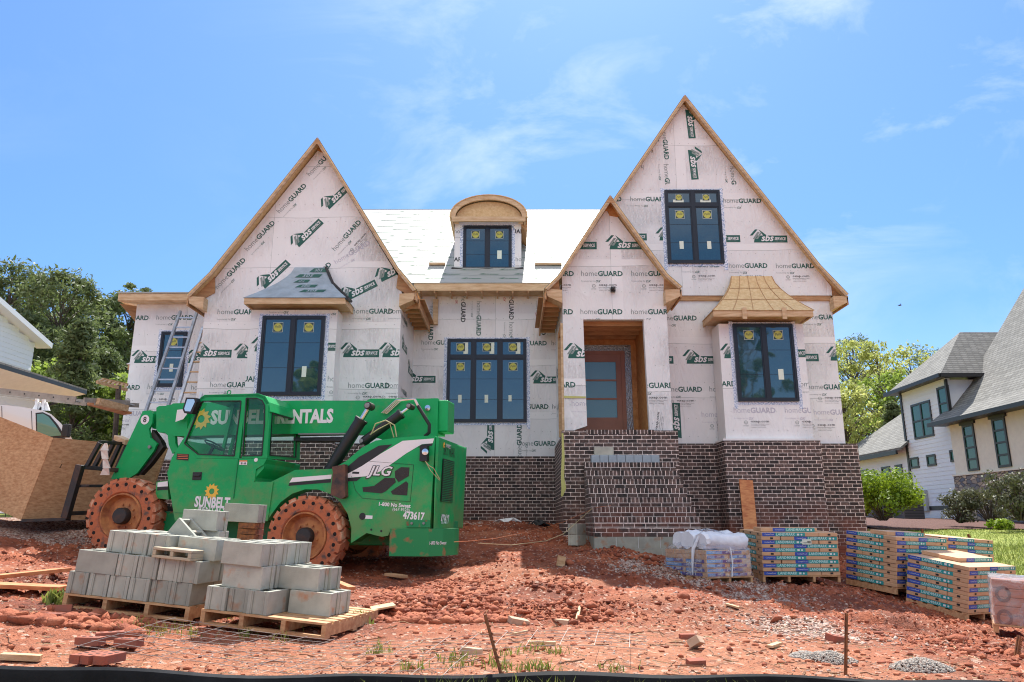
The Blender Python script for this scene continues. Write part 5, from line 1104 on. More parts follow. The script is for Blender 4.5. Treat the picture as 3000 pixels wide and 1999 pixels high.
# boom
BD = .95
boom = tpoly(((536, 1181), (870, 1174), (1074, 1174), (1086, 1168), (1283, 1168), (1283, 1272), (1010, 1268), (536, 1278)), BD, .42, 'boom', GR)
tpoly(((1009, 1262), (1068, 1190), (1085, 1172), (1283, 1167), (1281, 1300), (1200, 1320), (1110, 1285)), BD - .05, .048, 'boom_side_plate', GR)
a = T(1283, 1168, BD); b = T(1281, 1262, BD); MB().box(b.x, b.x + .18, BD, BD + .42, b.z - .02, a.z - .03).build('boom_end_cap', GR, TEL, bevel=.02)
MB().lathe([(.05, 0), (.05, .03), (0, .035)], T(1254, 1196, BD - .05), (0, -1, 0), 18).build('boom_pivot_pin', M_['chrome'], TEL)
MB().bar(T(875, 1272, BD - .02), T(1018, 1271, BD - .02), .03, .025).build('hose_rail', M_['grey_mid'], TEL)
tpoly(((860, 1282), (1012, 1280), (1000, 1292), (860, 1292)), BD + .05, .3, 'boom_underside', M_['black'], bevel=0)
S_ = MB()
def btext(t, x0, y0, x1, y1, m, off, hs):
    a = T(x0, y0, BD); b = T(x1, y1, BD); v = b - a; SS = Sheet(S_, a, v.normalized(), Vector((-v.normalized().z, 0, v.normalized().x)), (0, -1, 0)); SS.base = .006; SS.text(t, 0, 0, v.length, 0, m, off, 0, 0, hs)
btext('SUNBELT', 616, 1242, 798, 1240, 0, .045, 1.15); btext('RENTALS', 812, 1240, 976, 1237, 0, .045, 1.25)
c0 = T(590, 1228, BD) + Vector((0, -.008, 0))
def sunlogo(mb, c, r, m, m2, ex=Vector((1, 0, 0)), ez=Vector((0, 0, 1))):
    n = 11
    for k in range(n):
        a0 = 2 * math.pi * k / n; a1 = a0 + 2 * math.pi / n; f = lambda a, q: c + ex * (math.cos(a) * q) + ez * (math.sin(a) * q)
        mb.poly([f(a0, r * .36), f(a0, r * .70), f(a0 + .2, r), f(a1, r * .70), f(a1, r * .36)], m)
sunlogo(S_, c0, .20, 1, 0)
dd = [T(527, 1203, BD - .1), T(552, 1200, BD - .1), T(556, 1215, BD - .1), T(545, 1230, BD - .1), T(522, 1238, BD - .1)]
S_.build('boom_lettering', [M_['white'], M_['yellow']], boom)
for i, (x0, x1, y0, y1) in enumerate(((458, 488, 1190, 1268), (482, 512, 1187, 1275), (500, 548, 1182, 1278))):
    tpoly(((x0, y0 + 5), (x0 + 8, y0), (x1, y0 - 1), (x1, y1), (x0 + 8, y1), (x0, y1 - 8)), BD - .04 - .025 * i, .5 + .05 * i, 'boom_section_collar', GR, bevel=.02)
tpoly(((440, 1206), (560, 1198), (560, 1262), (446, 1256)), BD + .06, .3, 'inner_boom', GR)
MB().poly([p + Vector((0, -.08, 0)) for p in dd]).build('boom_angle_dial', M_['white'], TEL)
tpoly(((490, 1262), (512, 1262), (514, 1300), (522, 1318), (505, 1330), (494, 1302)), BD - .08, .07, 'hose_guide', GR)
# lift cylinders and hoses
def cyl(a, b, frac, r, name):
    e = MB(); m = a.lerp(b, frac); e.tube([a, m], r, 18, 0); e.tube([m, b], r * .42, 14, 1); e.tube([m - (b - a).normalized() * .04, m + (b - a).normalized() * .01], r * 1.12, 18, 0)
    for p in (a, b): e.lathe([(0, -.09), (r * .62, -.09), (r * .62, .09), (0, .09)], p, (0, 1, 0), 14, 2); e.lathe([(r * .42, .101), (r * .42, .125), (0, .128)], p, (0, -1, 0), 12, 3)
    e.build(name, [M_['black'], M_['chrome'], M_['dark_metal'], M_['grey_mid']], TEL, smooth=True)
cyl(T(962, 1385, .62), T(1083, 1191, .62), .80, .105, 'lift_cylinder'); cyl(T(1066, 1294, .66), T(1203, 1192, .66), .80, .08, 'compensating_cylinder')
h = MB()
for k in range(4): o_ = Vector((.03 * k, 0, -.006 * k)); h.tube([T(1118, 1210, BD - .09) + o_, T(1160, 1172, BD - .09) + o_, T(1212, 1169, BD - .09) + o_ * .4, T(1226, 1196, BD - .1) + o_ * .4], .009, 6, 0)
h.tube([T(1225, 1190, .7), T(1240, 1215, .66), T(1258, 1245, .64), T(1257, 1268, .66), T(1245, 1278, .7)], .03, 10, 1)
h.tube([T(1088, 1272, .5), T(1100, 1242, .48), T(1130, 1232, .48), T(1156, 1246, .5), T(1162, 1280, .5)], .011, 6, 2); h.tube([T(1084, 1274, .52), T(1108, 1258, .5), T(1142, 1240, .5), T(1154, 1282, .52)], .010, 6, 2)
h.tube([T(1020, 1350, .5), T(1045, 1310, .5), T(1062, 1296, .5)], .008, 5, 1); h.build('hydraulic_hoses', [M_['chrome'], M_['rubber'], M_['cord_straw']], TEL, smooth=True)
# gooseneck head
GN = ((418, 1205), (441, 1202), (448, 1212), (446, 1240), (436, 1258), (440, 1282), (460, 1300), (450, 1322), (402, 1386), (380, 1400), (325, 1404), (340, 1370))
tpoly(GN, .88, .05, 'boom_head', GR); tpoly(GN, 1.32, .05, 'boom_head', GR)
c0 = T(425, 1230, .88) + Vector((0, -.004, 0)); S_ = MB(); S_.lathe([(.088, 0), (0, .001)], c0, (0, -1, 0), 28, 0); SS = Sheet(S_, c0, (1, 0, 0), (0, 0, 1), (0, -1, 0)); SS.text('8', -.035, -.045, .07, 0, 1, .02, 0, 0, .95); S_.build('number_plate_disc', [M_['white'], M_['black']], TEL)
MB().lathe([(.03, 0), (.03, .03), (0, .03)], T(440, 1310, .87), (0, -1, 0), 12).build('head_pin', M_['grey_mid'], TEL)
cyl(T(470, 1302, 1.1), T(395, 1385, 1.1), .7, .09, 'tilt_cylinder')
tpoly(((446, 1258), (470, 1290), (478, 1310), (440, 1360), (410, 1392), (398, 1386), (450, 1322), (462, 1300), (440, 1282)), .94, .12, 'tilt_link', M_['dark_metal'])
# fork carriage
f = MB(); dm = M_['dark_metal']
f.bar(T(236, 1363, .35), T(192, 1518, .35), .10, .13); f.bar(T(232, 1368, .35), T(345, 1378, .9), .08, .07); f.bar(T(190, 1505, .35), T(330, 1500, 1.5), .07, .07); f.bar(T(226, 1424, .4), T(300, 1424, .8), .05, .05)
for k in range(5): x = 293 + k * 20; f.bar(T(x, 1297 + k, .45 + .22 * k), T(x - 38 + 2 * k, 1366 + k, .45 + .22 * k), .06, .07)
f.bar(T(292, 1296, .45), T(380, 1301, 1.35), .06, .06); f.bar(T(345, 1378, .9), T(330, 1500, 1.5), .08, .08); f.bar(T(238, 1425, .38), T(262, 1423, .45), .035, .035, 0)
f.build('fork_carriage', dm, TEL, bevel=.006)
MB().bar(T(200, 1521, .5), T(70, 1526, .5), .12, .05).build('fork', dm, TEL); MB().bar(T(300, 1515, 1.5), T(120, 1522, 1.5), .12, .05).build('fork', dm, TEL)
r = MB(); rg_ = [T(310, 1299, .38), T(305, 1320, .34), T(308, 1345, .33), T(312, 1372, .33), T(308, 1392, .35)]; ws = [.03, .07, .05, .06, .08]
for i in range(4): r.poly([rg_[i] + Vector((-ws[i], 0, 0)), rg_[i] + Vector((ws[i], -.01, 0)), rg_[i + 1] + Vector((ws[i + 1], .02, 0)), rg_[i + 1] + Vector((-ws[i + 1], -.02, 0))])
rr = r.build('rag', M_['cloth']); rr.matrix_world = TEL.matrix_world.copy(); md = rr.modifiers.new('thick', 'SOLIDIFY'); md.thickness = .012; tag(rr, 'off-white rag tied to the black fork carriage', 'rag')
# cab: side panels with window openings
CD = .12; CWd = .95
def ringpanel(outer, inner, d, th, name, m=GR, bevel=.012, bridge=True):
    o_, i_ = [T(x, y, d) for x, y in outer], [T(x, y, d) for x, y in inner]; n = len(o_); off = Vector((0, th, 0)); mb = MB(); vs = o_ + i_ + [p + off for p in o_] + [p + off for p in i_]
    fs = []
    for k in range(n):
        j = (k + 1) % n; fs += [(k, j, n + j, n + k), (2 * n + k, 3 * n + k, 3 * n + j, 2 * n + j), (k, 2 * n + k, 2 * n + j, j), (n + k, n + j, 3 * n + j, 3 * n + k)]
    mb.add(vs, fs); return mb.build(name, m, CAB, bevel=bevel)
CAB = empty('cab'); CAB.parent = TEL
fo = ((535, 1290), (586, 1166), (600, 1157), (712, 1155), (716, 1156), (716, 1200), (700, 1343), (576, 1343))
fi = ((541, 1300), (589, 1182), (594, 1176), (704, 1175), (706, 1176), (704, 1200), (686, 1336), (580, 1331))
ro = ((716, 1155), (756, 1154), (777, 1161), (788, 1180), (789, 1240), (782, 1343), (708, 1343), (712, 1240))
ri = ((722, 1167), (752, 1167), (768, 1174), (775, 1188), (775, 1240), (767, 1334), (711, 1336), (717, 1240))
for d in (CD, CD + CWd): ringpanel(fo, fi, d, .05, 'door_frame'); ringpanel(ro, ri, d, .05, 'rear_side_frame')
for nm, pts in (('door_window', fi), ('side_window', ri)):
    mb = MB(); mb.prism([T(x, y, CD + .02) for x, y in pts], (0, .008, 0)); mb.build(nm, M_['cabglass'], CAB)
    mb = MB(); q = [T(x, y, CD - .002) for x, y in pts]
    for i in range(len(q)): mb.bar(q[i], q[(i + 1) % len(q)], .018, .018)
    mb.build('window_seal', M_['black'], CAB)
mb = MB(); mb.prism([T(x, y, CD + CWd + .02) for x, y in fi], (0, .006, 0)); mb.build('far_window', M_['cabglass'], CAB)
roofp = [T(x, y, CD) for x, y in ((586, 1166), (600, 1157), (756, 1153), (777, 1160), (788, 1179), (792, 1207), (784, 1207), (780, 1184), (770, 1168), (750, 1162), (604, 1165), (590, 1172))]
mb = MB(); mb.prism(roofp, (0, CWd + .05, 0)); mb.build('cab_roof', GR, CAB, bevel=.01)
low = ((512, 1525), (496, 1427), (490, 1386), (503, 1342), (535, 1288), (576, 1343.5), (782, 1343.5), (772, 1362), (750, 1375), (745, 1412), (800, 1412), (784, 1527), (640, 1529))
mb = MB(); mb.prism([T(x, y, CD) for x, y in low], (0, CWd + .05, 0)); mb.build('cab_body', GR, CAB, bevel=.02)
# bulging rear lower corner and rear wall with its window
us = T(788, 1200, CD).x; ur = T(781, 1342, CD).x
A_ = [TU(787, 1184, us), TU(882, 1210, us), TU(879, 1349, us), TU(779, 1345, us)]
Bv = [TU(797, 1212, us), TU(869, 1232, us), TU(866, 1340, us), TU(790, 1334, us)]
mb = MB(); n = 4; off = Vector((-.05, 0, 0)); mb.add(A_ + Bv + [p + off for p in A_] + [p + off for p in Bv], sum([[(k, (k + 1) % 4, 4 + (k + 1) % 4, 4 + k), (8 + k, 12 + k, 12 + (k + 1) % 4, 8 + (k + 1) % 4), (k, 8 + k, 8 + (k + 1) % 4, (k + 1) % 4), (4 + k, 4 + (k + 1) % 4, 12 + (k + 1) % 4, 12 + k)] for k in range(4)], [])); mb.build('rear_wall_frame', GR, CAB, bevel=.01)
mb = MB(); mb.prism([p + Vector((-.03, 0, 0)) for p in Bv], (.008, 0, 0)); mb.build('rear_window', M_['cabglass'], CAB)
mb = MB()
for i in range(4): mb.bar(Bv[i] + Vector((.003, 0, 0)), Bv[(i + 1) % 4] + Vector((.003, 0, 0)), .018, .018)
mb.build('window_seal', M_['black'], CAB)
# roof shoulder falling to the rear wall
a0 = T(756, 1153, CD); y1_ = A_[1].y
mb = MB(); mb.add([T(777, 1160, CD), T(788, 1179, CD), A_[0], A_[1], A_[1] + Vector((-.02, 0, .10)), A_[1] + Vector((-.16, 0, .16))] , [(0, 1, 2, 3, 4, 5)]); None
sh = [TU(784, 1344, us), TU(872, 1347, us), T(782, 1344, CD) + Vector((0, 0, 0))]
zlow = T(750, 1412, CD).z; zt2 = T(784, 1343, CD).z
mb = MB(); xa = T(745, 1400, CD).x; yb2 = A_[2].y
mb.prism([(us, CD + .02, zt2), (us - .02, CD + .02, zt2 - .16), (us - .22, CD + .02, zlow), (xa - .12, CD + .02, zlow), (xa - .12, CD + .02, zt2)], (0, yb2 - CD, 0)); mb.build('fuel_tank_bulge', GR, CAB, bevel=.05)
MB().box(T(545, 1400, CD).x, T(690, 1400, CD).x, CD + .1, CD + .85, T(600, 1343, CD).z - .05, T(600, 1343, CD).z + .004).build('cab_floor', M_['black'], CAB)
# interior: wheel, column, seat, levers
s0 = T(628, 1305, .5); mb = MB(); pts = [s0 + Vector((math.cos(t) * .17 * .9, math.sin(t) * .17, math.cos(t) * -.09)) for t in [k * math.pi / 10 for k in range(21)]]; mb.tube(pts, .013, 6, cap=False); mb.tube([s0, s0 + Vector((-.18, 0, -.35))], .03, 8); 
for t in (0, 2.1, 4.2): mb.tube([s0, s0 + Vector((math.cos(t) * .15, math.sin(t) * .17, math.cos(t) * -.08))], .009, 5)
mb.build('steering_wheel', M_['black'], CAB)
s1 = T(735, 1335, .55); mb = MB(); mb.box(s1.x - .30, s1.x + .10, .3, .82, s1.z - .32, s1.z - .18); mb.box(s1.x + .04, s1.x + .12, .42, .70, s1.z - .18, s1.z + .02); mb.build('seat', M_['black'], CAB, bevel=.03)
mb = MB(); mb.bar(T(650, 1335, .9), T(686, 1180, .9), .05, .05); mb.bar(T(672, 1335, 1.05), T(712, 1176, 1.05), .05, .05); mb.build('far_pillar', GR, CAB)
# handle, decals, mirror
a = T(578, 1395, CD); mb = MB(); mb.box(a.x - .085, a.x + .085, CD - .012, CD - .001, a.z - .065, a.z + .065); mb.box(a.x - .06, a.x + .06, CD - .03, CD - .013, a.z - .01, a.z + .025); mb.build('door_handle', M_['black'], CAB, bevel=.01)
S_ = MB(); sunlogo(S_, T(621, 1440, CD) + Vector((0, -.005, 0)), .135, 1, 0)
def ctext(t, x0, y0, x1, y1, m, off, hs):
    a = T(x0, y0, CD); b = T(x1, y1, CD); v = b - a; SS = Sheet(S_, a, v.normalized(), Vector((-v.normalized().z, 0, v.normalized().x)), (0, -1, 0)); SS.base = .005; SS.text(t, 0, 0, v.length, 0, m, off, 0, 0, hs)
S_.build('sun_emblem', [M_['white'], M_['yellow']], CAB); S_ = MB()
ctext('SUNBELT', 569, 1484, 672, 1489, 0, .04, 1.5); ctext('RENTALS', 581, 1498, 660, 1502, 0, .02, .85)
S_.build('door_lettering', M_['white'], CAB); S_ = MB()
for pts, m in ((((519, 1329), (554, 1331), (552, 1350), (517, 1347)), 2), (((702, 1349), (725, 1349), (724, 1353), (702, 1353)), 3), (((702, 1353), (725, 1353), (724, 1363), (701, 1362)), 0), (((706, 1355), (711, 1355), (711, 1361), (706, 1361)), 2), (((714, 1356), (721, 1355), (721, 1361), (714, 1361)), 2)): S_.poly([T(x, y, CD) + Vector((0, -.005, 0)) for x, y in pts], m)
for k in range(3):
    a, b = T(521, 1333 + 5 * k, CD), T(551, 1334 + 5 * k, CD); S_.bar(a + Vector((0, -.0065, 0)), b + Vector((0, -.0065, 0)), .001, .008, 3)
S_.lathe([(.035, 0), (.03, .012), (0, .012)], T(750, 1348, CD), (0, -1, 0), 14, 0)
S_.poly([T(x, y, CD + .01) + Vector((0, -.0, 0)) for x, y in ((706, 1349), (736, 1344), (737, 1349), (712, 1352))], 2)
S_.build('cab_markings', [M_['white'], M_['yellow'], mat('dark_label', (.03, .012, .012), .5), mat('orange_label', (.75, .22, .08), .5)], CAB)
ml = MB(); ml.bar(T(698, 1345, CD - .005), T(684, 1460, CD - .005), .02, .012); ml.bar(T(512, 1502, CD - .004), T(645, 1507, CD - .004), .006, .006); ml.build('door_hinge', M_['green_dark'], CAB)
m_ = MB(); q = [T(x, y, .0) for x, y in ((545, 1165), (574, 1166), (576, 1178), (562, 1212), (540, 1211), (535, 1200))]; m_.prism(q, (.02, .09, 0)); m_.prism([T(x, y, -.004) for x, y in ((549, 1170), (569, 1170), (571, 1178), (558, 1206), (543, 1205), (540, 1198))], (0, -.004, 0), 1); m_.bar(T(560, 1190, .08), T(592, 1188, CD), .02, .02, 0); m_.build('wing_mirror', [M_['black'], M_['chrome']], TEL, bevel=.008)
m_ = MB(); c0 = T(671, 1150, CD + .1); m_.tube([c0 + Vector((math.cos(t) * .035, 0, math.sin(t) * .035)) for t in [k * math.pi / 6 for k in range(13)]], .009, 6); m_.build('lifting_eye', GR, CAB)
tpoly(((455, 1460), (458, 1412), (490, 1408), (494, 1464)), .16, .6, 'front_fender', GR); S_ = MB(); S_.poly([T(x, y, .155) for x, y in ((462, 1414), (491, 1410), (492, 1425), (461, 1427))], 0); S_.poly([T(x, y, .155) for x, y in ((461, 1428), (492, 1426), (493, 1435), (460, 1437))], 1); S_.build('fender_stripe', [M_['white'], M_['black']], TEL)

# ------------------------------------------------------------------ wooden box on the forks
def Tw(px, py, d): return TEL.matrix_world @ T(px, py, d) if False else TO + E1 * T(px, py, d).x + E2 * d + Vector((0, 0, T(px, py, d).z))
BX = empty('wooden_box', Tw(63, 1521, .0), label='big open box of orange brown chipboard held tilted on the telehandler forks', cat='box')
inv = Matrix.Translation(BX.matrix_world.translation).inverted()
def bpanel(pts, off, name, m=M_['osb'], parent=BX): mb = MB(); mb.prism([inv @ p for p in pts], off); return mb.build(name, m, parent)
c_t, c_b = Tw(156, 1283, .55), Tw(63, 1521, .55)
lt, lb = P(-140, 1166, 14.9), P(-150, 1430, 14.9)
r_t, r_b = P(492, 1312, 15.3), P(420, 1520, 15.3)
bpanel([c_t, lt, lb, c_b], (.01, .03, -.012), 'left_panel'); bpanel([c_t + Vector((.012, 0, 0)), r_t, r_b, c_b + Vector((.012, 0, 0))], (-.01, .04, 0), 'front_panel')
bt, bb = lt + (r_t - c_t) * 1.0 - Vector((0, 0, .75)), lb + (r_b - c_b) * 1.0
bpanel([r_t, bt, bb, r_b], (-.01, -.03, 0), 'back_panel'); bpanel([lt - Vector((0, 0, .1)), bt, bb, lb], (.03, .01, 0), 'far_panel'); bpanel([c_b, lb, bb, r_b], (0, 0, -.02), 'floor_panel')
S_ = MB(); a = inv @ Tw(125, 1375, .03); v = ((r_t - c_t) * 1).normalized(); nn = v.cross(Vector((0, 0, 1))).normalized(); SS = Sheet(S_, a + nn * .02, v, Vector((0, 0, 1)), nn)
q0 = c_t + (c_b - c_t) * .36; S2 = (r_t - c_t).normalized(); q1 = inv @ (q0 + S2 * .28 + nn * .012); upv = (c_t - c_b).normalized(); SS = Sheet(S_, q1, S2, upv, nn); SS.base = .01; SS.text('EDGE GOLD', 0, 0, .55, 0, 0, .02, .2); SS.text('DO NOT STACK PANELS', 0, .10, .50, 0, 0, 0); S_.build('stamp', [mat('ink_stamp', (.06, .03, .015), .8)], BX)
mb = MB(); 
for a, b in ((P(1130/1, 0, 1), None),): pass
o = MB(); o.bar(P(345, 1283, 14.4), P(378, 1297, 13.9), .14, .09); tag(o.build('timber_offcut', M_['lumber']), 'pale timber lying over the box edge behind the green boom head', 'timber')

# ------------------------------------------------------------------ ladders on the left wall
def ladder(a0, a1, b0, b1, n, name, rail, label, w=.075):
    """rails a (left) and b (right), foot to head"""
    O = a0; e = empty(name, O, label=label, cat='ladder', group='ladders leaning on the wrapped wall'); q = [p - O for p in (a0, a1, b0, b1)]
    nrm = (q[1] - q[0]).cross(q[2] - q[0]).normalized()
    for s, t in ((0, 1), (2, 3)):
        m = MB(); m.bar(q[s], q[t], .055, w, 0, up=nrm); m.build('rail', rail, e)
    for k in range(1, n + 1):
        f = k / (n + .6); m = MB(); m.bar(q[0].lerp(q[1], f), q[2].lerp(q[3], f), .035, .03); m.build('rung', M_['alu'] if rail is not M_['alu'] else M_['plank'], e)
    m = MB()
    for p in (q[1], q[3]): m.lathe([(0, -.03), (.045, -.02), (.045, .02), (0, .03)], p, (1, 0, 0), 10)
    m.build('end_cap', M_['ladder_blue'], e); return e
ladder(P(424, 1215, 16.2), P(528, 915, 17.95), P(485, 1215, 16.2), P(577, 915, 17.95), 9, 'extension_ladder', M_['ladder_blue'], 'taller aluminium extension ladder with blue rail tips leaning over the narrow window')
ladder(P(515, 1215, 16.1), P(594, 962, 17.6), P(575, 1215, 16.1), P(640, 962, 17.6), 8, 'straight_ladder', M_['alu'], 'shorter worn ladder beside the taller one, half hidden by the gable corner')

# ------------------------------------------------------------------ shingle pallets
BT = .063
def bundle_face(S, x, z, w, full):
    """printed strip on a bundle side: blue patch, teal patch with the name"""
    S.put([[(0, .002), (.22, .002), (.22, .060), (0, .060)]], x + .01, z, 0, 1, 1); S.put([[(0, .002), (.52, .002), (.52, .060), (0, .060)]], x + .232, z, 0, 1, 2)
    S.text('CertainTeed', x + .05, z + .022, .16, 0, 3, .0, 0, .001, 1.0, res=1); S.text('LANDMARK', x + .25, z + .013, .33, 0, 4, .02, .15, .001, 1.05, res=1)
    S.put([[(0, 0), (.04, 0), (.04, .03), (0, .03)]], x + .61, z + .016, 0, 1, 3, .001); S.put([[(math.cos(t) * .016, math.sin(t) * .016) for t in [k * math.pi / 4 for k in range(8)]]], x + .69, z + .03, 0, 1, 3, .001)
SM = [M_['cardboard'], M_['blue'], M_['teal'], M_['print_pale'], M_['print_teal'], M_['lblue'], M_['black']]
def stack(F_, rows, label, top=0, wrapped=False, alt=0, lbl=True, name='shingle_pallet'):
    """pallet 1.33 x 1.0 m of bundles 1.0 x .333; rows alternate direction"""
    e = empty(name, F_, label=label, cat='shingle pallet', group=None if wrapped else 'pallets of shingle bundles')
    def bnd(x0, x1, y0, y1, z0, front, left, fl):
        mb = MB(); g = .004; j = random.uniform(-.008, .008); k = random.uniform(-.006, .006)
        x0 += j + g; x1 += j - g; y0 += k + g; y1 += k - g; zb = z0 + .001; zt = z0 + BT - .002
        mb.box(x0, x1, y0, y1, zb, zt)
        if front and x1 - x0 > .9: bundle_face(Sheet(mb, (x0, y0, 0), (1, 0, 0), (0, 0, 1), (0, -1, 0)), 0 if fl else .22, z0, 1, 1)
        elif front: S = Sheet(mb, (x0, y0, 0), (1, 0, 0), (0, 0, 1), (0, -1, 0)); S.put([[(.0, .0), (.05, 0), (.05, .03), (0, .03)]], .15, z0 + .017, 0, 1, 6)
        if left and y1 - y0 > .9: bundle_face(Sheet(mb, (x0, y1, 0), (0, -1, 0), (0, 0, 1), (-1, 0, 0)), 0 if fl else .2, z0, 1, 1)
        elif left: S = Sheet(mb, (x0, y1, 0), (0, -1, 0), (0, 0, 1), (-1, 0, 0)); S.put([[(.0, .0), (.05, 0), (.05, .03), (0, .03)]], .15, z0 + .017, 0, 1, 6)
        mb.build('bundle', SM, e, bevel=.006)
    for r in range(rows):
        z = r * BT; a = (r + alt) % 2
        if a == 0:
            for i in range(3): bnd(0, 1.0, i * .333, (i + 1) * .333, z, i == 0, True, True)
            bnd(1.0, 1.333, 0, 1.0, z, True, False, False)
        else:
            bnd(0, .333, 0, 1.0, z, True, True, True)
            for i in range(3): bnd(.333, 1.333, i * .333, (i + 1) * .333, z, i == 0, False, False)
    for i in range(top):
        mb = MB(); mb.box(.1 + i * .02, 1.1 + i * .02, .25 + .34 * i, .58 + .34 * i, rows * BT + .001, rows * BT + BT - .002); bundle_face(Sheet(mb, (.1 + i * .02, .25 + .34 * i, 0), (1, 0, 0), (0, 0, 1), (0, -1, 0)), .2, rows * BT, 1, 1); mb.build('bundle', SM, e, bevel=.006)
    for i in range(6): MB().box(.005, 1.325, i * .18, i * .18 + .10, -.020, -.0015).build('deck_board', M_['pallet'], e)
    for x in (0, .43, .86, 1.29): MB().box(x, x + .04, .006, .994, -.11, -.0205).build('stringer', M_['pallet'], e)
    if wrapped: film_over(e, 1.333, 1.0, rows * BT)
    return e
def film_over(e, w, d, h, roll=True):
    n = 26; mb = []; X = np.linspace(-.03, w + .03, n); Yg = np.linspace(-.03, d + .03, n)
def cbox(name, F_, w, d, rows, label, face):
    pass
def stackframe(px, py, Y, yaw, roll=0, dz=0, pitch=0):
    p = P(px, py, Y); return frame(Vector((p.x, p.y, p.z + dz)), yaw, roll, pitch)
sB = stack(stackframe(2236, 1686, 12.95, -4, .3, 0, 3), 11, 'shingle pallet standing square to the street against the brick bay, white tag on its front', top=1)
MBt = MB().box(.70, .86, -.008, -.006, .50, .585); t_ = MBt.build('paper_tag', M_['sticker'], sB); 
tx = MB(); SS = Sheet(tx, (.72, -.008, .52), (1, 0, 0), (0, 0, 1), (0, -1, 0)); SS.text('32665', 0, 0, .06, 0, 0, .01); SS.put([[(.07 + .012 * k, 0), (.077 + .012 * k, 0), (.077 + .012 * k, .04), (.07 + .012 * k, .04)] for k in range(5)], 0, 0, 0, 1, 0); tx.build('tag_print', M_['black'], sB)
sC = stack(frame(Vector((6.36, 12.9, -1.03)), -27, 2.0, 6), 13, 'tall shingle pallet behind the two right-hand ones, between the house corner and the lawn', top=1, alt=1)
sC2 = stack(frame(Vector((7.70, 13.75, -1.05)), -27, 3.0, 5), 13, 'shingle pallet nearest the lawn, mostly hidden behind the others')
sD = stack(frame(Vector((6.93, 11.95, -1.33)), -30, 1.0, 9), 11, 'shingle pallet in front of the tall one, its left corner toward the street', top=0, alt=1)
for i, (x, y) in enumerate(((.34, .35), (.40, .67))):
    mb = MB(); mb.box(0, 1.0, 0, .333, .002, BT); bundle_face(Sheet(mb, (0, 0, 0), (1, 0, 0), (0, 0, 1), (0, -1, 0)), 0 if i else .2, 0, 1, 1)
    o = mb.build('bundle', SM, sD, bevel=.006); o.matrix_local = Matrix.Translation((x, y, 11 * BT + i * BT * .0))
# wrapped pallet with the white rolls (left of the four)
FA = stackframe(2072, 1690, 12.15, 30, 0, .0); FA = frame(Vector(FA.translation), -32 + 62 - 60, .5)
p = P(2072, 1692, 12.2); FA = frame(p, -0.0, 0)
sA = empty('wrapped_shingle_pallet', frame(p, -28, .5), label='pallet of blue-labelled boxes under clear film with white plastic rolls on top', cat='shingle pallet')
SA = [M_['cardboard'], M_['blue'], M_['lblue'], M_['print_pale'], mat('label_purple', (.05, .04, .26), .45), M_['black']]
for r in range(6):
    z = r * .068
    for (x0, x1, y0, y1, fr) in (((0, .95, 0, .5, 1), (0, .95, .5, 1.0, 0)) if r % 2 else ((0, .48, 0, 1.0, 1), (.48, .95, 0, 1.0, 1))):
        mb = MB(); mb.box(x0 + .004, x1 - .004, y0 + .004, y1 - .004, z + .001, z + .066)
        if fr:
            S = Sheet(mb, (x0 + .004, y0 + .004, 0), (1, 0, 0), (0, 0, 1), (0, -1, 0)); w = x1 - x0 - .02
            S.put([[(.0, .012), (w * .35, .012), (w * .35, .056), (0, .056)]], .01, z, 0, 1, 2); S.put([[(w * .35, .012), (w * .8, .012), (w * .8, .056), (w * .35, .056)]], .01, z, 0, 1, 4); S.text('CertainTeed', .03, z + .026, w * .28, 0, 3, 0, 0, .001, 1, res=1); S.text('SWIFT', .02 + w * .42, z + .024, w * .2, 0, 3, .02, .2, .001, 1.2, res=1)
        if x0 == 0:
            S = Sheet(mb, (.004, y1 - .004, 0), (0, -1, 0), (0, 0, 1), (-1, 0, 0)); w = y1 - y0 - .02
            if r < 4: S.put([[(.0, .01), (w * .4, .01), (w * .4, .058), (0, .058)]], .01, z, 0, 1, 2); S.put([[(w * .4, .01), (w * .9, .01), (w * .9, .058), (w * .4, .058)]], .01, z, 0, 1, 4); S.text('CertainTeed', .03, z + .026, w * .3, 0, 3, 0, 0, .001, 1, res=1); S.text('SWIFT', .02 + w * .5, z + .022, w * .26, 0, 3, .02, .2, .001, 1.1, res=1)
        mb.build('box', SA, sA, bevel=.006)
for i in range(6): MB().box(-.02, .99, i * .185, i * .185 + .09, -.020, -.0015).build('deck_board', M_['pallet'], sA)
for x in (-.015, .46, .93): MB().box(x, x + .045, .006, 1.0, -.11, -.0205).build('stringer', M_['pallet'], sA)
for k, (x, y, z, r, L_) in enumerate(((.06, .17, .54, .125, .90), (.02, .45, .55, .14, .92), (.08, .74, .54, .13, .88))):
    mb = MB(); pts = [(x + L_ * t, y + .02 * math.sin(t * 5), z + .012 * math.sin(t * 7 + k)) for t in np.linspace(0, 1, 16)]; mb.tube(pts, [r * 1.12 * (.86 if i in (0, 15) else 1) * (1 + .05 * math.sin(i * 2.3 + k)) for i in range(16)], 22); mb.v = [(a + random.uniform(-.012, .012), b_ + random.uniform(-.012, .012), c_ + random.uniform(-.012, .012)) for a, b_, c_ in mb.v]; mb.build('plastic_roll', mat('white_plastic_roll%d' % k, (.74, .76, .80), .3, var=.08, bump=.012, bscale=7), sA, smooth=True)
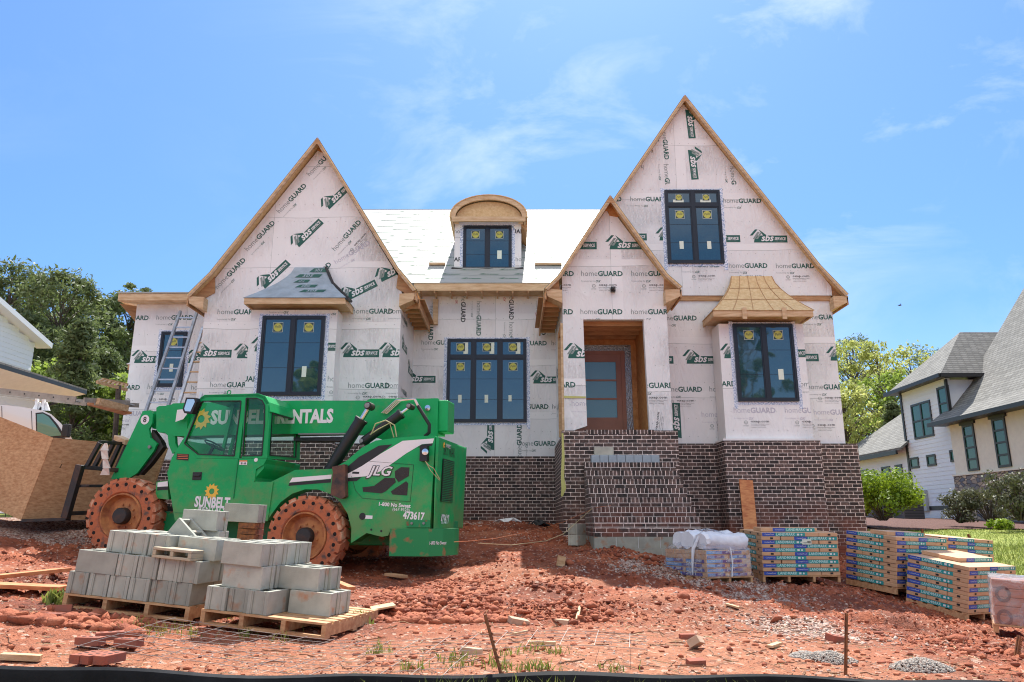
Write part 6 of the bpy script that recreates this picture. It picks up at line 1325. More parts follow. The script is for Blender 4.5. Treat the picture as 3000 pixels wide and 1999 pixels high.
def filmskin(parent, w, d, h, top, seed, name='stretch_film', m='film', rough_=1.):
    """a crumpled transparent skin standing round and over the load"""
    r = np.random.default_rng(seed); NU, NV = 72, 26; V = []; F = []
    per = 2 * (w + d)
    for j in range(NV):
        t = j / (NV - 1)
        for i in range(NU):
            s_ = i / NU * per
            if s_ < w: x, y = s_, 0
            elif s_ < w + d: x, y = w, s_ - w
            elif s_ < 2 * w + d: x, y = w - (s_ - w - d), d
            else: x, y = 0, d - (s_ - 2 * w - d)
            if t < .6: z = h * t / .6; k = 1.0
            else: q = (t - .6) / .4; k = 1 - q; z = h + (top - h) * math.sin(q * math.pi / 2)
            ccx, ccy = w / 2, d / 2; e_ = .012 + .010 * math.sin(s_ * 9 + t * 6) + r.uniform(0, .022) * rough_
            x = ccx + (x - ccx) * max(k, .02) * (1 + e_ * 1.5); y = ccy + (y - ccy) * max(k, .02) * (1 + e_ * 1.5)
            V.append((x, y, z + r.uniform(-.012, .012) * rough_))
    for j in range(NV - 1):
        for i in range(NU): F.append((j * NU + i, j * NU + (i + 1) % NU, (j + 1) * NU + (i + 1) % NU, (j + 1) * NU + i))
    mb = MB(); mb.add(V, F); return mb.build(name, M_[m], parent, smooth=True)
filmskin(sA, .95, 1.0, .42, .735, 3)
mb = MB(); mb.tube([(-.03, .30, .02), (-.04, .28, .2), (-.03, .26, .42), (.05, .2, .62)], [.008, .02, .03, .02], 6); mb.tube([(.5, -.02, 0), (.52, -.03, .2), (.5, -.02, .45)], .012, 6); mb.build('twisted_film', mat('bunched_film', (.72, .74, .78), .25, bump=.01, bscale=30), sA, smooth=True)
# film-wrapped carton at the right edge
p = P(2912, 1826, 9.9)
sE = empty('film_wrapped_carton_pallet', frame(p + Vector((0, 0, .0)), 31, 3.5), label='film-wrapped carton load on a pallet cut off by the right edge of the picture', cat='carton pallet')
CRD = mat('reddish_carton', (.36, .17, .12), .5, var=.1, vscale=3, stretch=(1, 1, 12), bump=.003, bscale=12)
for r in range(5): 
    for c_ in range(2): MB().box(.004 + c_ * .56, .556 + c_ * .56, .0, 1.0, r * .108 + .001, r * .108 + .106).build('carton', CRD, sE, bevel=.008)
mk = MB(); S = Sheet(mk, (0, -.001, 0), (1, 0, 0), (0, 0, 1), (0, -1, 0))
for z in (.08, .36): ring = [(math.cos(t) * .085, math.sin(t) * .10) for t in [k * math.pi / 10 for k in range(20)]]; S.put([[ring[i], ring[(i + 1) % 20], (ring[(i + 1) % 20][0] * .6, ring[(i + 1) % 20][1] * .6), (ring[i][0] * .6, ring[i][1] * .6)] for i in range(20)], .12, z, 0, 1, 0)
mk.build('carton_print', M_['brick_loose'] if False else mat('carton_print', (.10, .05, .05), .6), sE); filmskin(sE, 1.13, 1.0, .55, .575, 5, rough_=.4)
MB().box(-.01, 1.15, -.01, 1.0, -.02, -.0015).box(-.01, .05, 0, 1, -.11, -.0205).box(1.08, 1.14, 0, 1, -.11, -.0205).box(.5, .56, 0, 1, -.11, -.0205).build('pallet_base', M_['pallet'], sE)

# plank leaning on the brick bay
a, b = P(2178, 1560, 15.9), P(2200, 1560, 15.9)
o = MB(); q = [P(2170, 1407, 16.2), P(2204, 1408, 16.2), P(2222, 1556, 15.6), P(2184, 1552, 15.6)]
q = [P(2164, 1405, 16.22), P(2204, 1408, 16.22), P(2222, 1600, 15.75), P(2183, 1598, 15.75)]
o.prism(q, (0, -.035, 0)); tag(o.build('leaning_plank', M_['plank_orange']), 'short orange-brown plank leaning upright against the dark brick bay', 'plank')

# ------------------------------------------------------------------ site litter
def onground(x, y, dz=0): return Vector((x, y, float(hfull(np.array([x]), np.array([y]))[0]) + dz))
def at_ground(px, py, y0=7.):
    Y = y0
    for _ in range(40):
        p = P(px, py, Y); g_ = float(hfull(np.array([p.x]), np.array([p.y]))[0]); 
        b = (999.5 - py) / FP; sl = (ST + b * CT) / (CT - b * ST)
        Y = .6 * Y + .4 * (g_ / sl if sl < -1e-3 else Y)
    p = P(px, py, Y); return Vector((p.x, p.y, float(hfull(np.array([p.x]), np.array([p.y]))[0])))
def brick(px, py, yaw, label, m='brick_loose', tilt=(0, 0), y0=6, holes=True, sc=1., dz=0, group='loose bricks on the ground'):
    mb = MB(); mb.box(-.0965 * sc, .0965 * sc, -.045 * sc, .045 * sc, 0, .057 * sc)
    if holes:
        for k in range(3): mb.lathe([(.015, 0), (0, .0005)], (-.055 + .055 * k, 0, .0578 * sc), (0, 0, 1), 12, 1)
    o = mb.build('loose_brick', [M_[m], M_['hole']], bevel=.003); p = at_ground(px, py, y0)
    o.matrix_world = Matrix.Translation(p + Vector((0, 0, dz - .006))) @ Euler((R(tilt[0]), R(tilt[1]), R(yaw))).to_matrix().to_4x4(); tag(o, label, 'brick', group); return o
brick(152, 1815, -8, 'red three-hole brick lying by the left corner of the left pallet', y0=6.4)
brick(175, 1796, 20, 'brick standing on edge behind the three-hole brick near the left pallet', tilt=(70, 0), y0=6.6, holes=False)
brick(262, 1900, -10, 'hindmost pinkish brick of the small pile by the black fence', y0=5.3, dz=.03); brick(318, 1893, 30, 'brick lying across the back of the small pile by the black fence', y0=5.35, dz=.05)
brick(375, 1905, -12, 'right-hand brick of the small pile, grey mortar on top', y0=5.3, dz=.03); brick(250, 1945, 70, 'leftmost slanting brick at the front of the small pile', y0=5.1, dz=.02)
brick(283, 1952, 62, 'middle slanting brick at the front of the small pile', y0=5.05, dz=.03); brick(318, 1958, 72, 'rightmost slanting brick at the front of the small pile', y0=5.05, dz=.04)
brick(1517, 1826, 25, 'pale buff brick left of centre in the open clay', 'brick_buff', (10, 12), 6.5, False); brick(1380, 1915, 10, 'small buff brick half just behind the black silt fence', 'brick_buff', (0, 8), 5.6, False, .8)
brick(2045, 1902, 65, 'large greyish paver tilted up in the clay right of centre', 'brick_buff', (-32, 10), 5.9, False, 1.0, .03); brick(2015, 1870, 5, 'red brick standing behind the greyish paver', 'brick_loose', (0, 0), 6.3, False, .7); brick(2038, 1945, 15, 'cracked red brick below the greyish paver', 'brick_loose', (12, 0), 5.5, False, .65)
brick(1640, 1818, -15, 'flat pale offcut by the middle of the open clay', 'brick_buff', (0, 4), 6.8, False, .9); brick(2450, 1880, 30, 'half-buried brick with holes in the ruts on the right', 'brick_loose', (10, 10), 6.6)
def board(p0, p1, w, t, label, m='plank', dz=.02, name='loose_board', up=(0, 0, 1), group='loose boards on the clay'):
    mb = MB(); mb.bar((0, 0, 0), p1 - p0, w, t, 0, up); o = mb.build(name, M_[m], bevel=.003); o.location = p0 + Vector((0, 0, dz)); tag(o, label, 'board', group); return o
board(at_ground(-40, 1722, 7.6), at_ground(192, 1698, 7.9), .14, .04, 'orange board crossing over another at the left edge', 'plank_orange', .10); board(at_ground(-40, 1738, 7.4), at_ground(185, 1738, 7.4), .28, .04, 'wide orange board flat on the clay at the left edge', 'plank_orange', .04)
board(at_ground(1086, 1792, 6.9), at_ground(1155, 1785, 6.9), .30, .02, 'pale plywood offcut just right of the bare pallet', 'plank', .02); board(at_ground(985, 1720, 7.9), at_ground(1030, 1738, 7.7), .10, .04, 'short orange board end sticking out behind the right pallet', 'plank_orange', .05)
board(at_ground(1545, 1890, 5.9), at_ground(1628, 1892, 5.9), .05, .02, 'thin yellow stick lying flat in front of the middle stake'); board(at_ground(1365, 1797, 6.9), at_ground(1405, 1806, 6.8), .05, .03, 'small pale wood scrap left of centre near the ruts')
board(at_ground(2128, 1790, 7.1), at_ground(2165, 1776, 7.4), .05, .02, 'yellow wood sliver pointing away in the rutted clay'); board(at_ground(2255, 1903, 6), at_ground(2285, 1892, 6.1), .05, .02, 'short pale stick beside the right-hand rusty stake'); board(at_ground(0, 1937, 5.1), at_ground(118, 1942, 5.1), .07, .04, 'weathered board end lying beside the black fence at the left edge', 'plank', .03)
board(at_ground(1505, 1865, 6.1), at_ground(1545, 1856, 6.2), .02, .015, 'thin twig-like splinter left of the yellow stick'); board(at_ground(1690, 1811, 6.9), at_ground(1700, 1793, 7.2), .03, .02, 'upright wood splinter in the middle of the open clay')
board(at_ground(1135, 1690, 8.6), at_ground(1185, 1700, 8.3), .12, .04, 'dark board lying in the shade behind the telehandler wheel', 'lumber_dark', .05)
o = MB(); p = at_ground(1640, 1567, 14.5); o.box(-.06, .06, -.03, .03, 0, .16); b_ = o.build('wood_scrap', M_['plank']); b_.matrix_world = Matrix.Translation(p) @ Euler((0, R(12), R(20))).to_matrix().to_4x4(); tag(b_, 'small upright wood scrap between the middle wall and the steps', 'board')
def crumple(px, py, Y, w, d, h, m, label, seed):
    r = np.random.default_rng(seed); p = P(px, py, Y); z0 = float(hfull(np.array([p.x]), np.array([p.y]))[0]); n = 9; mb = MB()
    V = [(w * (i / (n - 1) - .5) + r.uniform(-.03, .03), d * (j / (n - 1) - .5) + r.uniform(-.03, .03), .01 + h * r.random() * math.sin(math.pi * i / (n - 1)) ) for i in range(n) for j in range(n)]
    mb.add(V, [(i * n + j, (i + 1) * n + j, (i + 1) * n + j + 1, i * n + j + 1) for i in range(n - 1) for j in range(n - 1)]); o = mb.build('plastic_scrap', m); o.location = (p.x, p.y, z0); md = o.modifiers.new('thick', 'SOLIDIFY'); md.thickness = .004; tag(o, label, 'plastic scrap')
crumple(1490, 1524, 17.6, .75, .5, .14, M_['wrap'], 'crumpled white plastic lying below the middle brick wall', 1); crumple(1575, 1527, 17.3, .55, .4, .16, M_['rubber'], 'crumpled black plastic beside the white scrap below the middle wall', 2)
# stakes
def stake(top, bot, w, label):
    mb = MB(); mb.bar((0, 0, 0), top - bot, w, w * .35); mb.bar((0, w * .2, 0), top - bot + Vector((0, w * .2, 0)), w * .3, w * .6)
    n_ = 7
    for k in range(n_): f = .25 + .7 * k / n_; c = (top - bot) * f; mb.box(c.x + w * .3, c.x + w * .62, c.y - w * .4, c.y - w * .1, c.z - w * .2, c.z + w * .2)
    o = mb.build('fence_stake', M_['rust']); o.location = bot; tag(o, label, 'stake', 'rusty fence stakes')
stake(P(1421, 1801, 4.86), P(1482, 2030, 4.86), .032, 'rusty stake leaning left, nearest the middle of the foreground'); stake(P(2480, 1797, 5.3), P(2477, 2040, 5.3), .028, 'upright rusty stake in the foreground clay right of centre'); stake(P(2986, 1862, 6.2), P(2975, 1935, 6.2), .035, 'short rusty stake at the right edge of the clay')
stake(P(2701, 1550, 15.5), P(2702, 1568, 15.5), .04, 'tiny dark stake on the lawn edge, farther left'); stake(P(2837, 1565, 15.0), P(2845, 1610, 15.0), .05, 'tiny dark stake leaning at the lawn edge, farther right')
# silt fence
mb = MB(); xs = np.linspace(-6.5, 6.5, 90); YF = 4.78
topz = lambda x: float(np.interp(x, [-3.5, -2.3, -1.2, 0, 1.2, 2.6, 4, 7], [-.825, -.855, -.885, -.885, -.892, -.925, -.99, -1.12])) + .008 * math.sin(x * 5) 
sec = [(0.02, .0), (-.012, .018), (-.04, .006), (-.05, -.03), (-.035, -.07), (-.05, -.22), (-.055, -.5), (-.045, -.5), (-.03, -.07), (-.02, -.03)]
rows = []
for i, x in enumerate(xs):
    z = topz(x); yy = YF + .04 * math.sin(x * .9) + .012 * math.sin(x * 4.3); rows.append([(x, yy + a * (1 + .3 * math.sin(x * 3)), z + b * (1 + .25 * math.sin(x * 2.1 + 1))) for a, b in sec])
n = len(sec); mb.add([v for r in rows for v in r], [(i * n + k, (i + 1) * n + k, (i + 1) * n + (k + 1) % n, i * n + (k + 1) % n) for i in range(len(xs) - 1) for k in range(n)])
tag(mb.build('silt_fence', M_['silt'], smooth=True), 'low black plastic silt fence sagging along the bottom edge of the plot', 'fence')
# wire mesh
def meshsheet(O, ang, L1, L2, s, label, lift):
    mb = MB(); c, n_ = math.cos(R(ang)), math.sin(R(ang))
    def pt(u, v): x = O[0] + u * c - v * n_; y = O[1] + u * n_ + v * c; return Vector((x, y, hz(x, y) + lift + .035 * math.sin(u * 2.1 + v) + .05 * max(0, .6 - u)))
    v = 0
    while v <= L2: mb.tube([pt(u + random.uniform(-.01, .01), v) for u in np.linspace(0, L1, 14)], .0022, 4); v += s
    u = s * .4
    while u < L1: mb.tube([pt(u, v) + Vector((0, 0, .006)) for v in np.linspace(-.03, L2 + .03, 5)], .0022, 4); u += s * 1.5
    tag(mb.build('wire_mesh_sheet', M_['wire']), label, 'wire mesh', 'wire mesh sheets')
meshsheet((-2.95, 5.9), -9, 3.9, .62, .155, 'upper sheet of thin rusty wire mesh lying in front of the pallets', .07)
meshsheet((-3.1, 5.62), -14, 2.9, .45, .15, 'lower wire mesh sheet crossing under the first near the brick pile', .035)
# cords by the steps
mb = MB(); mb.tube([P(1790, 1482, 13.7), P(1745, 1487, 14.2), P(1700, 1508, 14.9), P(1650, 1530, 15.3), P(1600, 1545, 15.0), P(1540, 1560, 14.0), P(1450, 1578, 12.8), P(1370, 1586, 11.9), P(1330, 1588, 11.4)], .005, 5); tag(mb.build('cord', M_['cord_orange'], smooth=True), 'orange cord running from the brick steps to the telehandler', 'cord')
mb = MB(); mb.tube([P(1735, 1490, 14.0), P(1690, 1530, 14.2), P(1650, 1565, 14.0), P(1600, 1585, 13.4), P(1500, 1597, 12.6), P(1400, 1592, 12.0)], .005, 5); tag(mb.build('cord', M_['cord_straw'], smooth=True), 'straw-coloured cord curving down from the steps onto the clay', 'cord')

# ------------------------------------------------------------------ loose clods, gravel, twigs, weeds (nobody could count them)
def ico():
    bm = bmesh.new(); bmesh.ops.create_icosphere(bm, subdivisions=1, radius=1); v = np.array([q.co[:] for q in bm.verts]); f = np.array([[x.index for x in q.verts] for q in bm.faces]); bm.free(); return v, f
IV, IF = ico()
def lumps(name, n, rect, size, m, mask, kindlabel, flat=.7, seed=1, sink=.3):
    r = np.random.default_rng(seed); X = []; Y_ = []
    while sum(map(len, X)) < n:
        x = r.uniform(rect[0], rect[1], n * 2); u = r.random(n * 2) ** 1.5; y = rect[2] + (rect[3] - rect[2]) * u
        k = r.random(n * 2) < mask(x, y); X.append(x[k]); Y_.append(y[k])
    x = np.concatenate(X)[:n]; y = np.concatenate(Y_)[:n]; z = hfull(x, y)
    s = size[0] * (size[1] / size[0]) ** (r.random(n) ** 2.2)
    nv = len(IV); P_ = IV[None] * (1 + r.uniform(-.48, .42, (n, nv, 1))) * s[:, None, None] * np.stack([r.uniform(.7, 1.35, n), r.uniform(.7, 1.3, n), r.uniform(.45, 1, n) * flat * 1.3], -1)[:, None]
    a = r.uniform(0, 6.28, n); ca, sa = np.cos(a)[:, None], np.sin(a)[:, None]
    px = P_[..., 0] * ca - P_[..., 1] * sa; py = P_[..., 0] * sa + P_[..., 1] * ca
    V = np.stack([px + x[:, None], py + y[:, None], P_[..., 2] + z[:, None] + s[:, None] * (flat * .5 - sink)], -1).reshape(-1, 3)
    F = (IF[None] + (np.arange(n) * nv)[:, None, None]).reshape(-1, 3)
    o = fast_mesh(name, V, F, m, attrs={'tone': np.repeat(r.random(n), nv)}); tag(o, kindlabel, kind='stuff'); return o
def tonemat(name, cols, rough=.9, bump=.01):
    m = bpy.data.materials.new(name); m.use_nodes = True; N = m.node_tree.nodes; K = m.node_tree.links.new; b = N['Principled BSDF']; b.inputs['Roughness'].default_value = rough
    at = N.new('ShaderNodeAttribute'); at.attribute_name = 'tone'; r = N.new('ShaderNodeValToRGB'); e = r.color_ramp.elements
    e[0].color = (*cols[0], 1); e[1].color = (*cols[-1], 1)
    for i, c in enumerate(cols[1:-1]): q = e.new((i + 1) / (len(cols) - 1)); q.color = (*c, 1)
    K(at.outputs['Fac'], r.inputs[0]); K(r.outputs[0], b.inputs['Base Color'])
    co = N.new('ShaderNodeTexCoord'); n = N.new('ShaderNodeTexNoise'); n.inputs['Scale'].default_value = 60; bp = N.new('ShaderNodeBump'); bp.inputs['Distance'].default_value = bump
    K(co.outputs['Object'], n.inputs[0]); K(n.outputs[0], bp.inputs['Height']); K(bp.outputs[0], b.inputs['Normal']); return m
claym = tonemat('clay_clods', [(.16, .036, .016), (.33, .088, .037), (.42, .135, .062), (.27, .064, .028)])
gravm = tonemat('gravel_stones', [(.55, .45, .37), (.34, .22, .16), (.42, .19, .12), (.62, .53, .45), (.34, .12, .07)])
def clodmask(x, y):
    return np.clip(rough_mask(x, y) * 1.0 * (.25 + smooth(fbm(x * 1.1 + 11, y * 1.3), .42, .62)), 0.03, 1) * (x < 8.6 + .22 * np.maximum(14.5 - y, 0)) * ~((x > -7.4) & (x < 8) & (y > 16.6))
lumps('clay_clods', 42000, (-8.2, 9.5, 4.9, 16.5), (.006, .032), claym, clodmask, 'red clay clods strewn over the churned ground', seed=2)
lumps('clay_clods', 130, (-8.2, 9.5, 6.2, 15), (.04, .09), claym, lambda x, y: clodmask(x, y) * (1 - .9 * ((x > -4.4) & (x < -.9) & (y < 8.4))), 'larger lumps of red clay thrown up by the tyres', seed=3)
lumps('clay_clods', 3000, (-1.6, 1.0, 7.6, 11.8), (.012, .05), claym, lambda x, y: .2 + .8 * smooth(fbm(x * 1.3, y * 1.3), .4, .6), 'heaped clay clods beside the rear wheel', seed=8)
lumps('gravel', 9000, (-8.2, 6, 6.5, 17.5), (.008, .024), gravm, lambda x, y: grav_mask(x, y) ** 1.3, 'pale gravel scattered over the clay', seed=4)
lumps('grit', 9000, (-6, 6, 4.85, 9), (.004, .012), gravm, lambda x, y: .25 + .5 * smooth(fbm(x * 2, y * 2), .4, .6), 'fine grit and chaff on the sandy strip by the fence', seed=5)
lumps('clay_clods', 420, (-4.3, -2.9, 6.35, 6.9), (.02, .085), claym, lambda x, y: np.exp(-((x + 3.55) / .42) ** 2) + .05, 'heap of clay lumps pushed up in front of the left pallet', seed=12, sink=.15)
lumps('clay_clods', 260, (1.5, 3.3, 13.3, 13.7), (.02, .08), claym, lambda x, y: .5 + 0 * x, 'clay lumps lying against the step footing', seed=13)
lumps('clay_clods', 700, (-1.3, -.1, 7.4, 9.2), (.02, .075), claym, lambda x, y: .3 + .7 * smooth(fbm(x * 2, y * 2), .4, .6), 'clay lumps thrown up right of the bare pallet boards', seed=14)
def sticks(name, n, rect, L0, L1, m, seed, label, rad=.002, lift=.01):
    r = random.Random(seed); mb = MB()
    for _ in range(n):
        x, y = r.uniform(rect[0], rect[1]), rect[2] + (rect[3] - rect[2]) * r.random() ** 1.4; a = r.uniform(0, 6.28); l = r.uniform(L0, L1); pts = []
        for k in range(4):
            xx = x + math.cos(a) * l * k / 3; yy = y + math.sin(a) * l * k / 3; pts.append((xx + r.uniform(-.1, .1) * l, yy + r.uniform(-.1, .1) * l, 0))
        zz = hfull(np.array([p[0] for p in pts]), np.array([p[1] for p in pts])); mb.tube([(p[0], p[1], z + lift * r.random()) for p, z in zip(pts, zz)], rad * r.uniform(.5, 1.6), 3)
    tag(mb.build(name, m), label, kind='stuff')
sticks('twigs', 520, (-5, 6, 4.9, 9), .04, .28, M_['twig'], 1, 'dead twigs and roots on the clay', .0035); sticks('straw', 900, (-5, 5, 4.9, 8), .03, .14, M_['cord_straw'], 2, 'bits of straw on the sandy strip', .0015)
def blades(name, n, spots, h, m, seed, label, w=.006, spread=.12):
    """grass tufts: each blade a bent tapering strip of three quads"""
    r = np.random.default_rng(seed); sp = np.array(spots)[r.integers(0, len(spots), n)] if len(spots) < n else np.array(spots)
    x = sp[:, 0] + r.normal(0, spread, n) * 1; y = sp[:, 1] + r.normal(0, spread * .7, n); z = hfull(x, y)
    a = r.uniform(0, 6.28, n); H = h * r.uniform(.4, 1.25, n); bend = H * r.uniform(.1, .8, n); wd = w * r.uniform(.6, 1.4, n); V = np.zeros((n, 7, 3)); b = r.uniform(0, 6.28, n)
    for k, t in enumerate((0, .4, .75)):
        for s_, q in ((-1, 0), (1, 1)):
            V[:, k * 2 + q, 0] = x + np.cos(a) * bend * t * t + s_ * np.cos(b) * wd * (1 - t * .6) / 2; V[:, k * 2 + q, 1] = y + np.sin(a) * bend * t * t + s_ * np.sin(b) * wd * (1 - t * .6) / 2; V[:, k * 2 + q, 2] = z + H * t * (1 - .15 * t) - .005
    V[:, 6, 0] = x + np.cos(a) * bend; V[:, 6, 1] = y + np.sin(a) * bend; V[:, 6, 2] = z + H * .86
    F = np.array([[0, 1, 3], [0, 3, 2], [2, 3, 5], [2, 5, 4], [4, 5, 6]]); F = (F[None] + (np.arange(n) * 7)[:, None, None]).reshape(-1, 3)
    o = fast_mesh(name, V.reshape(-1, 3), F, m, attrs={'tone': np.repeat(r.random(n), 7)}); tag(o, label, kind='stuff')
gs = [tuple(at_ground(x, y, 6))[:2] for x, y in ((370, 1850), (420, 1838), (470, 1862), (500, 1856), (620, 1812), (655, 1810), (870, 1838), (850, 1846), (1045, 1832), (720, 1868), (560, 1862), (1115, 1912), (820, 1880))]
blades('weeds', 300, gs, .11, M_['grassblade'], 1, 'sparse grass tufts growing in front of the pallets', spread=.06)
gs = [tuple(at_ground(x, y, 5.2))[:2] for x, y in ((1330, 1940), (1345, 1928), (1560, 1905), (1490, 1920), (1530, 1965), (1560, 1960), (1600, 1962), (1625, 1915), (1210, 1960), (1460, 1950), (1110, 1915), (1800, 1965), (1480, 1958), (1350, 1955))]
blades('weeds', 380, gs, .07, M_['grassblade'], 2, 'low green weeds along the silt fence by the middle stake', w=.010, spread=.055)
r = np.random.default_rng(5); blades('verge_grass', 16000, np.stack([r.uniform(-4, 5, 16000), r.uniform(3.6, 4.7, 16000)], -1), .10, M_['grassblade'], 3, 'green grass in front of the silt fence', spread=.01)
def lawnspots(n, seed):
    r = np.random.default_rng(seed); x = r.uniform(9.0, 24, n); y = 12.4 + 10.8 * r.random(n); k = lawn_edge(x, y) & (x / y < .82); return np.stack([x[k], y[k]], -1)
q = lawnspots(90000, 6); blades('lawn_grass', len(q), q, .075, M_['grassblade'], 7, 'mown lawn grass', w=.016, spread=.01)
q = lawnspots(60000, 8); q = q[(q[:, 0] < 12.6 + .3 * (q[:, 1] - 14)) & (q[:, 1] < 18)]; blades('tall_grass', len(q), q, .17, M_['grassblade'], 9, 'longer unmown grass at the lawn edge by the clay', w=.014, spread=.02)
# little plant right of the pallet and left
blades('weeds', 120, [tuple(at_ground(158, 1765, 7))[:2], tuple(at_ground(1050, 1828, 6.3))[:2]], .13, M_['grassblade'], 11, 'small broad-leaved weeds beside the pallets', w=.03, spread=.05)
for i, (px, py, s_) in enumerate(((2430, 1935, .20), (2700, 1960, .22), (2360, 1925, .12))):
    p = at_ground(px, py, 5.6); r = np.random.default_rng(20 + i); n = 1500; a = r.uniform(0, 6.28, n); d = s_ * np.sqrt(r.random(n)); x = p.x + d * np.cos(a); y = p.y + d * np.sin(a) * .6; z = hfull(x, y) + (1 - (d / s_) ** 2) * s_ * .28; s0 = r.uniform(.003, .010, n); nv = len(IV)
    V = (IV[None] * (1 + r.uniform(-.3, .3, (n, nv, 1))) * s0[:, None, None] + np.stack([x, y, z], -1)[:, None]).reshape(-1, 3); F = (IF[None] + (np.arange(n) * nv)[:, None, None]).reshape(-1, 3)
    o = fast_mesh('crushed_stone', V, F, tonemat('crushed_stone_grey%d' % i, [(.22, .21, .19), (.40, .36, .31), (.32, .22, .17)]), attrs={'tone': np.repeat(r.random(n), nv)}); tag(o, ['heap of grey crushed stone left of the upright rusty stake', 'heap of grey crushed stone right of the upright rusty stake', 'smaller spill of grey stone beside the left heap'][i], kind='stuff')

# ------------------------------------------------------------------ trees
def tree(name, x, y, zg, H, cw, kind, seed, label, group, cat='tree', bare=.35, n=9000, ls=.16, density=1.0, trunk_r=None, lean=0., clumps=70):
    """tapered trunk, limbs reaching to clumps, leaf-sized faces gathered round every clump"""
    r = np.random.default_rng(seed); e = empty(name, (x, y, zg), label=label, cat=cat, group=group); tr = trunk_r or H * .014 + .05
    mb = MB(); top = np.array([lean * H, 0, H * .93]); tp = [np.array([math.sin(t * 3 + seed) * .012 * H + lean * H * t, math.cos(t * 2.3 + seed) * .01 * H, t * H * .93]) for t in np.linspace(0, 1, 9)]; mb.tube([tuple(p) for p in tp], [tr * (1 - .86 * t) for t in np.linspace(0, 1, 9)], 8)
    C = []; SZ = []
    for k in range(clumps):
        if kind == 'pine':
            h = bare + (1 - bare) * r.random() ** .8; prof = math.sin(min(1, (1 - h) / (1 - bare) * 1.15 + .12) * math.pi * .62); rad = cw * prof * (.35 + .65 * math.sqrt(r.random()))
        elif kind == 'cone':
            h = bare + (1 - bare) * r.random() ** 1.2; rad = cw * (1.03 - h) / (1 - bare) * (.4 + .6 * math.sqrt(r.random()))
        else:
            h = bare + (1 - bare) * r.random() ** .85; q = (h - bare) / (1 - bare); rad = cw * math.sqrt(max(.03, 1 - (2 * q - .95) ** 2 * .93)) * (.25 + .75 * math.sqrt(r.random()))
        a = r.uniform(0, 6.283); j = h * H * (1 if h < .97 else .99); b = tp[min(8, int(h * 8.2))]
        c = np.array([b[0] + math.cos(a) * rad, b[1] + math.sin(a) * rad, j + r.uniform(-.02, .02) * H]); C.append(c); SZ.append((.45 + .7 * r.random()) * cw * (.23 if kind != 'decid' else .21))
        if k % 2 == 0 or kind == 'decid':
            hb_ = max(.12, h - r.uniform(.03, .14) - .1 * rad / max(cw, .1)); i0 = hb_ / .93 * 8; i1 = min(7, int(i0)); s0 = tp[i1] + (tp[i1 + 1] - tp[i1]) * min(1, i0 - i1); m_ = (s0 + c) / 2 + np.array([0, 0, -.02 * H * r.random() + .015 * H]); q = tr * (1 - hb_) * .42 + .012
            mb.tube([tuple(s0), tuple(m_), tuple(c)], [q, q * .65, q * .25], 5)
    mb.build('trunk', M_['bark'], e)
    C = np.array(C); SZ = np.array(SZ); ci = r.integers(0, len(C), n); d = r.normal(0, 1, (n, 3)); d /= np.linalg.norm(d, axis=1)[:, None]
    rr = r.random(n) ** .42; fl = .62 if kind != 'decid' else .75
    Pn = C[ci] + d * (SZ[ci] * rr)[:, None] * np.array([1, 1, fl])
    # leaf quads facing outwards-up with scatter
    u = d * .6 + r.normal(0, .7, (n, 3)) + np.array([0, 0, .35]); u /= np.linalg.norm(u, axis=1)[:, None]; t = np.cross(u, r.normal(0, 1, (n, 3))); t /= np.linalg.norm(t, axis=1)[:, None] + 1e-9; b = np.cross(u, t); s_ = ls * r.uniform(.45, 1.25, n)[:, None]
    asp = .38 if kind in ('pine', 'cone') else .75
    V = np.stack([Pn - t * s_, Pn + b * s_ * asp, Pn + t * s_, Pn - b * s_ * asp * .8], 1).reshape(-1, 3); F = np.arange(n * 4).reshape(n, 4)
    ct = r.random(len(C)); tone = np.clip(ct[ci] * .65 + r.random(n) * .35, 0, 1)
    return e, V, F, np.repeat(tone, 4)
def grow(name, *a, leaf='pine', **k):
    e, V, F, t = tree(name, *a, **k); o = fast_mesh('crown', V, F, M_[leaf], attrs={'tone': t}); o.parent = e; return e
GT = 'trees behind the left-hand house'; GT2 = 'trees behind the right-hand house'
def txp(px, Y, zz=1.2): return (px - 1500) / FP * (Y * CT + zz * ST)
def ttop(px, py, Y): return P(px, py, Y)
left = [  # px, top py, Y, crown half width, kind, leaf, label
    (40, 770, 44, 4.6, 'pine', 'pine', 'big round-topped dark pine at the far left above the white gable'),
    (200, 800, 42, 4.0, 'pine', 'pine', 'dark pine with a rounded crown just right of the tallest left pine'),
    (-90, 790, 46, 5.0, 'pine', 'pine', 'dark pine cut off by the left edge of the picture'),
    (285, 872, 46, 3.4, 'pine', 'pine', 'lower dark pine between the rounded pine and the wrapped house'),
    (395, 842, 48, 3.2, 'pine', 'pine', 'open-crowned pine showing just left of the wing roof'),
    (125, 845, 50, 3.6, 'decid', 'decid', 'bright light green tree glowing between the two big pines'),
    (345, 990, 54, 4.6, 'decid', 'decid', 'light green leafy tree low behind the young pine'),
    (245, 940, 31, 2.3, 'cone', 'pine', 'young blue-green pine standing in front of the taller trees'),
    (330, 1030, 36, 2.6, 'cone', 'pine', 'dark bushy conifer close to the left wing wall'),
    (480, 880, 50, 3.2, 'pine', 'pine', 'pine top hidden mostly behind the wing roof'),
    (190, 1080, 38, 3.6, 'decid', 'decid', 'leafy green tree low behind the garage eave'),
    (380, 1120, 33, 2.6, 'decid', 'decid', 'green understorey tree beside the lumber rack'),
    (60, 930, 40, 4.0, 'pine', 'pine', 'dense dark pine directly behind the white gable')]
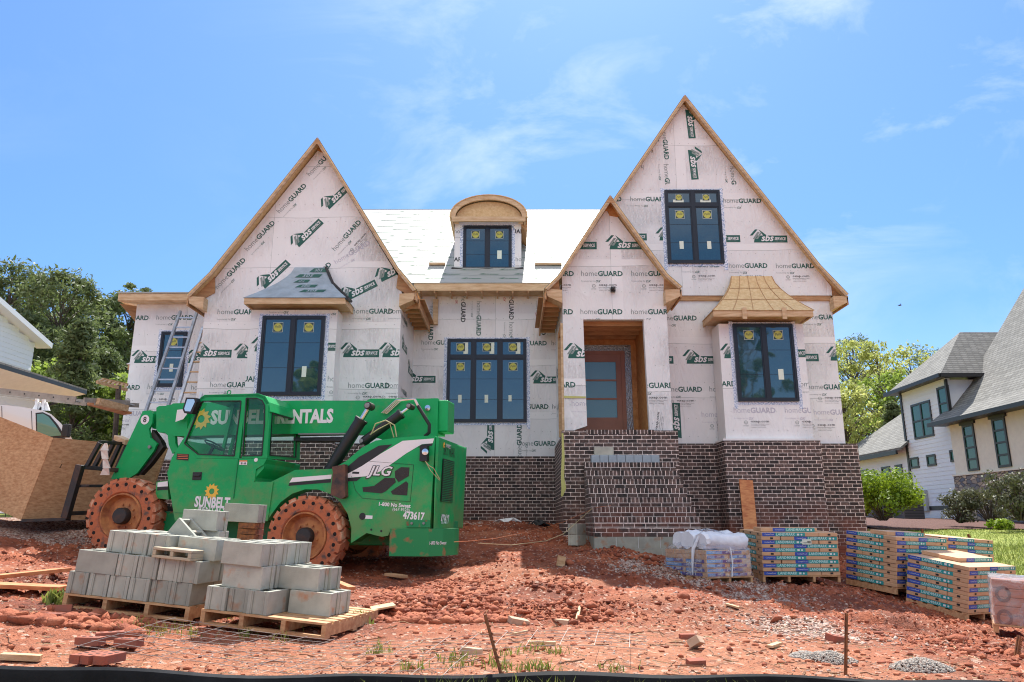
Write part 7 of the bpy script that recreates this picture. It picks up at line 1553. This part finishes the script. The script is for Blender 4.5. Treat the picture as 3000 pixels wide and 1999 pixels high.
for i, (px, py, Y, cw, kd, lf, lb) in enumerate(left):
    tpn = ttop(px, py, Y); zg = .9 if Y > 40 else .5; H = tpn.z - zg
    grow('pine_tree' if lf == 'pine' else 'leafy_tree', tpn.x, Y, zg, H, cw, kd, 100 + i, lb, GT, leaf=lf, bare=.10 if kd != 'decid' else .12, n=13000 if lf == 'pine' else 9000, ls=.17 if kd == 'pine' else .14, clumps=150)
right = [
    (2480, 1000, 52, 3.4, 'decid', 'yellowgreen', 'yellow-green young-leaved tree right beside the wrapped house corner'),
    (2560, 1010, 50, 3.0, 'decid', 'yellowgreen', 'slender yellow-green tree second from the wrapped house corner'),
    (2660, 1020, 52, 3.6, 'decid', 'yellowgreen', 'airy yellow-green tree behind the low shingled wing'),
    (2500, 992, 60, 3.6, 'pine', 'pine', 'dark pine rising behind the yellow-green trees'),
    (2720, 1018, 60, 3.2, 'pine', 'pine', 'dark pine top peeping over the neighbouring roof'),
    (2600, 1090, 46, 2.6, 'decid', 'decid', 'greener tree low in front of the right-hand grove'),
    (2460, 1120, 44, 2.4, 'decid', 'yellowgreen', 'short yellow-green tree low by the brick corner'),
    (2610, 1180, 42, 1.6, 'cone', 'pine', 'small dark evergreen above the low wing roof')]
for i, (px, py, Y, cw, kd, lf, lb) in enumerate(right):
    tpn = ttop(px, py, Y); zg = .3; H = tpn.z - zg
    grow('pine_tree' if lf == 'pine' else 'leafy_tree', tpn.x, Y, zg, H, cw, kd, 200 + i, lb, GT2, leaf=lf, bare=.22 if kd == 'decid' else .4, n=4600 if lf != 'pine' else 8000, ls=.115, clumps=100)
def shrub(px, py, Y, w, h, leaf, seed, label, n=4500, ls=.05, name='shrub'):
    p = P(px, py, Y); r = np.random.default_rng(seed); e = empty(name, (p.x, p.y, p.z), label=label, cat='shrub', group='shrubs by the neighbouring house'); mb = MB(); C = []
    for k in range(26):
        a = r.uniform(0, 6.28); q = math.sqrt(r.random()); hh = h * (.06 + .88 * r.random() ** .8); c = (math.cos(a) * w * q * .8, math.sin(a) * w * q * .8, hh); C.append(c); mb.tube([(c[0] * .1, c[1] * .1, 0), (c[0] * .55, c[1] * .55, hh * .5), c], [.022, .015, .006], 4)
    mb.build('stem', M_['bark'], e); C = np.array(C); ci = r.integers(0, len(C), n); d = r.normal(0, 1, (n, 3)); d /= np.linalg.norm(d, axis=1)[:, None]; Pn = C[ci] + d * (r.random(n) ** .5 * w * .36)[:, None]; Pn[:, 2] = np.maximum(Pn[:, 2], .03)
    t = np.cross(d, r.normal(0, 1, (n, 3))); t /= np.linalg.norm(t, axis=1)[:, None]; b = np.cross(d + r.normal(0, .6, (n, 3)), t); b /= np.linalg.norm(b, axis=1)[:, None]; s_ = ls * r.uniform(.6, 1.3, n)[:, None]
    V = np.stack([Pn - t * s_, Pn + b * s_ * .6, Pn + t * s_, Pn - b * s_ * .6], 1).reshape(-1, 3); o = fast_mesh('foliage', V, np.arange(n * 4).reshape(n, 4), M_[leaf], attrs={'tone': np.repeat(np.clip(.6 * r.random(len(C))[ci] + .4 * r.random(n), 0, 1), 4)}); o.parent = e
shrub(2588, 1525, 24.0, 1.25, 1.35, 'bush', 1, 'bright green rounded bush between the brick corner and the air conditioners', 9000, .05)
shrub(2535, 1512, 25.5, .7, 1.1, 'bush', 2, 'smaller green bush tucked against the brick corner', 3500, .05)
shrub(2815, 1532, 24.6, .62, 1.0, 'darkbush', 3, 'dark sparse shrub in the mulch nearest the air conditioners', 1800, .045); shrub(2902, 1532, 24.0, .60, 1.0, 'darkbush', 4, 'dark reddish shrub in front of the stone wall, middle of three', 1500, .045); shrub(2990, 1525, 22.6, .75, 1.45, 'darkbush', 5, 'tall dark shrub against the stone wall at the right edge', 2600, .05)
shrub(2930, 1552, 21.8, .35, .22, 'bush', 6, 'low patch of bright green perennials in the mulch', 700, .05)

# ------------------------------------------------------------------ right-hand neighbouring house (its side wall runs away from the street)
NB = empty('neighbouring_house', (18.6, 33, 0), label='white sided two-storey house with grey shingle roofs and a stone-based cream bay', cat='house'); NI = Matrix.Translation((-18.6, -33, 0))
def nb(mb, name, m, **k): mb.v = [tuple(NI @ Vector(v)) for v in mb.v]; return mb.build(name, m, NB, **k)
def sidingwall(x, y0, y1, z0, z1, thick=.2, step=.18, s=-1):
    """lap boards as real wedges on a wall facing -X"""
    mb = MB(); z = z0
    while z < z1 - .02:
        zt = min(z + step, z1); mb.prism([(x + s * .014, y0, z), (x, y0, zt), (x - s * thick, y0, zt), (x - s * thick, y0, z)], (0, y1 - y0, 0)); z = zt
    return mb
XW = 18.6
nb(sidingwall(XW, 31.4, 35.2, .75, 6.15), 'siding_wall', M_['siding']); nb(MB().box(XW - .02, XW + .2, 31.4, 35.2, .57, .749), 'skirt_board', M_['black_trim']); nb(MB().box(XW, XW + .2, 31.4, 35.2, -.3, .569), 'foundation', M_['white'])
nb(sidingwall(XW + .02, 35.21, 42, .45, 3.55), 'siding_wall', M_['siding']); nb(MB().box(XW + .02, XW + .3, 35.21, 42, -.3, .449), 'foundation', M_['white'])
# dark corner board and downpipe
nb(MB().box(XW - .06, XW - .001, 35.06, 35.2, .5, 6.1), 'downpipe', M_['black_trim'])
def lowroof(): 
    return MB().prism([(XW - .45, 34.9, 3.35), (XW - .45, 42.6, 3.35), (XW + 3.4, 39.6, 6.3), (XW + 3.4, 34.9, 6.3)], (0, 0, .12))
nb(lowroof(), 'roof', M_['shingle']); nb(MB().box(XW - .50, XW - .40, 35.3, 42.6, 3.18, 3.36), 'gutter', M_['black_trim'])
# upper hipped roof
mb = MB(); e0, e1, e2 = Vector((18.1, 35.7, 6.05)), Vector((18.1, 30.85, 6.1)), Vector((21.5, 30.85, 6.1)); r0, r1 = Vector((20.6, 33.1, 8.55)), Vector((24.5, 33.1, 8.55))
mb.poly([e0, e1, r0]); mb.poly([e1, e2, r1, r0]); mb.poly([e0, r0, r1, Vector((24.5, 35.7, 6.05))]); nb(mb, 'roof', M_['shingle'])
mb = MB(); mb.bar(e0, e1, .14, .16); mb.bar(e1, e2, .14, .16); mb.prism([e0, e1, e2, Vector((21.5, 35.7, 6.05))], (0, 0, -.03)); nb(mb, 'eave', M_['black_trim'])
nb(MB().prism([(XW + .1, 31.39, 4.6), (XW + .1, 31.39, 6.0), (XW + 1.9, 31.39, 6.0)], (0, .1, 0)), 'gable_end_siding', M_['siding']); nb(MB().bar((XW - .04, 31.3, 6.0), (XW - .04, 31.3, 4.55), .10, .10), 'downpipe', M_['black_trim'])
# front block
nb(MB().box(XW - .1, XW + .3, 22, 31.39, 1.95, 4.3), 'stucco_wall', M_['stucco']); nb(MB().box(XW - .22, XW + .3, 22, 31.39, -.4, 1.90), 'stone_wall', M_['stone']); nb(MB().box(XW - .26, XW + .3, 22, 31.42, 1.901, 1.949), 'stone_ledge', M_['stucco'])
sec = [(17.85, 4.15), (18.7, 4.75), (19.7, 5.85), (21.0, 7.55), (23.2, 10.6)]
mb = MB(); 
for a, b in zip(sec[:-1], sec[1:]): mb.add([(a[0], 22, a[1]), (a[0], 31.8, a[1]), (b[0], 31.8, b[1]), (b[0], 22, b[1])], [(0, 1, 2, 3)])
mb.add([(p[0], 31.79, p[1]) for p in sec] + [(23.2, 31.79, 4.1)], [tuple(range(6))]); nb(mb, 'roof', M_['shingle'])
mb = MB(); mb.box(17.78, 17.9, 22, 31.8, 4.0, 4.16); mb.box(17.9, 18.55, 22, 31.75, 4.02, 4.06); nb(mb, 'gutter', M_['black_trim'])
nb(MB().bar((17.9, 25.3, 4.02), (18.42, 25.1, 3.7), .10, .10).bar((18.42, 25.1, 3.74), (18.42, 25.1, 1.6), .10, .10).bar((18.36, 25.1, 1.64), (18.30, 25.1, .2), .10, .10), 'downpipe', M_['black_trim'])
def nwin(y0, y1, z0, z1, x=XW, cols=1, rows=2, header=False):
    mb = MB(); f = .09; xa, xb = x - .05, x + .02
    mb.box(xa, xb, y0, y1, z0, z0 + f); mb.box(xa, xb, y0, y1, z1 - f, z1); mb.box(xa, xb, y0, y0 + f, z0 + f, z1 - f); mb.box(xa, xb, y1 - f, y1, z0 + f, z1 - f)
    for k in range(1, rows): z = z0 + (z1 - z0) * k / rows; mb.box(xa + .004, xb, y0 + f, y1 - f, z - .035, z + .035)
    for k in range(1, cols): y = y0 + (y1 - y0) * k / cols; mb.box(xa + .002, xb, y - .05, y + .05, z0 + f, z1 - f)
    if header: mb.box(xa - .03, xb, y0 - .12, y1 + .12, z1 + .001, z1 + .2)
    w = nb(mb, 'window', M_['black_trim']); p = MB().box(x - .015, x + .015, y0 + f * .9, y1 - f * .9, z0 + f * .9, z1 - f * .9); p.v = [tuple(NI @ Vector(v)) for v in p.v]; p.build('pane', M_['glass_green'], w)
def ny(px, z): # distance at which a photo column meets the side wall
    return (XW * FP / (px - 1500) - z * ST) / CT
nwin(ny(2728, 5), ny(2672, 5), 3.75, 5.35, cols=2); nwin(ny(2785, 5), ny(2752, 5), 4.3, 5.75)
for a, b, z in ((2668, 2693, 2.75), (2717, 2743, 2.75), (2785, 2802, 2.8)): nwin(ny(b, z), ny(a, z), z - .28, z + .22, rows=1)
for a, b in ((2522, 2544), (2587, 2612), (2627, 2648)): nwin(ny(b, 2), ny(a, 2), 1.1, 2.75, x=XW + .02)
for a, b in ((2822, 2855), (2911, 2950)): nwin((XW - .1) * FP / (b - 1500) / 1.0, (XW - .1) * FP / (a - 1500) / 1.0, 2.05, 3.9, x=XW - .1, rows=4, header=True)
nb(MB().box(XW - .14, XW - .02, 33.9, 34.5, .55, 1.45), 'meter_box', M_['steel_box'])
def ac(y, label, x=17.9):
    e = empty('air_conditioner', (x, y, .12), label=label, cat='air conditioner', group='air conditioners by the white wall'); MB().box(-.45, .45, -.45, .45, -.15, 1.02).build('casing', M_['ac'], e, bevel=.03); MB().box(-.47, .47, -.47, .47, 1.021, 1.07).build('lid', M_['black_trim'], e, bevel=.02)
    s = MB()
    for k in range(14): s.box(-.46, -.452, -.4, .4, .08 + k * .065, .10 + k * .065); s.box(-.4, .4, -.46, -.452, .08 + k * .065, .10 + k * .065)
    s.build('louvre', M_['black_trim'], e)
ac(32.5, 'nearer dark air conditioner standing in the mulch against the white foundation', 16.9); ac(34.0, 'farther dark air conditioner half hidden behind the nearer one and the bush', 16.3)

# ------------------------------------------------------------------ left-hand neighbouring house
LH = empty('white_garage_house', (-15, 24, 0), label='white sided house with a long cream soffit and bare gable at the left edge', cat='house'); LI = Matrix.Translation((15, -24, 0))
def lh(mb, name, m, **k): mb.v = [tuple(LI @ Vector(v)) for v in mb.v]; return mb.build(name, m, LH, **k)
XA = -14.25; ze = 4.22; yE = 24.6
lh(sidingwall(XA - .9, 12, yE - .8, .3, ze - .35, s=1), 'siding_wall', M_['siding'])
mb = MB(); mb.box(XA - 1.4, XA, 10, yE, ze - .02, ze + .10); lh(mb, 'eave', M_['black_trim']); lh(MB().prism([(XA, 10, ze - .021), (XA, yE - .05, ze - .021), (XA - .92, yE - .8, ze - .46), (XA - .92, 10, ze - .46)], (-.3, 0, .0)), 'soffit', M_['stucco'])
lh(MB().prism([(XA, 10, ze + .101), (XA, yE, ze + .101), (XA - 4, yE, ze + 1.2), (XA - 4, 10, ze + 1.2)], (0, 0, .05)), 'roof', M_['shingle'])
lh(MB().tube([(XA - .3, yE - .35, ze - .15), (XA - .82, yE - .9, ze - .6), (XA - .82, yE - .9, .3)], .07, 8), 'downpipe', M_['black_trim'])
w_ = MB().box(XA - .88, XA - .85, 21.2, 22.0, 1.9, 2.9); lh(w_, 'window', M_['glass_green'])
XU = -18.6; mb = MB(); z = 3.4
gz_ = lambda y: 6.35 + (27 - y) * .42
while z < 9.9:
    zt = z + .18; yt = 28.3 if zt < 6.9 else 28.3 - (zt - 6.9) / .27
    if yt < 14: break
    mb.prism([(XU + .014, 12, z), (XU, 12, zt), (XU - .2, 12, zt), (XU - .2, 12, z)], (0, yt - 12 - .15, 0)); z = zt
lh(mb, 'gable_wall', M_['siding']); mb = MB(); mb.bar((XU + .30, 27.6, 6.15), (XU + .30, 14, 11.85), .60, .16, up=(1, 0, 0)) if False else mb.prism([(XU - .2, 28.6, 6.72), (XU - .2, 28.6, 6.92), (XU - .2, 14, 10.87), (XU - .2, 14, 10.67)], (.62, 0, 0)); lh(mb, 'rake_board', M_['white'])

# ------------------------------------------------------------------ van with ladder rack
VX = empty('cargo_van', (-8.9, 14.5, 0), label='white cargo van with a ladder rack behind the wooden box', cat='van'); VM = Matrix.Translation((8.9, -14.5, 0))
YV = 15.3
def vpoly(pts, Y, th, name, m, parent=VX, bevel=.0, dx=0): mb = MB(); mb.prism([VM @ (P(x, y, Y)) for x, y in pts], th if isinstance(th, tuple) else (0, th, 0)); return mb.build(name, m, parent, bevel=bevel)
vb = vpoly(((-180, 1182), (0, 1186), (60, 1192), (125, 1203), (150, 1214), (178, 1240), (200, 1268), (214, 1290), (300, 1330), (318, 1370), (318, 1480), (-180, 1440)), YV, (-1.25, 1.6, 0), 'body', M_['van'], bevel=.06)
vpoly(((104, 1210), (125, 1208), (146, 1218), (168, 1244), (188, 1276), (190, 1288), (140, 1284), (106, 1268)), YV - .012, .01, 'door_window_seal', M_['black'])
vpoly(((108, 1214), (126, 1212), (143, 1222), (163, 1247), (181, 1276), (138, 1280), (109, 1264)), YV - .02, .007, 'door_window', mat('van_glass', (.10, .24, .19), .06, spec=.9))
mb = MB(); mb.bar(VM @ P(92, 1204, YV - .004), VM @ P(96, 1300, YV - .004), .012, .006); mb.bar(VM @ P(5, 1190, YV - .004), VM @ P(8, 1300, YV - .004), .012, .006); mb.build('door_seam', M_['black'], VX)
mb = MB(); q = VM @ P(197, 1258, YV - .15); mb.box(q.x - .07, q.x + .07, q.y - .08, q.y + .04, q.z - .17, q.z + .10); mb.build('wing_mirror', M_['black'], VX, bevel=.02)
mb = MB()
for x in (108, 128): a, b = VM @ P(x, 1203, YV + .3), VM @ P(x + 1, 1155, YV + .3); mb.bar(a, b, .07, .05); mb.prism([a + Vector((-.12, 0, 0)), a + Vector((.12, 0, 0)), a + Vector((.03, 0, .18)), a + Vector((-.03, 0, .18))], (0, .04, 0))
mb.build('rack_post', M_['white'], VX)
for wx in (60, ): MB().lathe([(0, 0), (.36, 0), (.36, .22), (0, .22)], VM @ P(wx, 1400, YV), (0, 1, 0), 20).build('wheel', M_['rubber'], VX)
def rackladder(p0, p1, h, d, n, label, m=M_['alu']):
    e = empty('ladder', p0, label=label, cat='ladder', group='ladders and planks carried flat by the van'); q = p1 - p0
    for s in (0, 1): MB().bar(Vector((0, s * d, 0)), q + Vector((0, s * d, 0)), .03, h).build('rail', m, e)
    g_ = MB()
    for k in range(n): c = q * ((k + .5) / n); MB().tube([c + Vector((0, .02, 0)), c + Vector((0, d - .02, 0))], .018, 6).build('rung', M_['alu'], e); g_.lathe([(.018, 0), (0, .002)], c + Vector((0, -.016, 0)), (0, -1, 0), 8)
    g_.build('rung_end', M_['rubber'], e)
wl = mat('weathered_ladder_rail', (.33, .30, .26), .6, .3, var=.2)
rackladder(P(-160, 1128, 15.5), P(222, 1172, 15.5), .13, .42, 9, 'long grey ladder lying on the rack of the white van', wl); rackladder(P(246, 1172, 15.7), P(380, 1180, 17.0), .10, .42, 5, 'ladder end sticking out toward the wrapped wing wall', wl)
def planks(a, b, w, t, label, m): board(a, b, w, t, label, m, 0, 'scaffold_plank', group='planks laid on the scaffold by the wing')
planks(P(258, 1180, 16.2), P(374, 1212, 17.0), .32, .05, 'brown scaffold plank under the ladder end near the wing wall', 'plank_orange'); planks(P(286, 1176, 16.0), P(372, 1198, 16.8), .10, .14, 'weathered timber lying on the scaffold beside the wing', 'plank')
e = empty('scaffold_ladder', P(284, 1120, 16.6), label='short pale wooden ladder lying flat above the planks by the wing wall', cat='ladder')
q0 = P(284, 1120, 16.6)
for a, b in ((P(284, 1119, 16.6), P(372, 1143, 17.4)), (P(300, 1112, 17.2), P(374, 1128, 18.0))): MB().bar(a - q0, b - q0, .04, .07).build('rail', M_['plank'], e)
for k in range(7):
    f = k / 6.5; MB().bar(P(284, 1119, 16.6).lerp(P(372, 1143, 17.4), f) - q0, P(300, 1112, 17.2).lerp(P(374, 1128, 18.0), f) - q0, .05, .03).build('rung', M_['plank'], e)
o = MB().tube([P(348, 1130, 17.2), P(336, 1290, 17.2), P(334, 1420, 17.2)], .06, 8).build('scaffold_post', M_['bark']); tag(o, 'round brown scaffold post under the planks by the wing wall', 'post')
# black yard fence
e = empty('yard_fence', (-12, 20, 0), label='low black metal picket fence behind the van and box', cat='fence'); V0 = Vector((-12, 20, 0))
a, b = P(200, 1268, 19), P(372, 1290, 24); a, b = Vector((-12.5, 22, 0)), Vector((-10.2, 24, 0)); 
fb = MB(); pts = [(-16, 20), (-9.9, 21.5)]
for z in (.35, 1.35, 1.55): fb.bar(Vector((-16, 20, z)) - V0, Vector((-9.9, 21.5, z)) - V0, .03, .04)
fb.build('rail', M_['black'], e)
for k in range(40):
    x = -16 + 6.1 * k / 39; y = 20 + 1.5 * k / 39; pk = MB().box(-.008, .008, -.008, .008, .1, 1.6).build('picket', M_['black'], e); pk.location = Vector((x, y, 0)) - V0
# street in front of the plot, and the tree and houses whose reflections stand in the windows
st_ = MB(); st_.box(-80, 80, -9, 1.2, -1.9, -1.5); tag(st_.build('street', mat('pale_asphalt', (.30, .29, .28), .9, var=.15, vscale=3)), 'pale street in front of the plot', kind='structure')
grow('pine_tree', 15.2, -16, -1.6, 17, 2.8, 'pine', 301, 'tall pine across the street, seen only reflected in the right bay window', 'trees across the street', leaf='pine', bare=.2, n=6000, ls=.2)
grow('leafy_tree', -13.2, -16, -1.6, 11.5, 2.5, 'decid', 302, 'leafy tree across the street, seen only reflected in the left bay window', 'trees across the street', leaf='decid', bare=.15, n=5000, ls=.2)
o = MB(); c0 = P(2636, 895, 90); o.tube([c0 + Vector((-.25, 0, .02)), c0, c0 + Vector((.28, 0, .05))], [.03, .09, .03], 6).tube([c0 + Vector((0, -.3, .15)), c0, c0 + Vector((.1, .3, .15))], [.02, .06, .02], 4); tag(o.build('bird', M_['black']), 'tiny dark bird flying high in the sky on the right', 'bird')
